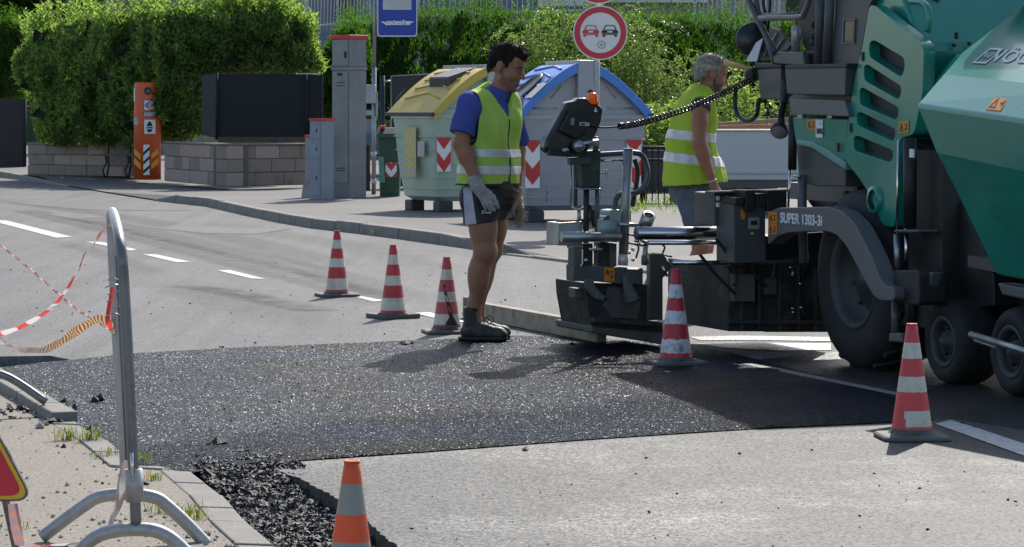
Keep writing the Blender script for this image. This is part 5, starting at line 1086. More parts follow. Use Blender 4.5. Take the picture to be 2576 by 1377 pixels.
# ---------------------------------------------------------------- screed with its extension on this side
US = -1.6
front('screed_body', [(1832, 668), (2090, 640), (2090, 836), (1832, 834)], -1.0, .9, M_tar)
front('screed_box', [(1797, 486), (1843, 484), (1843, 569), (1797, 569)], -1.02, .3, M_dgrey, rd=.01)
front('screed_side_plate', [(1846, 508), (1926, 500), (1926, 660), (1846, 664)], -.80, .25, M_dgrey, rd=.01)
for pl in ([(1875, 479), (1900, 478), (1900, 532), (1875, 532)], [(1850, 498), (1872, 497), (1872, 515), (1850, 515)], [(1930, 479), (1980, 478), (1980, 532), (1930, 532)], [(1903, 488), (1928, 487), (1928, 520), (1903, 520)]): front('clamp_block', pl, -.76, .2, M_black, rd=.006)
front('top_plate', [(1797, 482), (1985, 476), (1985, 482), (1797, 488)], -.9, .14, M_dgrey)
for x in (1808, 1831):
    for y in (499, 516): front('clip', [(x - 5, y - 6), (x + 5, y - 6), (x + 4, y + 6), (x - 4, y + 6)], -1.0, .02, M_plw)
sticker([(1863, 527), (1873, 527), (1873, 552), (1863, 552)], 0, pav, front_u=-.798, marks=False)
pl_ = front('type_plate', [(1883, 548), (1911, 547), (1911, 576), (1883, 577)], -.795, .004, mat('type_plate_grey', (.28, .29, .3), .4)); front('plate_text', [(1889, 556), (1905, 555), (1905, 566), (1889, 567)], -.790, .002, M_black, pl_, bev=0)
front('yellow_tag', [(1889, 585), (1896, 585), (1896, 591), (1889, 591)], -.795, .004, mat('yellow_tag', (.6, .5, .03), .5))
for x in (1868, 1912, 1962, 2010, 2052): front('stiffener', [(x - 4, 672), (x + 4, 672), (x + 4, 834), (x - 4, 834)], -.96, .05, M_tar)
front('lower_flange', [(1834, 806), (2090, 806), (2090, 816), (1834, 816)], -.95, .06, M_tar); front('heater_box', [(1846, 690), (1900, 690), (1900, 760), (1846, 760)], -.94, .08, M_screed, rd=.008); front('valve_block', [(1926, 700), (1954, 700), (1954, 742), (1926, 742)], -.93, .08, M_dgrey, rd=.006); front('cable_tray', [(1836, 664), (2000, 654), (2000, 662), (1836, 672)], -.95, .08, M_dgrey)
for pts in ([(1800, 600), (1830, 640), (1850, 690), (1846, 720)], [(1880, 650), (1905, 700), (1930, 720)], [(1950, 660), (1944, 690), (1940, 705)], [(1760, 640), (1800, 690), (1850, 740)]): MB().tube(spline([pf(x, y, -.92) for x, y in pts], 6), .010, 8).build('screed_hose', M_black, pav)
# auger tunnel behind the wheel
front('auger_tunnel', [(1925, 594), (2085, 584), (2090, 836), (1925, 836)], -1.05, .2, M_black); tb('auger_post', [(2020, 583), (2022, 662)], .028, M_mgrey, .08)
for x, y in ((1994, 686), (1993, 692), (2012, 714), (1993, 776), (1994, 786), (2014, 774), (1988, 673)): MB().sph(pf(x, y, -.95), .010, 8, 6).build('hose_fitting', M_chr, pav)
tb('hydraulic_hose', [(1990, 600), (2000, 690), (1996, 790)], .014, M_black, .2, sm=4); tb('hydraulic_hose', [(2030, 640), (2014, 720), (2020, 800)], .014, M_black, .2, sm=4)
def lt(nm, x0, x1, y, r, m, u=US, n=16, dy=0): return MB().tube([pf(x0, y, u), pf(x1, y + dy, u)], r, n).build(nm, m, pav)
lt('telescopic_tube', 1600, 1870, 587, .039, mat('greased_steel', (.42, .42, .43), .2, 1., .1, 6), -1.3); lt('telescopic_tube', 1630, 1850, 611, .014, M_chr, -1.15); lt('telescopic_tube', 1690, 1840, 661, .016, M_chr, -1.05)
MB().lathe([(.075, 0), (.085, .02), (.085, .10), (.075, .12)], pf(1866, 594, -1.3), PN, 24).build('tube_collar', M_black, pav)
# end assembly
sx = thing  # parts below belong to the paver
front('extension_plate', [(1442, 667), (1618, 675), (1618, 717), (1577, 717), (1495, 708), (1442, 708)], US + .02, .12, M_screed, rd=.008)
front('end_gate', [(1444, 622), (1466, 622), (1466, 708), (1442, 708)], US + .0, .1, M_screed); front('upright', [(1466, 612), (1492, 612), (1492, 709), (1466, 709)], US - .02, .1, M_tar); front('upright', [(1508, 610), (1532, 610), (1532, 672), (1508, 672)], US - .05, .1, M_tar); front('upright', [(1534, 612), (1552, 612), (1552, 672), (1534, 672)], US - .03, .1, M_screed)
front('lower_body', [(1472, 712), (1628, 716), (1628, 806), (1668, 812), (1668, 850), (1489, 832), (1474, 749)], US - .05, .5, M_tar, rd=.01)
front('stain_plate', [(1530, 722), (1600, 722), (1612, 765), (1606, 806), (1540, 800), (1520, 770)], US - .04, .02, M_screed)
front('stub', [(1445, 725), (1473, 725), (1473, 751), (1445, 751)], US - .1, .1, M_screed); front('shoe', [(1488, 820), (1668, 838), (1668, 868), (1488, 838)], US + .0, .6, M_screed, bev=.01)
front('skid_rail', [(1496, 800), (1668, 812), (1668, 824), (1496, 812)], US + .05, .08, M_tar)
for pts in ([(1482, 700), (1486, 720), (1505, 741), (1522, 750)], [(1578, 690), (1582, 722), (1590, 742), (1606, 752)]):
    P_ = [pf(x, y, US + .06) for x, y in pts]; MB().loft([[p - PN * .028 - Z * .0, p + PN * .028, p + PN * .028 - PF * .02 - Z * .02, p - PN * .028 - PF * .02 - Z * .02] for p in P_], smooth=False).build('link_arm', M_mgrey, pav, bevel=.004)
for pl in ([(1500, 736), (1522, 744), (1518, 758), (1503, 752)], [(1577, 740), (1604, 736), (1606, 756), (1582, 764)]): front('link_block', pl, US + .09, .08, M_mgrey, rd=.01)
front('tall_plate', [(1635, 637), (1668, 640), (1688, 674), (1668, 700), (1666, 806), (1635, 804)], US - .1, .06, M_dgrey, rd=.01); MB().tube([pf(1636, 637, US - .08), pf(1668, 640, US - .08), pf(1690, 677, US - .08)], .006, 6).build('bright_edge', M_chr, pav); MB().tube([pf(1666, 671, US - .05), pf(1678, 694, US - .05)], .007, 6).build('short_rod', M_chr, pav)
front('curved_shield', [(1628, 716), (1640, 690), (1668, 700), (1668, 806), (1630, 806)], US - .15, .06, M_mgrey)
front('square_beam', [(1577, 676), (1612, 677), (1612, 716), (1577, 716)], US + .06, .2, M_dgrey, rd=.008)
sticker([(1519, 673), (1545, 674), (1545, 709), (1519, 708)], 0, pav, front_u=US + .022, tri=(.12, .55, .1, .5))
tk = MB().tube([pf(1580, 376, US), pf(1568, 645, US)], .029, 20).build('thick_post', mat('galvanised_tube', (.30, .31, .31), .42, .7, .2, 9, .1, 60, dirt=.4, dirtcol=(.2, .19, .16)), pav); MB().tube([pf(1568.5, 640, US), pf(1567, 668, US)], .031, 16).build('tape_wrap', mat('silver_tape', (.50, .52, .55), .4, .3, .2, 30), pav); MB().lathe([(.03, 0), (.03, .006), (.02, .007), (.02, -.03), (.001, -.03)], pf(1580, 376, US), Z, 18).build('post_rim', M_chr, pav)
def pt(nm, pts, r, m, u=US, n=10, sm=6): return MB().tube(spline([pf(x, y, u) for x, y in pts], sm), r, n).build(nm, m, pav)
pt('loop_handle', [(1500, 390), (1550, 387), (1598, 385), (1618, 396), (1628, 425), (1626, 452), (1616, 474), (1600, 486), (1580, 487)], .017, mat('dark_handle_tube', (.09, .10, .115), .3, .5), US - .05, 12)
pt('inner_hose', [(1596, 400), (1604, 430), (1600, 470), (1590, 520)], .015, M_black, US - .12); pt('arch_hose', [(1546, 532), (1549, 506), (1556, 492), (1572, 486)], .017, M_dgrey, US - .04); lt('clamp_rod', 1510, 1570, 404, .009, M_chr, US - .03)
MB().box(pf(1519, 436, US + .03), (.05, .02, .012), (PN, PF, Z)).box(pf(1526, 438, US + .03), (.012, .02, .055), (PN, PF, Z)).build('wing_nut', M_chr, pav, bevel=.004)
front('control_box', [(1458, 381), (1512, 377), (1510, 475), (1463, 473)], US + .03, .12, mat('dark_green_box', (.022, .035, .032), .45, .1, .25, 6, dirt=.5, dirtcol=(.12, .13, .05), ds=6), rd=.015); front('box_bracket', [(1434, 397), (1487, 394), (1487, 414), (1434, 416)], US + .05, .05, M_dgrey, rd=.006); front('box_rim', [(1460, 473), (1512, 474), (1512, 479), (1460, 478)], US + .04, .13, M_steel)
lt('box_shaft', 1474, 1476, 530, .0, M_black) if False else None
MB().tube([pf(1475, 477, US), pf(1474, 612, US)], .018, 10).build('mast', M_black, pav); MB().tube([pf(1503, 477, US - .02), pf(1502, 585, US - .02)], .015, 10).build('mast', M_mgrey, pav); MB().tube([pf(1484, 514, US + .01), pf(1494, 572, US + .01)], .010, 8).build('gas_strut', M_black, pav)
lt('lateral_cylinder', 1412, 1560, 596, .031, M_steel, US + .06, 20); front('end_box', [(1404, 561), (1462, 557), (1466, 585), (1466, 620), (1404, 618)], US - .02, .2, M_steel, rd=.006); MB().box(pf(1430, 556, US - .1), (.12, .12, .015), (PN, PF, Z)).build('rusty_plate', mat('rust', (.25, .10, .05), .8, 0, .4, 20), pav); front('foot_block', [(1440, 612), (1468, 612), (1468, 626), (1440, 626)], US - .02, .1, M_steel)
front('drive_motor', [(1533, 529), (1562, 527), (1562, 600), (1552, 612), (1536, 606), (1530, 570)], US + .02, .16, M_mot, rd=.02); MB().lathe([(.05, -.05), (.055, 0), (.05, .06), (.001, .06)], pf(1526, 572, US), -PN, 18).build('motor_cap', M_mot, pav); front('motor_cover', [(1519, 548), (1534, 540), (1534, 592), (1519, 586)], US + .03, .12, M_dgrey, rd=.015)
rc_ = pf(1627, 556, US + .04); MB().lathe([(.030, -.04), (.042, -.04), (.042, .045), (.030, .045)], rc_, (.28, -.55, .78), 24, caps=False).build('pipe_socket', M_steel, pav); lt('socket_clamp', 1556, 1612, 564, .013, M_steel, US + .04, 10, 4)
pt('socket_arm', [(1612, 575), (1606, 590), (1612, 604), (1630, 612)], .010, M_steel, US + .03); MB().tube([pf(1618, 590, US + .02), pf(1648, 574, US + .02)], .006, 6).build('tie_rod', M_steel, pav); MB().tube([pf(1626, 606, US), pf(1620, 668, US)], .017, 10).build('spindle', M_steel, pav); MB().lathe([(.022, 0), (.022, .05), (.001, .05)], pf(1622, 664, US), Z, 12).build('spindle_foot', M_mgrey, pav)
pt('thin_hose', [(1580, 590), (1600, 596), (1612, 618), (1640, 610)], .006, M_black, US + .05); pt('thin_hose', [(1660, 612), (1672, 622), (1668, 640), (1690, 646)], .006, M_black, US - .1); pt('thin_hose', [(1582, 612), (1606, 620), (1600, 650)], .006, M_black, US + .05)
for x, y in ((1600, 606), (1607, 613), (1592, 628), (1612, 596), (1498, 627), (1474, 655), (1582, 636), (1592, 654)): MB().sph(pf(x, y, US + .05), .012, 8, 6).build('fitting', M_chr, pav)
MB().tube([pf(1498, 612, US + .05), pf(1497, 636, US + .05)], .010, 8).build('screw_spindle', M_chr, pav); MB().box(pf(1498, 628, US + .05), (.08, .03, .014), (PN, PF, Z)).build('spindle_handle', M_steel, pav, bevel=.004)
pt('y_rod', [(1438, 519), (1455, 529), (1469, 521)], .006, M_chr, US - .05, 6, 2); MB().tube([pf(1457, 529, US - .05), pf(1457, 560, US - .05)], .012, 8).build('rod_stem', M_steel, pav); MB().tube([pf(1437, 415, US - .06), pf(1436, 516, US - .06)], .006, 6).build('thin_rod', M_steel, pav); MB().tube([pf(1448, 415, US - .06), pf(1448, 518, US - .06)], .012, 8).build('thin_rod', M_dgrey, pav)
MB().tube([pf(1465, 628, US + .02), pf(1465, 664, US + .02), pf(1460, 670, US + .02)], .005, 6).build('hook_rod', M_plw, pav)
# control panel with its beacon
UP_ = US + .10
cpn = front('control_panel', [(1374, 352), (1426, 258), (1450, 253), (1456, 247), (1476, 246), (1484, 258), (1506, 262), (1518, 274), (1513, 308), (1481, 380), (1440, 392), (1386, 389), (1369, 374)], UP_, .10, mat('black_panel_plastic', (.010, .012, .013), .25, 0, .2, 8, dirt=.3, dirtcol=(.05, .05, .048), ds=8), bev=.014, rd=.02)
front('panel_rim', [(1380, 368), (1440, 384), (1478, 378), (1480, 386), (1440, 396), (1384, 392)], UP_ + .02, .06, M_black, cpn, bev=.006); front('panel_bulge', [(1406, 330), (1436, 275), (1494, 280), (1474, 340), (1450, 352)], UP_ + .03, .04, M_black, cpn, bev=.012, rd=.02)
bc = pf(1491, 263, UP_ - .03); MB().lathe([(.036, 0), (.036, .018), (.031, .02), (.032, .045), (.026, .062), (.012, .07), (.001, .071)], bc, Z, 20).build('beacon', mat('amber_lens', (.85, .22, .01), .18, 0, .05, 5, trans=((1.2, 1., 1.), .35)), cpn)
front('warning_label', [(1494, 282), (1503, 282), (1498.5, 270)], UP_ + .034, .002, M_plw, cpn, bev=0); front('grey_label', [(1437, 296), (1446, 298), (1444, 316), (1435, 314)], UP_ + .034, .002, mat('grey_label', (.2, .22, .24), .5), cpn, bev=0); wl = front('white_label', [(1459, 307), (1484, 309), (1482, 318), (1457, 316)], UP_ + .034, .002, M_pap, cpn, bev=0)
front('pictogram', [(1463, 310), (1472, 311), (1470, 315), (1462, 314)], UP_ + .038, .002, M_blk, cpn, bev=0); front('corner_mark', [(1412, 376), (1426, 372), (1432, 378), (1418, 382)], UP_ + .042, .002, M_pap, cpn, bev=0)
MB().lathe([(.026, -.03), (.034, -.02), (.034, .02), (.026, .03), (.018, .03), (.018, .06), (.001, .06)], pf(1455, 368, UP_ + .05), PF, 18).build('swivel_joint', M_steel, pav); lt('panel_arm', 1456, 1506, 362, .016, M_steel, UP_ + .01, 12, -4); front('arm_clamp', [(1470, 356), (1506, 348), (1508, 366), (1472, 376)], UP_ - .02, .06, M_steel, rd=.008); front('arm_tip', [(1498, 344), (1507, 344), (1507, 380), (1498, 380)], UP_ - .04, .05, M_dgrey)
# coiled cable from the panel to the machine
cpts = spline([pf(1484, 313, UP_ + .04), pf(1500, 320, UP_ + .03), pf(1530, 321, UP_), pf(1558, 318, UP_ - .02)], 8); e_ = [pf(1558, 318, UP_ - .02), pf(1600, 312, UP_ - .05).lerp(pv(1600, 312, 0), .1), pf(1680, 290, UP_).lerp(pv(1680, 290, 0), .3), pf(1760, 262, UP_).lerp(pv(1760, 262, 0), .55), pf(1830, 230, UP_).lerp(pv(1830, 230, 0), .8), pv(1890, 200, 0)]
MB().tube(cpts, .006, 6).build('cable', M_black, pav)
ax = spline(e_, 60); coil = []; turns = 46; u_ = None
for i, p in enumerate(ax):
    t = (ax[min(i + 1, len(ax) - 1)] - ax[max(0, i - 1)]).normalized(); a = t.cross(Z).normalized(); b_ = a.cross(t)
    for k in range(2):
        f = (i + k / 2) / len(ax); q_ = p + (ax[min(i + 1, len(ax) - 1)] - p) * (k / 2); an = f * turns * 2 * math.pi; coil.append(q_ + a * (.016 * math.cos(an)) + b_ * (.016 * math.sin(an)))
MB().tube(coil, .0065, 5).build('coiled_cable', mat('glossy_black_cable', (.008, .008, .009), .2), pav)
# tools on the machine
sc_ = thing('spray_can', 'silver spray can with a red cap standing on the paver bracket', 'spray can', pv(2003, 130, .1)); bc2 = pv(2003, 130, .1); s_ = px(17.4); hcan = 68 * s_
MB().lathe([(12.5 * s_, 0), (12.5 * s_, hcan - .03), (9 * s_, hcan - .008), (9 * s_, hcan), (.001, hcan)], bc2, Z, 20).build('can_body', mat('can_print', (.33, .33, .35), .35, .4, .3, 40), sc_); MB().lathe([(5 * s_, hcan), (5 * s_, hcan + 9 * s_), (.001, hcan + 9 * s_)], bc2, Z, 14).build('spray_cap', mat('red_cap', (.5, .12, .08), .5), sc_)
ml = thing('mallet', 'wooden handled mallet with a black head hanging beside the grey haired worker', 'mallet', pv(1885, 180, .12)); h0, h1 = pv(1821, 157, .0), pv(1886, 174, .12)
MB().tube([h0, h0.lerp(h1, .5), h1], [.017, .0155, .015], 12).build('handle', mat('pale_wood_handle', (.66, .42, .16), .5, 0, .2, 20), ml); MB().lathe([(.001, -.03), (.03, -.03), (.042, -.01), (.044, .03), (.036, .05), (.001, .05)], pv(1889, 189, .10), (.55, -.75, .1), 22).build('head', M_black, ml); MB().lathe([(.044, -.004), (.046, 0), (.044, .004)], pv(1886, 186, .09), (.55, -.75, .1), 22, caps=False).build('orange_ring', M_ora, ml)
# ================================================================ cones
def conemat(name, col, wear, wcol, scale=7, rough=.5, trans=None, crack=0.):
    m = mat(name, col, rough, 0, .1, 6, .05, 40, dirt=wear, dirtcol=wcol, ds=scale, trans=trans)
    return m
R1 = conemat('cone_red', (.52, .04, .05), .65, (.16, .03, .035)); W1 = conemat('cone_cream', (.60, .56, .47), .75, (.30, .27, .22)); W2 = conemat('cone_cracked_white', (.62, .63, .66), 1., (.06, .05, .05), 16)
G1 = mat('cone_base_rubber', (.085, .088, .085), .75, 0, .2, 8, .1, 60, dirt=.5, dirtcol=(.16, .15, .13)); O1 = conemat('cone_orange', (.82, .13, .04), .15, (.5, .1, .04), 5, trans=((1., .9, .8), .25)); S1 = conemat('cone_grey_band', (.25, .24, .22), .5, (.15, .14, .12), 3, .35); T1_ = mat('tar_smear', (.02, .019, .018), .7)
B5 = [(0, 0.), (.03, 0), (.047, 3), (.07, 1), (.213, 0), (.382, 1), (.522, 0), (.686, 1), (.83, 0), (1., 0)]
def cone(name, label, p, h, bands, mats, r0=.092, r1=.0225, base=.15, rot=0., lean=(0, 0), torn=None, smear=False, jag=.0, thick=.022, curl=0.):
    t = thing(name, label, 'traffic cone', p, 'traffic cones around the fresh asphalt'); ax = V((lean[0], lean[1], 1)).normalized(); o = V(p) + Z * (thick + .004); N_ = 56
    # bands: list of (from fraction, material index), last closes at 1
    fr = [b_[0] for b_ in bands] + [1.]; u = ax.cross(V((0, 1, 0))).normalized(); w = ax.cross(u); m = MB(); r = random.Random(hash(label) % 1000)
    jit = [[r.uniform(-jag, jag) if 0 < i < len(fr) - 1 else 0 for k in range(N_)] for i in range(len(fr))]
    rings = []
    rows = []
    for i in range(len(fr) - 1): rows += [(i, 0), (i, .5)]
    rows.append((len(fr) - 1, 0))
    for (i, q_) in rows:
        ring = []
        for k in range(N_):
            f = fr[i] + jit[i][k]
            if q_: f = (f + fr[i + 1] + jit[i + 1][k]) / 2
            a = 2 * math.pi * k / N_; rr = r0 + (r1 - r0) * f; ring.append(o + ax * (f * (h - thick)) + (u * math.cos(a) + w * math.sin(a)) * rr)
        rings.append(ring)
    st = len(m.f); m.loft(rings, 0, True, True)
    for j, (i, q_) in enumerate(rows[:-1]):
        for k in range(N_): m.m[st + j * N_ + k] = bands[i][1]
        if torn and i in torn:
            for k in range(N_):
                a = 360 * k / N_; lo, hi, mi_ = torn[i]
                if (lo <= a <= hi) if lo < hi else (a >= lo or a <= hi):
                    if not (q_ and r.random() < .35 and (abs(a - lo) < 14 or abs(a - hi) < 14)): m.m[st + j * N_ + k] = mi_
    bd = m.build('cone_body', mats, t)
    # top rim and hollow
    tp = o + ax * (h - thick); MB().lathe([(r1 + .0015, -.006), (r1 + .0015, .001), (r1 - .004, .001), (r1 - .004, -.03), (.001, -.03)], tp, ax, 28).build('top_rim', [mats[0]], bd)
    cr, sr = math.cos(rot), math.sin(rot); U, W_ = V((cr, sr, 0)), V((-sr, cr, 0)); hb = base
    sq = rounded([V(p) + U * a + W_ * b_ for a, b_ in ((-hb, -hb), (hb, -hb), (hb, hb), (-hb, hb))], .05, 4)
    bs_ = MB().loft([[q + Z * .002 for q in sq], [q + Z * (thick * .7 + curl * ((q - V(p)).length / hb) ** 2) for q in sq], [V(p) + (q - V(p)) * .93 + Z * (thick + curl * .6) for q in sq], [V(p) + (q - V(p)).normalized() * (r0 + .022) + Z * thick for q in sq], [V(p) + (q - V(p)).normalized() * (r0 + .008) + Z * (thick + .014) for q in sq], [V(p) + (q - V(p)).normalized() * (r0 - .003) + Z * (thick + .016) for q in sq]], smooth=False); bs_.build('base_plate', G1, t, bevel=.004)
    if smear:
        sm = MB(); pts = [(.62, -.35), (.5, -.1), (.36, .15), (.2, .35), (.08, .6)]
        rows_ = []
        for f, s in pts:
            rr = r0 + (r1 - r0) * f + .0015; c_ = o + ax * (f * (h - thick)); row = []
            for k in (-1, 1): a = s + k * .16; row.append(c_ + V((math.sin(a), -math.cos(a), 0)) * rr)
            rows_.append(row)
        sm.loft(rows_, caps=False, closed=False).build('tar_smear', T1_, bd, fix=False)
        f = .10; MB().loft([[o + ax * (f2 * (h - thick)) + V((math.sin(a), -math.cos(a), 0)) * (r0 + (r1 - r0) * f2 + .002) for a in np.linspace(-.1 - w2, .9 + w2, 8)] for f2, w2 in ((.06, .0), (.11, -.1), (.17, -.3), (.2, -.42))], caps=False, closed=False, smooth=True).build('tar_patch', T1_, bd, fix=False)
    return t
STD = [(0, 2), (.045, 0), (.07, 1), (.213, 0), (.382, 1), (.522, 0), (.686, 1), (.83, 0)]
ST2 = [(0, 2), (.02, 0), (.06, 1), (.24, 0), (.42, 1), (.56, 0), (.72, 1), (.86, 0)]
cone('traffic_cone', 'red and cream striped cone standing on the road farthest to the left of the row', gr(848, 746), .50, ST2, [R1, W1, G1], rot=.35, curl=.004, jag=.002)
cone('traffic_cone', 'red and cream striped cone in the middle of the row of three', gr(989, 800), .50, ST2, [R1, W1, G1], rot=.55, curl=.012, jag=.002)
cone('traffic_cone', 'striped cone with a black tar smear next to the boot of the first worker', gr(1124, 838), .485, STD, [conemat('cone_faded_red', (.46, .07, .075), .4, (.2, .06, .06)), W1, G1], rot=.2, smear=True, jag=.002)
cone('traffic_cone', 'striped cone with cracked peeling white bands in front of the screed', gr(1700, 917), .535, [(0, 2), (.03, 0), (.085, 1), (.235, 0), (.40, 1), (.545, 0), (.685, 1), (.83, 0)], [conemat('cone_deep_red', (.5, .03, .045), .3, (.2, .02, .03)), W2, G1], r0=.095, rot=.3, jag=.010, curl=.004)
cone('traffic_cone', 'striped cone with a torn lower cream band standing by the small paver wheels', gr(2294, 1104), .50, STD, [conemat('cone_bright_red', (.62, .055, .06), .2, (.3, .04, .05)), mat('cone_aged_cream', (.58, .56, .46), .5, 0, .08, 8, dirt=.6, dirtcol=(.33, .29, .22), ds=22), G1], rot=.1, base=.148, torn={2: (318, 64, 0)}, jag=.003)
cone('traffic_cone', 'orange and grey banded cone in the foreground beside the sawn asphalt edge', gr(880, 1640, -.0), .505, [(0, 1), (.27, 0), (.43, 1), (.56, 0), (.71, 1), (.876, 0)], [O1, S1, G1], r0=.09, r1=.020, rot=.6, lean=(.012, 0), jag=.001)

# ================================================================ barrier by the near kerb
M_bar = mat('worn_galvanised_tube', (.20, .205, .21), .4, .6, .35, 9, .1, 60, dirt=.9, dirtcol=(.055, .045, .04), ds=9); M_foot = mat('spotted_galvanised_foot', (.40, .40, .39), .5, .5, .15, 8, .1, 50, dirt=.5, dirtcol=(.2, .19, .17), ds=30); M_pnt = mat('grey_primer_tube', (.12, .12, .13), .5, .4, .3, 6, dirt=.6, dirtcol=(.25, .22, .2), ds=8)
bar = thing('crowd_barrier', 'galvanised crowd barrier seen end on with arched feet on the near sidewalk', 'barrier', gr(330, 1360, .016))
dN, dF = 9.15, 9.85
near = spline([at(343, 1330, dN), at(332, 1100, dN), at(322, 900, dN), at(312, 720, dN), at(306, 640, dN), at(298, 590, dN + .08), at(289, 552, dN + .3), at(284, 537, dF - .1)], 8)
MB().tube(near, .0172, 16).build('frame_tube', M_bar, bar)
farp = [at(284, 537, dF - .1), at(281, 560, dF), at(292, 800, dF), at(306, 1040, dF), at(320, 1240, dF)]; MB().tube(spline(farp, 6), .0175, 14).build('rear_upright', M_foot, bar)
for k, f in enumerate((.25, .5, .75)):
    a = at(288 + f * 26, 640 + 10 * f, dF - .1 - f * .5); b_ = at(318 + f * 20, 1180 + 40 * f, dF - .1 - f * .5); MB().tube([a, b_], .008, 8).build('infill_bar', M_pnt, bar)
MB().tube([at(318, 1180, dF), at(338, 1230, dN)], .016, 10).build('lower_rail', M_pnt, bar)
def arch(pts, d, nm): P_ = spline([at(x, y, d) for x, y in pts], 8); return MB().tube(P_, .0215, 14).build(nm, M_foot, bar)
arch([(106, 1352), (160, 1310), (215, 1270), (252, 1250), (318, 1243), (388, 1252), (420, 1272), (470, 1318), (524, 1374)], dF, 'arched_foot'); arch([(120, 1440), (190, 1395), (240, 1352), (290, 1336), (345, 1332), (390, 1336), (430, 1355), (480, 1400), (560, 1468)], dN, 'arched_foot')
MB().tube([at(336, 1180, dN), at(340, 1262, dN)], .0275, 14).build('socket_sleeve', M_foot, bar); MB().tube([at(331, 1140, dN - .03), at(334, 1210, dN - .03)], .005, 8).build('lock_bolt', M_chr, bar)
wr = MB()
for k in range(6):
    x = 283 + rnd.uniform(-8, 8); y = 705 + k * 18; a = at(x + 6, y, dF - .25); wr.tube([a + V((-.02, -.02, 0)), a + V((rnd.uniform(-.012, .02), -.035, .012)), a + V((.03, -.02, rnd.uniform(-.02, .02)))], .002, 5)
wr.build('binding_wire', M_steel, bar)
b2 = thing('crowd_barrier', 'arched tubular barrier foot reaching over the raised kerb at the left frame edge', 'barrier', gr(60, 990, .02)); MB().tube(spline([at(-80, 935, 13.9), at(-30, 938, 13.9), at(10, 945, 13.9), at(50, 966, 13.9), at(116, 1012, 13.9)], 6), .019, 12).build('arched_foot', M_bar, b2); MB().tube([at(-30, 500, 13.9), at(-30, 940, 13.9)], .02, 10).build('upright', M_bar, b2)

# ================================================================ barrier tapes
def tape_mat(nm, c1, c2, scale, sharp=True, ax='v'):
    m = bpy.data.materials.new(nm); m.use_nodes = True; nt = m.node_tree; N = nt.nodes; L = nt.links; b = N['Principled BSDF']; a = N.new('ShaderNodeAttribute'); a.attribute_name = 's'
    mm = N.new('ShaderNodeMath'); mm.operation = 'MULTIPLY'; mm.inputs[1].default_value = scale; L.new(a.outputs['Fac'], mm.inputs[0]); fr = N.new('ShaderNodeMath'); fr.operation = 'FRACT'; L.new(mm.outputs[0], fr.inputs[0]); gt = N.new('ShaderNodeMath'); gt.operation = 'GREATER_THAN'; gt.inputs[1].default_value = .5; L.new(fr.outputs[0], gt.inputs[0])
    mx = N.new('ShaderNodeMix'); mx.data_type = 'RGBA'; mx.inputs[6].default_value = (*c1, 1); mx.inputs[7].default_value = (*c2, 1); L.new(gt.outputs[0], mx.inputs[0]); L.new(mx.outputs[2], b.inputs['Base Color']); b.inputs['Roughness'].default_value = .35
    t = N.new('ShaderNodeBsdfTranslucent'); L.new(mx.outputs[2], t.inputs['Color']); ms = N.new('ShaderNodeMixShader'); ms.inputs[0].default_value = .4; L.new(b.outputs[0], ms.inputs[1]); L.new(t.outputs[0], ms.inputs[2]); L.new(ms.outputs[0], N['Material Output'].inputs['Surface'])
    return m
TP = tape_mat('red_white_tape', (.75, .06, .045), (.75, .72, .72), 3.2); TP2 = tape_mat('twisted_red_tape', (.55, .10, .09), (.55, .40, .38), 16); TP3 = tape_mat('yellowed_tape', (.62, .42, .20), (.20, .07, .05), 26)
def tape(label, pts, w, tw, m, n=12, ph=0.):
    c = spline(pts, n); vs_, fs_, sv = [], [], []; s = 0
    for i, p in enumerate(c):
        if i: s += (p - c[i - 1]).length
        t = (c[min(i + 1, len(c) - 1)] - c[max(0, i - 1)]).normalized(); a = t.cross(V((0, 1, 0))).normalized(); b_ = t.cross(a); an = ph + tw * s; d = a * math.cos(an) + b_ * math.sin(an); ww = w * (1 + .15 * math.sin(s * 17))
        for k in (-1, 0, 1): vs_.append(p + d * (k * ww / 2) + (a * math.sin(an) - b_ * math.cos(an)) * (.006 * (k == 0) * math.sin(s * 23))); sv.append(s + k * ww * .12)
        if i:
            o = len(vs_) - 6; fs_ += [(o, o + 1, o + 4, o + 3), (o + 1, o + 2, o + 5, o + 4)]
    me = bpy.data.meshes.new('barrier_tape'); base = c[0]; me.from_pydata([tuple(v - base) for v in vs_], [], fs_); me.attributes.new('s', 'FLOAT', 'POINT').data.foreach_set('value', sv); me.materials.append(m); me.polygons.foreach_set('use_smooth', [True] * len(fs_))
    return tag(link('barrier_tape', me, None, base), label, 'barrier tape', 'barrier tapes tied to the barrier')
tape('broad red and white tape hanging in a curve from the barrier top', [at(-60, 852, 12), at(0, 840, 11.6), at(50, 824, 11.4), at(90, 802, 11.2), at(125, 778, 11), at(160, 740, 10.7), at(190, 690, 10.4), at(215, 640, 10.2), at(245, 600, 10), at(268, 572, 9.86), at(290, 563, 9.62), at(306, 566, 9.42)], .021, .9, TP)
tape('thin twisted red tape running diagonally down to the barrier post', [at(-40, 590, 13), at(0, 617, 12.4), at(60, 664, 11.8), at(130, 724, 11.2), at(185, 772, 10.7), at(235, 804, 10.2), at(284, 834, 9.8)], .011, 14, TP2, 16)
tape('yellowed tape with dark stripes drooping in a loop beside the barrier post', [at(-50, 850, 12), at(-10, 858, 11.5), at(20, 868, 11.2), at(60, 880, 10.9), at(110, 880, 10.6), at(150, 862, 10.4), at(185, 838, 10.2), at(225, 813, 10), at(250, 803, 9.9), at(272, 812, 9.8), at(286, 834, 9.75)], .028, 1.3, TP3, 12, .5)
tape('short red and white tape end hanging down along the inside of the barrier post', [at(284, 722, 9.8), at(278, 755, 9.78), at(272, 790, 9.76), at(274, 815, 9.74), at(284, 838, 9.76)], .013, 1.6, TP)
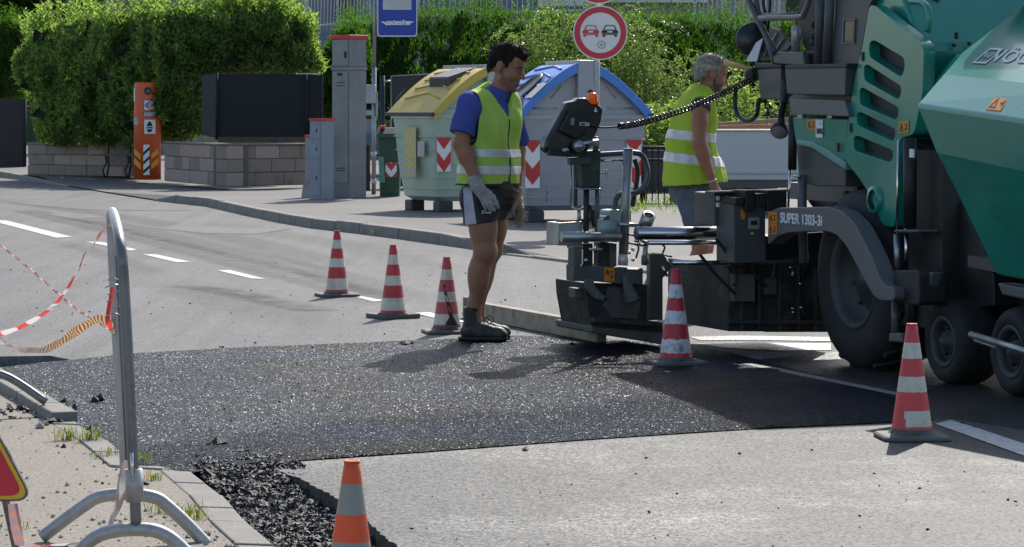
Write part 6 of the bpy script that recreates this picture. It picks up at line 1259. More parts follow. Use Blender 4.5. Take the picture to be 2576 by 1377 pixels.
tape('crumpled pale tape knotted at the lower barrier post and hanging to the foot', [at(322, 1160, 9.3), at(312, 1190, 9.28), at(306, 1220, 9.26), at(300, 1262, 9.26), at(284, 1300, 9.3), at(274, 1330, 9.36)], .026, 3, tape_mat('dirty_pale_tape', (.42, .34, .30), (.5, .46, .44), 9))
tape('red and white tape lying along the sidewalk in front of the barrier feet', [gr(60, 1388, .03), gr(110, 1374, .03), gr(170, 1368, .035), gr(230, 1362, .04), gr(256, 1354, .06), gr(268, 1335, .14)], .024, .5, TP, 12, 1.2)

# ================================================================ roadworks sign, lower left
ds = 8.6; sgn = thing('warning_sign', 'red triangular roadworks sign with a yellow border cut by the left frame edge', 'sign', gr(-20, 1372, .016)); M_sred = mat('sign_red_field', (.55, .02, .035), .45, 0, .12, 5, dirt=.2, dirtcol=(.3, .02, .03)); M_syel = mat('sign_yellow_border', (.72, .42, .02), .45, 0, .12, 6, dirt=.3, dirtcol=(.4, .22, .03)); M_sedge = mat('weathered_sign_edge', (.14, .11, .12), .6, .2, .3, 12, dirt=.5, dirtcol=(.05, .04, .04))
def tri(off_): # outer triangle shrunk by off_ pixels
    c_ = (-115, 1130); pts = [(-115, 845), (80, 1236), (-310, 1236)]
    pts = [(78 + 8, 1262), (-115, 905 - 22), (-316, 1262)]
    out = []
    for i in range(3):
        x, y = pts[i]; vx, vy = -115 - x, 1143 - y; l = math.hypot(vx, vy); out.append((x + vx / l * off_ * 2, y + vy / l * off_ * 2))
    return out
sp = thing
def trip(o_, y_, t, m, nm, par, rr=.045): return MB().prism(rounded([at(x, y, ds + y_) for x, y in tri(o_)], rr, 6), (0, t, 0)).build(nm, m, par)
tp_ = trip(0, 0, .02, M_sedge, 'sign_plate', sgn, .06); bm = holed(rounded([at(x, y, ds - .003) for x, y in tri(5)], .05, 6), [rounded([at(x, y, ds - .003) for x, y in tri(14)], .045, 6)], V((0, .002, 0))); bm_build(bm, 'yellow_border', M_syel, tp_); trip(14, -.002, .001, M_sred, 'red_field', tp_, .045)
for x in (-200, 10): MB().tube([at(x, 1240, ds + .03), V((at(x + 8, 1360, ds).x, ds + .3, .02))], .012, 8).build('leg', M_bar, sgn)
MB().tube([at(-115, 900, ds + .03), V((at(-115, 0, ds).x, ds + .75, .02))], .012, 8).build('rear_leg', M_bar, sgn)
tape('striped tape dangling from the lower corner of the triangular sign', [at(32, 1268, ds + .02), at(36, 1300, ds + .03), at(42, 1335, ds + .05), at(50, 1372, ds + .1)], .028, .8, tape_mat('faded_striped_tape', (.30, .22, .26), (.45, .22, .18), 22))
# ================================================================ people (smooth implicit bodies turned into one mesh each)
import openvdb
class Sdf:
    def __init__(s, lo, hi, h):
        s.h = h; s.lo = np.array(lo, float); s.n = np.maximum(4, np.ceil((np.array(hi) - s.lo) / h).astype(int)); s.f = np.full(s.n, .25, np.float32)
    def blk(s, lo, hi):
        a = np.clip(np.floor((np.array(lo) - s.lo) / s.h).astype(int), 0, s.n); b = np.clip(np.ceil((np.array(hi) - s.lo) / s.h).astype(int) + 1, 0, s.n)
        sl = tuple(slice(i, j) for i, j in zip(a, b)); ax = [s.lo[i] + s.h * np.arange(a[i], b[i]) for i in range(3)]
        return sl, ax[0][:, None, None], ax[1][None, :, None], ax[2][None, None, :]
    def comb(s, sl, d, k, op):
        f = s.f[sl]
        if op == 'u':
            if k > 0: hh = np.clip(.5 + .5 * (f - d) / k, 0, 1); s.f[sl] = f * (1 - hh) + d * hh - k * hh * (1 - hh)
            else: s.f[sl] = np.minimum(f, d)
        else:   # subtract
            if k > 0: hh = np.clip(.5 - .5 * (f + d) / k, 0, 1); s.f[sl] = f * (1 - hh) - d * hh + k * hh * (1 - hh)
            else: s.f[sl] = np.maximum(f, -d)
    def cap(s, a, b, ra, rb, k=.02, op='u', infl=0.):
        a, b = np.array(a, float), np.array(b, float); ra += infl; rb += infl; m = max(ra, rb) + k + .03
        sl, X, Y, Z_ = s.blk(np.minimum(a, b) - m, np.maximum(a, b) + m); ab = b - a; L2 = max(ab @ ab, 1e-9)
        t = np.clip(((X - a[0]) * ab[0] + (Y - a[1]) * ab[1] + (Z_ - a[2]) * ab[2]) / L2, 0, 1)
        d = np.sqrt((X - a[0] - ab[0] * t) ** 2 + (Y - a[1] - ab[1] * t) ** 2 + (Z_ - a[2] - ab[2] * t) ** 2) - (ra + (rb - ra) * t); s.comb(sl, d, k, op); return s
    def ell(s, c, r, ax=None, k=.02, op='u', infl=0.):
        c = np.array(c, float); r = np.array(r, float) + infl; ax = np.array([tuple(v) for v in ax], float) if ax is not None else np.eye(3); m = r.max() + k + .03
        sl, X, Y, Z_ = s.blk(c - m, c + m); X = X - c[0]; Y = Y - c[1]; Z_ = Z_ - c[2]; q = [(X * ax[i][0] + Y * ax[i][1] + Z_ * ax[i][2]) / r[i] for i in range(3)]
        k0 = np.sqrt(q[0] ** 2 + q[1] ** 2 + q[2] ** 2); k1 = np.sqrt((q[0] / r[0]) ** 2 + (q[1] / r[1]) ** 2 + (q[2] / r[2]) ** 2) + 1e-9
        s.comb(sl, k0 * (k0 - 1) / k1, k, op); return s
    def chain(s, pts, rs, k=.02, op='u', infl=0.):
        for i in range(len(pts) - 1): s.cap(pts[i], pts[i + 1], rs[i], rs[i + 1], k, op, infl)
        return s
    def cut(s, p, n, k=0.):     # keep the side the normal points away from
        sl = (slice(None),) * 3; X, Y, Z_ = [s.lo[i] + s.h * np.arange(s.n[i]) for i in range(3)]
        d = (X[:, None, None] - p[0]) * n[0] + (Y[None, :, None] - p[1]) * n[1] + (Z_[None, None, :] - p[2]) * n[2]; s.f = np.maximum(s.f, d.astype(np.float32)); return s
    def keep(s, fn):            # intersect with fn(X,Y,Z) < 0
        X, Y, Z_ = [s.lo[i] + s.h * np.arange(s.n[i]) for i in range(3)]; s.f = np.maximum(s.f, fn(X[:, None, None], Y[None, :, None], Z_[None, None, :]).astype(np.float32)); return s
    def drop(s, fn):
        X, Y, Z_ = [s.lo[i] + s.h * np.arange(s.n[i]) for i in range(3)]; s.f = np.maximum(s.f, -fn(X[:, None, None], Y[None, :, None], Z_[None, None, :]).astype(np.float32)); return s
    def folds(s, amp, sc, seed=0, ani=(1, 1, 1), n=9):
        r = np.random.default_rng(seed); X, Y, Z_ = [s.lo[i] + s.h * np.arange(s.n[i]) for i in range(3)]; a = np.zeros(s.n, np.float32)
        for _ in range(n):
            w = r.normal(0, 1, 3) * np.array(ani) * sc; ph = r.uniform(0, 6.3); wr = np.sin(w[0] * X[:, None, None] + w[1] * Y[None, :, None] + w[2] * Z_[None, None, :] + ph); a += wr
        s.f += amp * a / math.sqrt(n); return s
    def mesh(s, name, mats, parent=None, base=None, mi=None, smooth_it=1):
        g = openvdb.FloatGrid(background=.25); g.copyFromArray(np.ascontiguousarray(s.f)); p, q = g.convertToQuads(isovalue=0.); p = p * s.h + s.lo
        a_ = p[q[:, 0]]; vol = np.einsum('ij,ij->i', a_ - p.mean(0), np.cross(p[q[:, 1]] - a_, p[q[:, 2]] - a_)).sum()
        if vol < 0: q = q[:, ::-1]
        for _ in range(smooth_it):
            acc = np.zeros_like(p); cnt = np.zeros(len(p))
            for a in range(4):
                for b_ in (1, 3): np.add.at(acc, q[:, a], p[q[:, (a + b_) % 4]]); np.add.at(cnt, q[:, a], 1)
            p = p * .5 + .5 * acc / np.maximum(cnt, 1)[:, None]
        m_i = None
        if mi is not None: c = p[q].mean(1); nn = np.cross(p[q[:, 1]] - p[q[:, 0]], p[q[:, 2]] - p[q[:, 0]]); m_i = mi(c, unit(nn))
        return np_mesh(name, p, q, mats if isinstance(mats, list) else [mats], m_i, parent, base, True)
SKIN = mat('tanned_skin', (.30, .135, .078), .5, 0, .14, 18, .08, 180, .4, dirt=.25, dirtcol=(.24, .09, .055), ds=9); SKIN2 = mat('sunburnt_skin', (.33, .14, .085), .5, 0, .14, 18, .08, 180, .4, dirt=.35, dirtcol=(.30, .10, .07), ds=9)
HAIR1 = mat('dark_brown_hair', (.016, .010, .007), .65, 0, .5, 60, .8, 160, .2); HAIR2 = mat('grey_hair', (.30, .265, .21), .55, 0, .5, 40, .3, 160, .4); BEARD = mat('stubble', (.20, .095, .06), .7, 0, .3, 90); BEARD2 = mat('short_beard', (.085, .05, .038), .7, 0, .3, 90)
VEST = mat('yellow_green_vest', (.56, .80, .14), .65, 0, .08, 5, .25, 220, .2, dirt=.35, dirtcol=(.24, .42, .03), ds=5, trans=((1.0, 1.0, .6), .28)); VEST2 = mat('bright_yellow_vest', (.64, .86, .08), .65, 0, .08, 5, .25, 220, .2, dirt=.2, dirtcol=(.40, .62, .03), ds=4, trans=((1.1, 1.0, .5), .42)); REFL = mat('reflective_band', (.60, .60, .58), .4, .2, .15, 12, .2, 160, dirt=.5, dirtcol=(.28, .28, .27), ds=8); TRIM = mat('dark_vest_trim', (.02, .03, .03), .7)
BLUE = mat('blue_cotton', (.065, .085, .31), .8, 0, .12, 5, .3, 240, .15, dirt=.2, dirtcol=(.03, .05, .30), ds=4); SHORT = mat('navy_shorts', (.012, .015, .028), .6, 0, .2, 6, .2, 200); SHW = mat('pale_side_panel', (.42, .42, .50), .7, 0, .1, 8, .2, 200, dirt=.4, dirtcol=(.25, .24, .27), ds=8); BOOT = mat('dark_leather_boot', (.028, .026, .024), .6, 0, .3, 10, .4, 80, dirt=.6, dirtcol=(.09, .075, .06), ds=9); GLOVE = mat('grey_work_glove', (.33, .32, .30), .85, 0, .15, 14, .4, 120, dirt=.9, dirtcol=(.10, .09, .085), ds=11); GLOVE2 = mat('stained_tan_glove', (.33, .25, .17), .85, 0, .2, 14, .4, 120, dirt=1., dirtcol=(.12, .055, .03), ds=9)
JEAN = mat('faded_denim', (.10, .118, .155), .85, 0, .2, 10, .3, 260, dirt=.5, dirtcol=(.17, .20, .26), ds=6); DSHIRT = mat('dark_olive_shirt', (.035, .035, .028), .85, 0, .2, 8); EYEW = mat('eye_white', (.16, .12, .10), .3); EYED = mat('eye_iris', (.02, .013, .01), .15); BRACE = mat('pale_bracelet', (.5, .48, .42), .5); TAN = mat('tan_work_trousers', (.20, .12, .07), .85)

def T3(v): return np.array(tuple(v))
def head(S, C, f, k, infl=0., ear=True):
    f = V(f).normalized(); r = f.cross(Z).normalized(); u = r.cross(f); P = lambda a, b, c: T3(V(C) + (f * a + r * b + u * c) * k); ax = (f, r, u)
    S.ell(P(-.012, 0, .034), (.098 * k, .076 * k, .096 * k), ax, 0, infl=infl); S.ell(P(.028, 0, -.035), (.064 * k, .060 * k, .082 * k), ax, .03 * k, infl=infl); S.ell(P(.045, 0, -.07), (.045 * k, .045 * k, .048 * k), ax, .02 * k, infl=infl)
    S.ell(P(.079, 0, -.108), (.020 * k, .026 * k, .018 * k), ax, .02 * k, infl=infl)
    for s in (-1, 1):
        S.cap(P(.02, s * .056, -.06), P(.062, s * .028, -.098), .018 * k, .016 * k, .03 * k); S.ell(P(.062, s * .040, -.028), (.030 * k, .024 * k, .024 * k), ax, .025 * k); S.cap(P(.086, s * .012, .026), P(.072, s * .046, .024), .011 * k, .010 * k, .015 * k)
    S.ell(P(.060, 0, .06), (.036 * k, .056 * k, .04 * k), ax, .03 * k)
    for s in (-1, 1): S.ell(P(.105, s * .032, .004), (.018 * k, .017 * k, .012 * k), ax, .012 * k, 's')
    S.cap(P(.090, 0, .016), P(.116, 0, -.026), .009 * k, .013 * k, .012 * k)
    for s in (-1, 1): S.ell(P(.104, s * .014, -.030), (.012 * k, .009 * k, .009 * k), ax, .008 * k)
    for z_, rr, w in ((-.060, .0085, .020), (-.073, .0095, .017)):
        S.cap(P(.095, -w * .1, z_), P(.083, -w, z_ - .006), rr * k, rr * .6 * k, .008 * k); S.cap(P(.095, w * .1, z_), P(.083, w, z_ - .006), rr * k, rr * .6 * k, .008 * k)
    S.cap(P(.104, -.016, -.0665), P(.104, .016, -.0665), .0035 * k, .0035 * k, .004 * k, 's'); S.cap(P(.088, -.014, -.088), P(.088, .014, -.088), .006 * k, .006 * k, .012 * k, 's')
    if ear:
        for s in (-1, 1):
            S.ell(P(-.012, s * .079, .002), (.021 * k, .010 * k, .033 * k), (f * .94 + u * .1, r, u - f * .2), .006 * k); S.cap(P(-.008, s * .075, -.026), P(-.004, s * .074, -.034), .009 * k, .007 * k, .006 * k); S.ell(P(-.004, s * .090, .004), (.010 * k, .006 * k, .017 * k), ax, .004 * k, 's')
    return P, ax
def hairpiece(C, f, k, m, par, name='hair', line=(.082, .066, .028), nape=-.055, amp=.004, sc=90, thick=.013, seed=1, top=0., strands=2600, lift=.55, curl=.55, slen=1.):
    f = V(f).normalized(); r = f.cross(Z).normalized(); u = r.cross(f); c = T3(V(C)); S = Sdf(c - .17 * k, c + .19 * k, .0035); ax = (f, r, u); P = lambda a, b, c_: T3(V(C) + (f * a + r * b + u * c_) * k)
    S.ell(P(-.014, 0, .036), (.100 * k + thick * .6, .077 * k + thick * .35, .096 * k + thick), ax, 0); S.ell(P(.05, 0, .085 + top), (.045 * k, .062 * k, .030 * k + thick), ax, .03 * k); S.ell(P(-.075, 0, -.01), (.032 * k, .058 * k, .06 * k), ax, .03 * k); S.folds(amp, sc, seed, n=14)
    a0, z0, zc = line
    def keep(X, Y, Z_):
        x, y, z = X - c[0], Y - c[1], Z_ - c[2]; F_ = (x * f.x + y * f.y + z * f.z) / k; U_ = (x * u.x + y * u.y + z * u.z) / k; R_ = np.abs((x * r.x + y * r.y + z * r.z) / k)
        g = np.where(F_ > .022, .030 + (F_ - .022) * .75, np.where(F_ > -.03, .030 + (F_ - .022) * .5, .004 + (F_ + .03) * 1.05)); g = np.where((F_ > .014) & (F_ < .034) & (R_ > .06), np.minimum(g, .0), g); g = np.where(F_ > .05, z0 - .012 * np.cos(R_ * 45), g)
        return (g - U_) * k
    S.keep(keep); o = S.mesh(name, m, par)
    nv = len(o.data.vertices); co_ = np.empty(nv * 3); o.data.vertices.foreach_get('co', co_); co_ = co_.reshape(-1, 3); no = np.empty(nv * 3); o.data.vertices.foreach_get('normal', no); no = no.reshape(-1, 3)
    rg = np.random.default_rng(seed); up_ = (co_ - c) @ T3(u); k_ = np.where(((co_ - c) / np.linalg.norm(co_ - c, axis=1, keepdims=True) * no).sum(1) > .5)[0]; k_ = rg.choice(k_, strands)
    D_ = no[k_] * lift + rg.normal(0, curl, (strands, 3)) + T3(f) * .35 - T3(u) * np.where(up_[k_] < .06, .6, 0.)[:, None]
    v_, f_ = leaves(co_[k_] - no[k_] * .003, D_, rg.normal(0, 1, (strands, 3)), rg.uniform(.012, .026, strands) * slen, rg.uniform(.002, .0045, strands)); so_ = np_mesh('hair_strands', v_, f_, [m], None, o); so_['kind'] = 'stuff'
    return o
def eyes(C, f, k, par):
    f = V(f).normalized(); r = f.cross(Z).normalized(); u = r.cross(f)
    for s in (-1, 1):
        c = V(C) + (f * .0765 + r * (s * .032) + u * .002) * k; e = MB().sph(c, .0125 * k, 14, 10).build('eye', EYEW, par); MB().sph(c + (f * .0068 - u * .001) * k, .0068 * k, 12, 8).build('iris', EYED, e)
        MB().tube([V(C) + (f * q[0] + r * (s * q[1]) + u * q[2]) * k for q in ((.097, .014, .026), (.094, .034, .031), (.080, .052, .022))], [.003 * k, .004 * k, .002 * k], 6).build('eyebrow', HAIR1, par)
def beard(C, f, k, m, par, seed=3):
    c = T3(V(C)); S = Sdf(c - .17 * k, c + .17 * k, .0035); P, ax = head(S, C, f, k, ear=False); S.f -= .0012; f, r, u = ax
    def keep(X, Y, Z_):
        x, y, z = X - c[0], Y - c[1], Z_ - c[2]; F_ = (x * f.x + y * f.y + z * f.z) / k; U_ = (x * u.x + y * u.y + z * u.z) / k
        lim = np.where(F_ > .085, -.045, np.where(F_ > .03, -.045 - (.085 - F_) * .1, .0 - (F_ + .0) * 1.4)); return np.maximum((U_ - lim), np.maximum(.004 - F_, -.125 - U_)) * k + .002 * np.sin(X * 400) * np.sin(Y * 370 + Z_ * 410)
    def lips(X, Y, Z_):
        x, y, z = X - c[0], Y - c[1], Z_ - c[2]; F_ = (x * f.x + y * f.y + z * f.z) / k; U_ = (x * u.x + y * u.y + z * u.z) / k; return np.sqrt((F_ - .098) ** 2 + ((U_ + .0665) * 1.3) ** 2) * k - .019 * k
    S.keep(keep).drop(lips); return S.mesh('stubble', m, par)

# ---------------------------------------------------------------- first worker: standing, looking down to the right
def worker_one():
    D = 18.65; q = px(D); A = lambda x, y, dy=0.: T3(at(x, y, D) + V((0, dy, 0)))     # small depth offsets, orthographic
    F_, R_ = V((.71, -.70, 0)), V((-.70, -.71, 0)); AX = (R_, F_, Z)
    base = gr(1208, 852); lo = A(1120, 870, -.45); hi = A(1345, 100, .45); lo[2] = -.02
    hf = V((.90, -.38, -.33)); C = at(1275, 169, D - .01); k = 1.10
    pel, bel, che = A(1226, 503), A(1228, 425), A(1236, 318)
    armR = [A(1184, 262, -.13), A(1160, 362, -.20), A(1201, 455, -.24)]; armL = [A(1286, 262, .13), A(1303, 378, .16), A(1299, 484, .06)]
    hipR, knR, anR = A(1210, 515, -.07), A(1220, 632, -.09), A(1193, 780, -.06); hipL, knL, anL = A(1246, 515, .08), A(1233, 628, .10), A(1200, 776, .12)
    def torso(S, i=0.):
        S.ell(che, (.195, .140, .235), AX, 0, infl=i).ell(bel, (.195, .158, .20), AX, .08, infl=i).ell(pel, (.18, .15, .15), AX, .06, infl=i); S.cap(A(1254, 238), armR[0], .055, .055, .05, infl=i); S.cap(A(1254, 238), armL[0], .055, .055, .05, infl=i); return S
    S = Sdf(lo, hi, .005); torso(S, -.02); S.cap(A(1251, 240, .0), A(1266, 196, 0), .062, .058, .04)
    for a, si in ((armR, 1), (armL, -1)):
        S.ell(a[0], (.062, .062, .065), None, .04); S.chain(a, [.056, .048, .034], .025); m_ = (a[0] * .55 + a[1] * .45); S.ell(m_, (.053, .053, .085), None, .03); f_ = a[1] * .72 + a[2] * .28; S.ell(f_, (.046, .046, .06), None, .03)
    for hp_, kn, an in ((hipR, knR, anR), (hipL, knL, anL)):
        S.chain([hp_, kn, an], [.098, .066, .042], .03); S.ell(hp_ * .5 + kn * .5 + np.array([.004, 0, 0]), (.084, .084, .13), None, .03); S.ell(kn + np.array([.014, -.0, .0]), (.062, .062, .07), None, .03); c_ = kn * .60 + an * .40 + np.array([-.016, 0, 0]); S.ell(c_, (.066, .062, .125), None, .03); S.ell(an + np.array([-.012, 0, .03]), (.034, .036, .06), None, .02); S.cap(an, an + np.array([.04, -.01, -.13]), .036, .03, .03)
    head(S, C, hf, k)
    body = S.mesh('person', [SKIN], None, base, smooth_it=1); tag(body, 'worker in a yellow green vest, blue shirt and navy shorts standing beside the cone', 'person')
    hairpiece(C, hf, k, HAIR1, body, amp=.0025, sc=60, line=(.08, .070, .03), thick=.012, seed=4, top=.002, slen=.8, curl=.7, strands=3600); eyes(C, hf, k, body); beard(C, hf, k, BEARD, body)
    # shirt
    S = Sdf(lo + np.array([0, 0, .85]), hi - np.array([0, 0, .22]), .005); torso(S, -.006); S.cap(A(1252, 240), A(1262, 215), .066, .064, .03)
    slv = [armR[0], armR[0] * .28 + A(1163, 340, -.185) * .72]; S.ell(armR[0], (.075, .075, .075), None, .04); S.cap(armR[0], A(1164, 334, -.18), .074, .080, .03); S.ell(armL[0], (.072, .072, .072), None, .04); S.cap(armL[0], A(1300, 352, .16), .07, .072, .03)
    S.folds(.0045, 30, 5, (1, 1, .8)); n_ = A(1164, 334, -.18) - armR[0]; n_ /= np.linalg.norm(n_); e1 = A(1164, 338, -.18)
    def sl(X, Y, Z_): return np.maximum((X - e1[0]) * n_[0] + (Y - e1[1]) * n_[1] + (Z_ - e1[2]) * n_[2], np.sqrt((X - e1[0]) ** 2 + (Y - e1[1]) ** 2 + (Z_ - e1[2]) ** 2) - .16)
    S.drop(lambda X, Y, Z_: -np.minimum((X - e1[0]) * n_[0] + (Y - e1[1]) * n_[1] + (Z_ - e1[2]) * n_[2], .13 - np.sqrt((X - e1[0]) ** 2 + (Y - e1[1]) ** 2 + (Z_ - e1[2]) ** 2)))
    S.cut(A(1262, 222), (.35, -.1, .93)); S.cut(A(1220, 480), (0, 0, -1)); S.mesh('shirt', [BLUE], body)
    # vest
    def vest(i):
        S = Sdf(lo + np.array([0, 0, .85]), hi - np.array([0, 0, .2]), .005); torso(S, .019 + i); S.ell(A(1226, 470), (.205 + i, .168 + i, .16 + i), AX, .05); S.folds(.0085, 17, 8, (1, 1, .75)).folds(.0045, 42, 31, (1, 1, .5))
        for a, e in ((armR, A(1166, 340, -.19)), (armL, A(1300, 350, .16))):
            S.cap(a[0] + T3(R_ * (.045 if a is armR else -.045)), e, .088, .080, .01, 's')
        ln = lambda X, Y: None
        nb = A(1262, 236); vb = A(1279, 300)
        # V neck: wedge narrowing downwards along the chest front
        rx, fx = np.array(tuple(R_)), np.array(tuple(F_))
        def wedge(X, Y, Z_):
            r_ = (X - vb[0]) * rx[0] + (Y - vb[1] + .12) * rx[1]; cx_ = che; rr = (X - cx_[0]) * rx[0] + (Y - cx_[1]) * rx[1]; ff = (X - cx_[0]) * fx[0] + (Y - cx_[1]) * fx[1]; hh_ = (Z_ - vb[2]) / (nb[2] - vb[2])
            return np.maximum(np.abs(rr) - np.clip(hh_, 0, 1.4) * .085, np.maximum(-ff, vb[2] - Z_))
        S.drop(wedge); S.cap(A(1254, 250), A(1262, 200), .070, .07, .008, 's')
        S.cut(A(1226, 466), T3(V((.0, 0, -1)))); return S
    vs_ = vest(0.); V_ = vs_.mesh('vest', [VEST], body)
    for (ya, yb) in ((376, 398), (418, 441)):
        B = vest(.0035); za, zb = A(1230, ya)[2], A(1230, yb)[2]; B.keep(lambda X, Y, Z_: np.abs(Z_ + (X - che[0]) * .02 - (za + zb) / 2 - .004) - (za - zb) / 2); B.mesh('reflective_band', [REFL], V_)
    B = vest(.004); B.keep(lambda X, Y, Z_: np.abs(Z_ - A(1226, 463)[2]) - .006); B.mesh('hem_trim', [TRIM], V_)
    B = vest(.004); rx, fx = T3(R_), T3(F_)
    B.keep(lambda X, Y, Z_: np.maximum(np.abs((X - che[0]) * rx[0] + (Y - che[1]) * rx[1] + .0) - .006, np.maximum(-((X - che[0]) * fx[0] + (Y - che[1]) * fx[1]), Z_ - A(0, 300)[2]))); B.mesh('zip', [TRIM], V_)
    def edge(nm, fn): 
        B = vest(.003); B.keep(fn); B.mesh(nm, [TRIM], V_)
    a0, e0 = armR[0] + T3(R_ * .045), A(1166, 340, -.19)
    def armd(X, Y, Z_):
        ab = e0 - a0; t = np.clip(((X - a0[0]) * ab[0] + (Y - a0[1]) * ab[1] + (Z_ - a0[2]) * ab[2]) / (ab @ ab), 0, 1); return np.sqrt((X - a0[0] - ab[0] * t) ** 2 + (Y - a0[1] - ab[1] * t) ** 2 + (Z_ - a0[2] - ab[2] * t) ** 2) - (.088 - .008 * t)
    edge('armhole_trim', lambda X, Y, Z_: np.abs(armd(X, Y, Z_) - .004) - .007)
    # shorts
    S = Sdf(A(1120, 590, -.4), A(1330, 455, .4), .005); S.ell(A(1226, 495), (.192, .165, .14), AX, 0); hR, hL = A(1210, 560, -.085), A(1250, 556, .09)
    S.cap(A(1212, 505, -.07), hR, .11, .104, .05); S.cap(A(1244, 505, .07), hL, .11, .10, .05); S.folds(.007, 26, 12, (1.2, 1.2, .4)); S.cut(A(1210, 560), (.12, 0, -.99)); S.cut(A(1220, 468), (0, 0, 1)); S.cap(A(1222, 590, .0), A(1228, 545, .0), .03, .012, .02, 's')
    def pan(c, n):
        xx = CX + c[:, 0] / q; yy = HY + (H - c[:, 2]) / q; return ((xx > 1166 + (yy - 480) * .06) & (xx < 1186 + (yy - 470) * .15) & (n[:, 1] < .15)).astype(int)
    sh_ = S.mesh('shorts', [SHORT, SHW], body, mi=pan)
    text_mesh('asics', 9 * q, V(A(1229, 532, -.205)), V((1, -.35, 0)), Z, M_plw, 'lettering', sh_, shear=.2); MB().tube([V(A(x, y, -.20)) for x, y in ((1213, 536), (1215, 528), (1220, 526), (1221, 531), (1215, 535))], .0025, 5).build('shorts_emblem', M_plw, sh_)
    # dirty cloth hanging under the vest
    S = Sdf(A(1240, 520, -.35), A(1320, 455, .2), .005); S.ell(A(1272, 478, -.09), (.05, .05, .055), None, 0); S.cap(A(1262, 470, -.1), A(1286, 490, -.06), .045, .04, .03); S.folds(.006, 60, 3); S.mesh('soiled_cloth', [mat('soiled_cloth', (.06, .04, .03), .8, 0, .4, 14)], body)
    # boots
    for an, dx, dy in ((anR, 0, 0), (anL, 8, .02)):
        S = Sdf(an + np.array([-.2, -.16, -.22]), an + np.array([.34, .16, .12]), .004); d = V((.97, -.22, 0)); P = lambda a, b, z: np.array([an[0] + d.x * a - d.y * b, an[1] + d.y * a + d.x * b, z])
        zt = an[2] + .012; S.cap(P(-.012, 0, zt), P(-.02, 0, .075), .056, .050, 0); S.cap(P(-.045, 0, .05), P(.04, 0, .06), .044, .046, .03); S.cap(P(.03, 0, .062), P(.165, .0, .045), .05, .040, .03); S.ell(P(.15, 0, .042), (.065, .048, .036), (d, V((-d.y, d.x, 0)), Z), .02); S.folds(.002, 60, 7); S.cut((0, 0, .016), (0, 0, -1)); S.cut((0, 0, zt + .0), (0, 0, 1)); b_ = S.mesh('boot', [BOOT], body)
        S = Sdf(an + np.array([-.2, -.16, -.24]), an + np.array([.34, .16, .0]), .004); S.cap(P(-.05, 0, .02), P(.03, 0, .02), .052, .048, 0).cap(P(.03, 0, .02), P(.17, 0, .02), .05, .046, .01); S.cut((0, 0, .024), (0, 0, 1)); S.cut((0, 0, .002), (0, 0, -1)); S.mesh('sole', [M_blk], b_)
        for j in range(3): MB().tube(spline([V(P(.02 + .022 * j, -.03, .125 - .018 * j)), V(P(.05 + .022 * j, 0, .128 - .018 * j)), V(P(.035 + .022 * j, .03, .125 - .018 * j))], 4), .0035, 5).build('lace', mat('boot_lace', (.12, .10, .08), .8), b_)
        MB().tube(spline([V(P(.06, -.02, .125)), V(P(.09, -.045, .15)), V(P(.115, -.03, .12)), V(P(.09, -.04, .095)), V(P(.06, -.02, .12))], 5), .003, 5).build('lace_loop', MATS['boot_lace'], b_)
        MB().lathe([(.054, -.01), (.058, .0), (.056, .012), (.05, .016)], V(P(-.012, 0, zt - .006)), Z, 24).build('boot_collar', M_blk, b_)
    # gloves with separate fingers
    def glove(nm, wr, fore, knuckles, mids, tips, th, m, r=.0125):
        allp = np.array([wr, fore] + knuckles + tips + th); S = Sdf(allp.min(0) - .07, allp.max(0) + .07, .003); c = sum(knuckles) / 4; S.cap(fore, wr, .043, .037, 0); S.cap(wr, wr * .6 + c * .4, .037, .036, .02)
        for kx in knuckles: S.cap(wr * .7 + kx * .3, kx, .024, .0165, .016)
        for a, b_, e in zip(knuckles, mids, tips): S.cap(a, b_, r + .002, r, .006); S.cap(b_, e, r, r * .82, .006)
        S.cap(th[0], th[1], .021, .016, .015); S.cap(th[1], th[2], .015, .012, .006); S.folds(.0014, 110, 9); return S.mesh(nm, [m], body)
    glove('glove', A(1202, 466, -.245), A(1196, 452, -.24), [A(1213, 496, -.25), A(1222, 499, -.265), A(1232, 498, -.262), A(1241, 493, -.25)], [A(1219, 510, -.255), A(1230, 514, -.275), A(1240, 512, -.27), A(1248, 506, -.255)], [A(1224, 523, -.245), A(1235, 528, -.26), A(1244, 526, -.255), A(1253, 520, -.245)], [A(1214, 474, -.21), A(1234, 484, -.19), A(1243, 500, -.19)], GLOVE)
    glove('glove', A(1298, 497, .03), A(1299, 482, .05), [A(1299, 527, .0), A(1304, 532, -.015), A(1309, 532, -.03), A(1313, 526, -.045)], [A(1300, 546, -.01), A(1306, 553, -.025), A(1312, 553, -.04), A(1316, 545, -.055)], [A(1296, 562, -.02), A(1302, 570, -.035), A(1308, 571, -.05), A(1312, 562, -.06)], [A(1296, 508, -.01), A(1291, 524, -.05), A(1292, 540, -.06)], GLOVE2, .012)
    return body
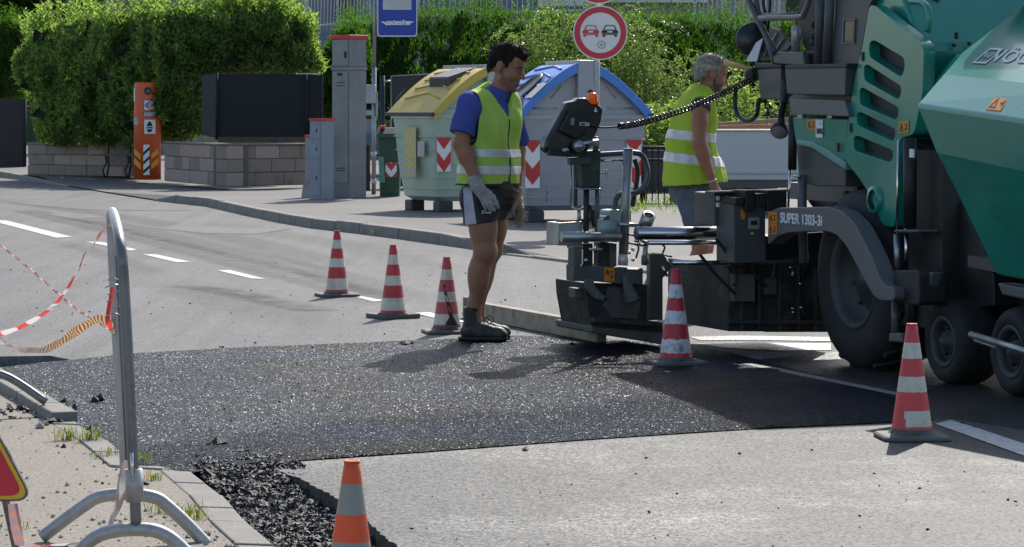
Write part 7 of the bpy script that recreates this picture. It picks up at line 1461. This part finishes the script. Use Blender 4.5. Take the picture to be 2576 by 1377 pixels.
# ---------------------------------------------------------------- second worker: walking pose behind the screed, seen from his right
def worker_two():
    D = 21.; q = px(D); A = lambda x, y, dy=0.: T3(at(x, y, D) + V((0, dy, 0))); F_, R_ = V((.95, .30, 0)).normalized(), V((.30, -.95, 0)).normalized(); AX = (R_, F_, Z)
    base = gr(1745, 790); lo = A(1630, 800, -.5); hi = A(1880, 118, .5); lo[2] = -.02; hf = V((.95, .24, -.24)); C = at(1788, 189, D); k = 1.09
    che, bel, pel = A(1747, 305), A(1742, 400), A(1742, 480); armR = [A(1757, 268, -.19), A(1754, 360, -.25), A(1787, 457, -.24)]; armL = [A(1752, 266, .17), A(1765, 350, .24), A(1780, 430, .2)]
    hipR, knR, anR = A(1740, 500, -.09), A(1762, 618, -.10), A(1738, 760, -.08); hipL, knL, anL = A(1744, 500, .09), A(1775, 620, .10), A(1770, 762, .10)
    def torso(S, i=0.): return S.ell(che, (.195, .138, .235), (R_, (F_ * .97 - Z * .2).normalized(), (Z * .97 + F_ * .2).normalized()), 0, infl=i).ell(bel, (.18, .140, .2), AX, .08, infl=i).ell(pel, (.175, .14, .15), AX, .06, infl=i).cap(A(1765, 240), armR[0], .055, .055, .05, infl=i).cap(A(1765, 240), armL[0], .055, .055, .05, infl=i)
    S = Sdf(lo, hi, .005); torso(S, -.02); S.cap(A(1766, 242), A(1782, 210), .060, .056, .04)
    for a in (armR, armL):
        S.ell(a[0], (.064, .062, .07), None, .04); S.chain(a, [.056, .046, .030], .025); S.ell(a[0] * .55 + a[1] * .45, (.054, .052, .085), None, .03); S.ell(a[1] * .75 + a[2] * .25, (.046, .046, .06), None, .03)
    for hp_, kn, an in ((hipR, knR, anR), (hipL, knL, anL)): S.chain([hp_, kn, an], [.09, .06, .04], .03); S.ell(kn * .6 + an * .4 + np.array([-.016, 0, 0]), (.06, .058, .12), None, .03); S.cap(an, an + np.array([.1, 0, -.05]), .04, .035, .03)
    head(S, C, hf, k)
    w = armR[2]; kn_ = [A(1790 + 4.5 * i, 486 - i * 1.0, -.265 + .016 * i) for i in range(4)]; md = [A(1788 + 5 * i, 503 - i * 1.5, -.26 + .014 * i) for i in range(4)]; tp = [A(1786 + 5 * i, 516 - 2.5 * i, -.25 + .012 * i) for i in range(4)]
    for kx in kn_: S.cap(w * .75 + kx * .25, kx, .022, .0145, .014)
    for a, b_, e in zip(kn_, md, tp): S.cap(a, b_, .0115, .0105, .005); S.cap(b_, e, .0105, .0085, .005)
    S.cap(w * .7 + kn_[3] * .3, A(1805, 478, -.20), .018, .014, .012); S.cap(A(1805, 478, -.20), A(1810, 494, -.20), .013, .010, .005)
    body = S.mesh('person', [SKIN2], None, base, smooth_it=1); tag(body, 'grey haired worker in a bright yellow vest and jeans walking behind the screed', 'person')
    hairpiece(C, hf, k, HAIR2, body, amp=.0008, sc=60, thick=.008, seed=6, top=.0, lift=.35, curl=.25, slen=1.); eyes(C, hf, k, body); beard(C, hf, k, BEARD2, body)
    S = Sdf(lo + np.array([0, 0, .8]), hi - np.array([0, 0, .2]), .005); torso(S, -.002); S.ell(armR[0], (.074, .072, .066), None, .03); S.cap(A(1766, 242), A(1776, 222), .066, .066, .03); S.cut(A(1772, 232), (.4, 0, .9)); S.cut(A(1742, 470), (0, 0, -1)); S.cap(armR[0] + np.array([.0, -.05, -.06]), armR[1], .058, .058, .01, 's'); S.mesh('undershirt', [DSHIRT], body)
    def vest(i):
        S = Sdf(lo + np.array([0, 0, .8]), hi - np.array([0, 0, .18]), .005); torso(S, .018 + i); S.ell(A(1748, 440), (.205 + i, .195 + i, .17 + i), AX, .08); S.cap(A(1735, 360), A(1746, 462), .16 + i, .222 + i, .05); S.folds(.0085, 17, 18, (1, 1, .6)).folds(.0045, 42, 32, (1, 1, .4))
        e = armR[1] + np.array([.0, 0, .05]); S.cap(armR[0] + np.array([.012, -.09, -.01]), e * .75 + armR[0] * .25 + np.array([.0, -.07, 0]), .102, .088, .01, 's'); S.cap(armL[0] + np.array([.01, .06, 0]), armL[1], .085, .07, .01, 's'); S.cap(A(1768, 244), A(1782, 205), .072, .074, .008, 's')
        S.cut(A(1742, 466), (.07, 0, -.99)); S.cut(A(1822, 400), (.985, 0, .17)); return S
    V_ = vest(0.).mesh('vest', [VEST2], body)
    for ya, yb in ((331, 356), (389, 415)):
        B = vest(.0035); za, zb = A(0, ya)[2], A(0, yb)[2]; B.keep(lambda X, Y, Z_: np.abs(Z_ - (X - che[0]) * (-.10) - (za + zb) / 2) - (za - zb) / 2); B.mesh('reflective_band', [REFL], V_)
    B = vest(.003); B.keep(lambda X, Y, Z_: np.abs(Z_ - (X - A(1742, 0)[0]) * .07 - A(0, 464)[2]) - .005); B.mesh('hem_trim', [TRIM], V_)
    S = Sdf(A(1640, 640, -.4), A(1840, 440, .4), .005); S.ell(A(1738, 480), (.19, .15, .13), AX, 0)
    for hp_, kn in ((hipR, knR), (hipL, knL)): S.cap(hp_, kn + np.array([-.01, 0, .02]), .105, .085, .05)
    S.folds(.005, 34, 22, (1, 1, .7)); S.cut(A(1750, 606), (0, 0, -1)); S.mesh('jeans', [JEAN], body)
    for an in (anR, anL):
        S = Sdf(an + np.array([-.16, -.12, -.12]), an + np.array([.3, .12, .12]), .005); S.cap(an + np.array([0, 0, .08]), an + np.array([-.01, 0, -.02]), .052, .05, 0); S.cap(an + np.array([-.03, 0, -.03]), an + np.array([.17, .03, -.04]), .045, .04, .03); S.cut((0, 0, .002), (0, 0, -1)); S.cut(an + np.array([0, 0, .08]), (0, 0, 1)); S.mesh('boot', [TAN], body)
    wd = armR[2] - armR[1]; MB().lathe([(.033, -.006), (.0355, -.003), (.0355, .003), (.033, .006)], V(armR[2] - wd / np.linalg.norm(wd) * .012), V(wd), 24).build('bracelet', BRACE, body)
    return body
worker_one(); worker_two()
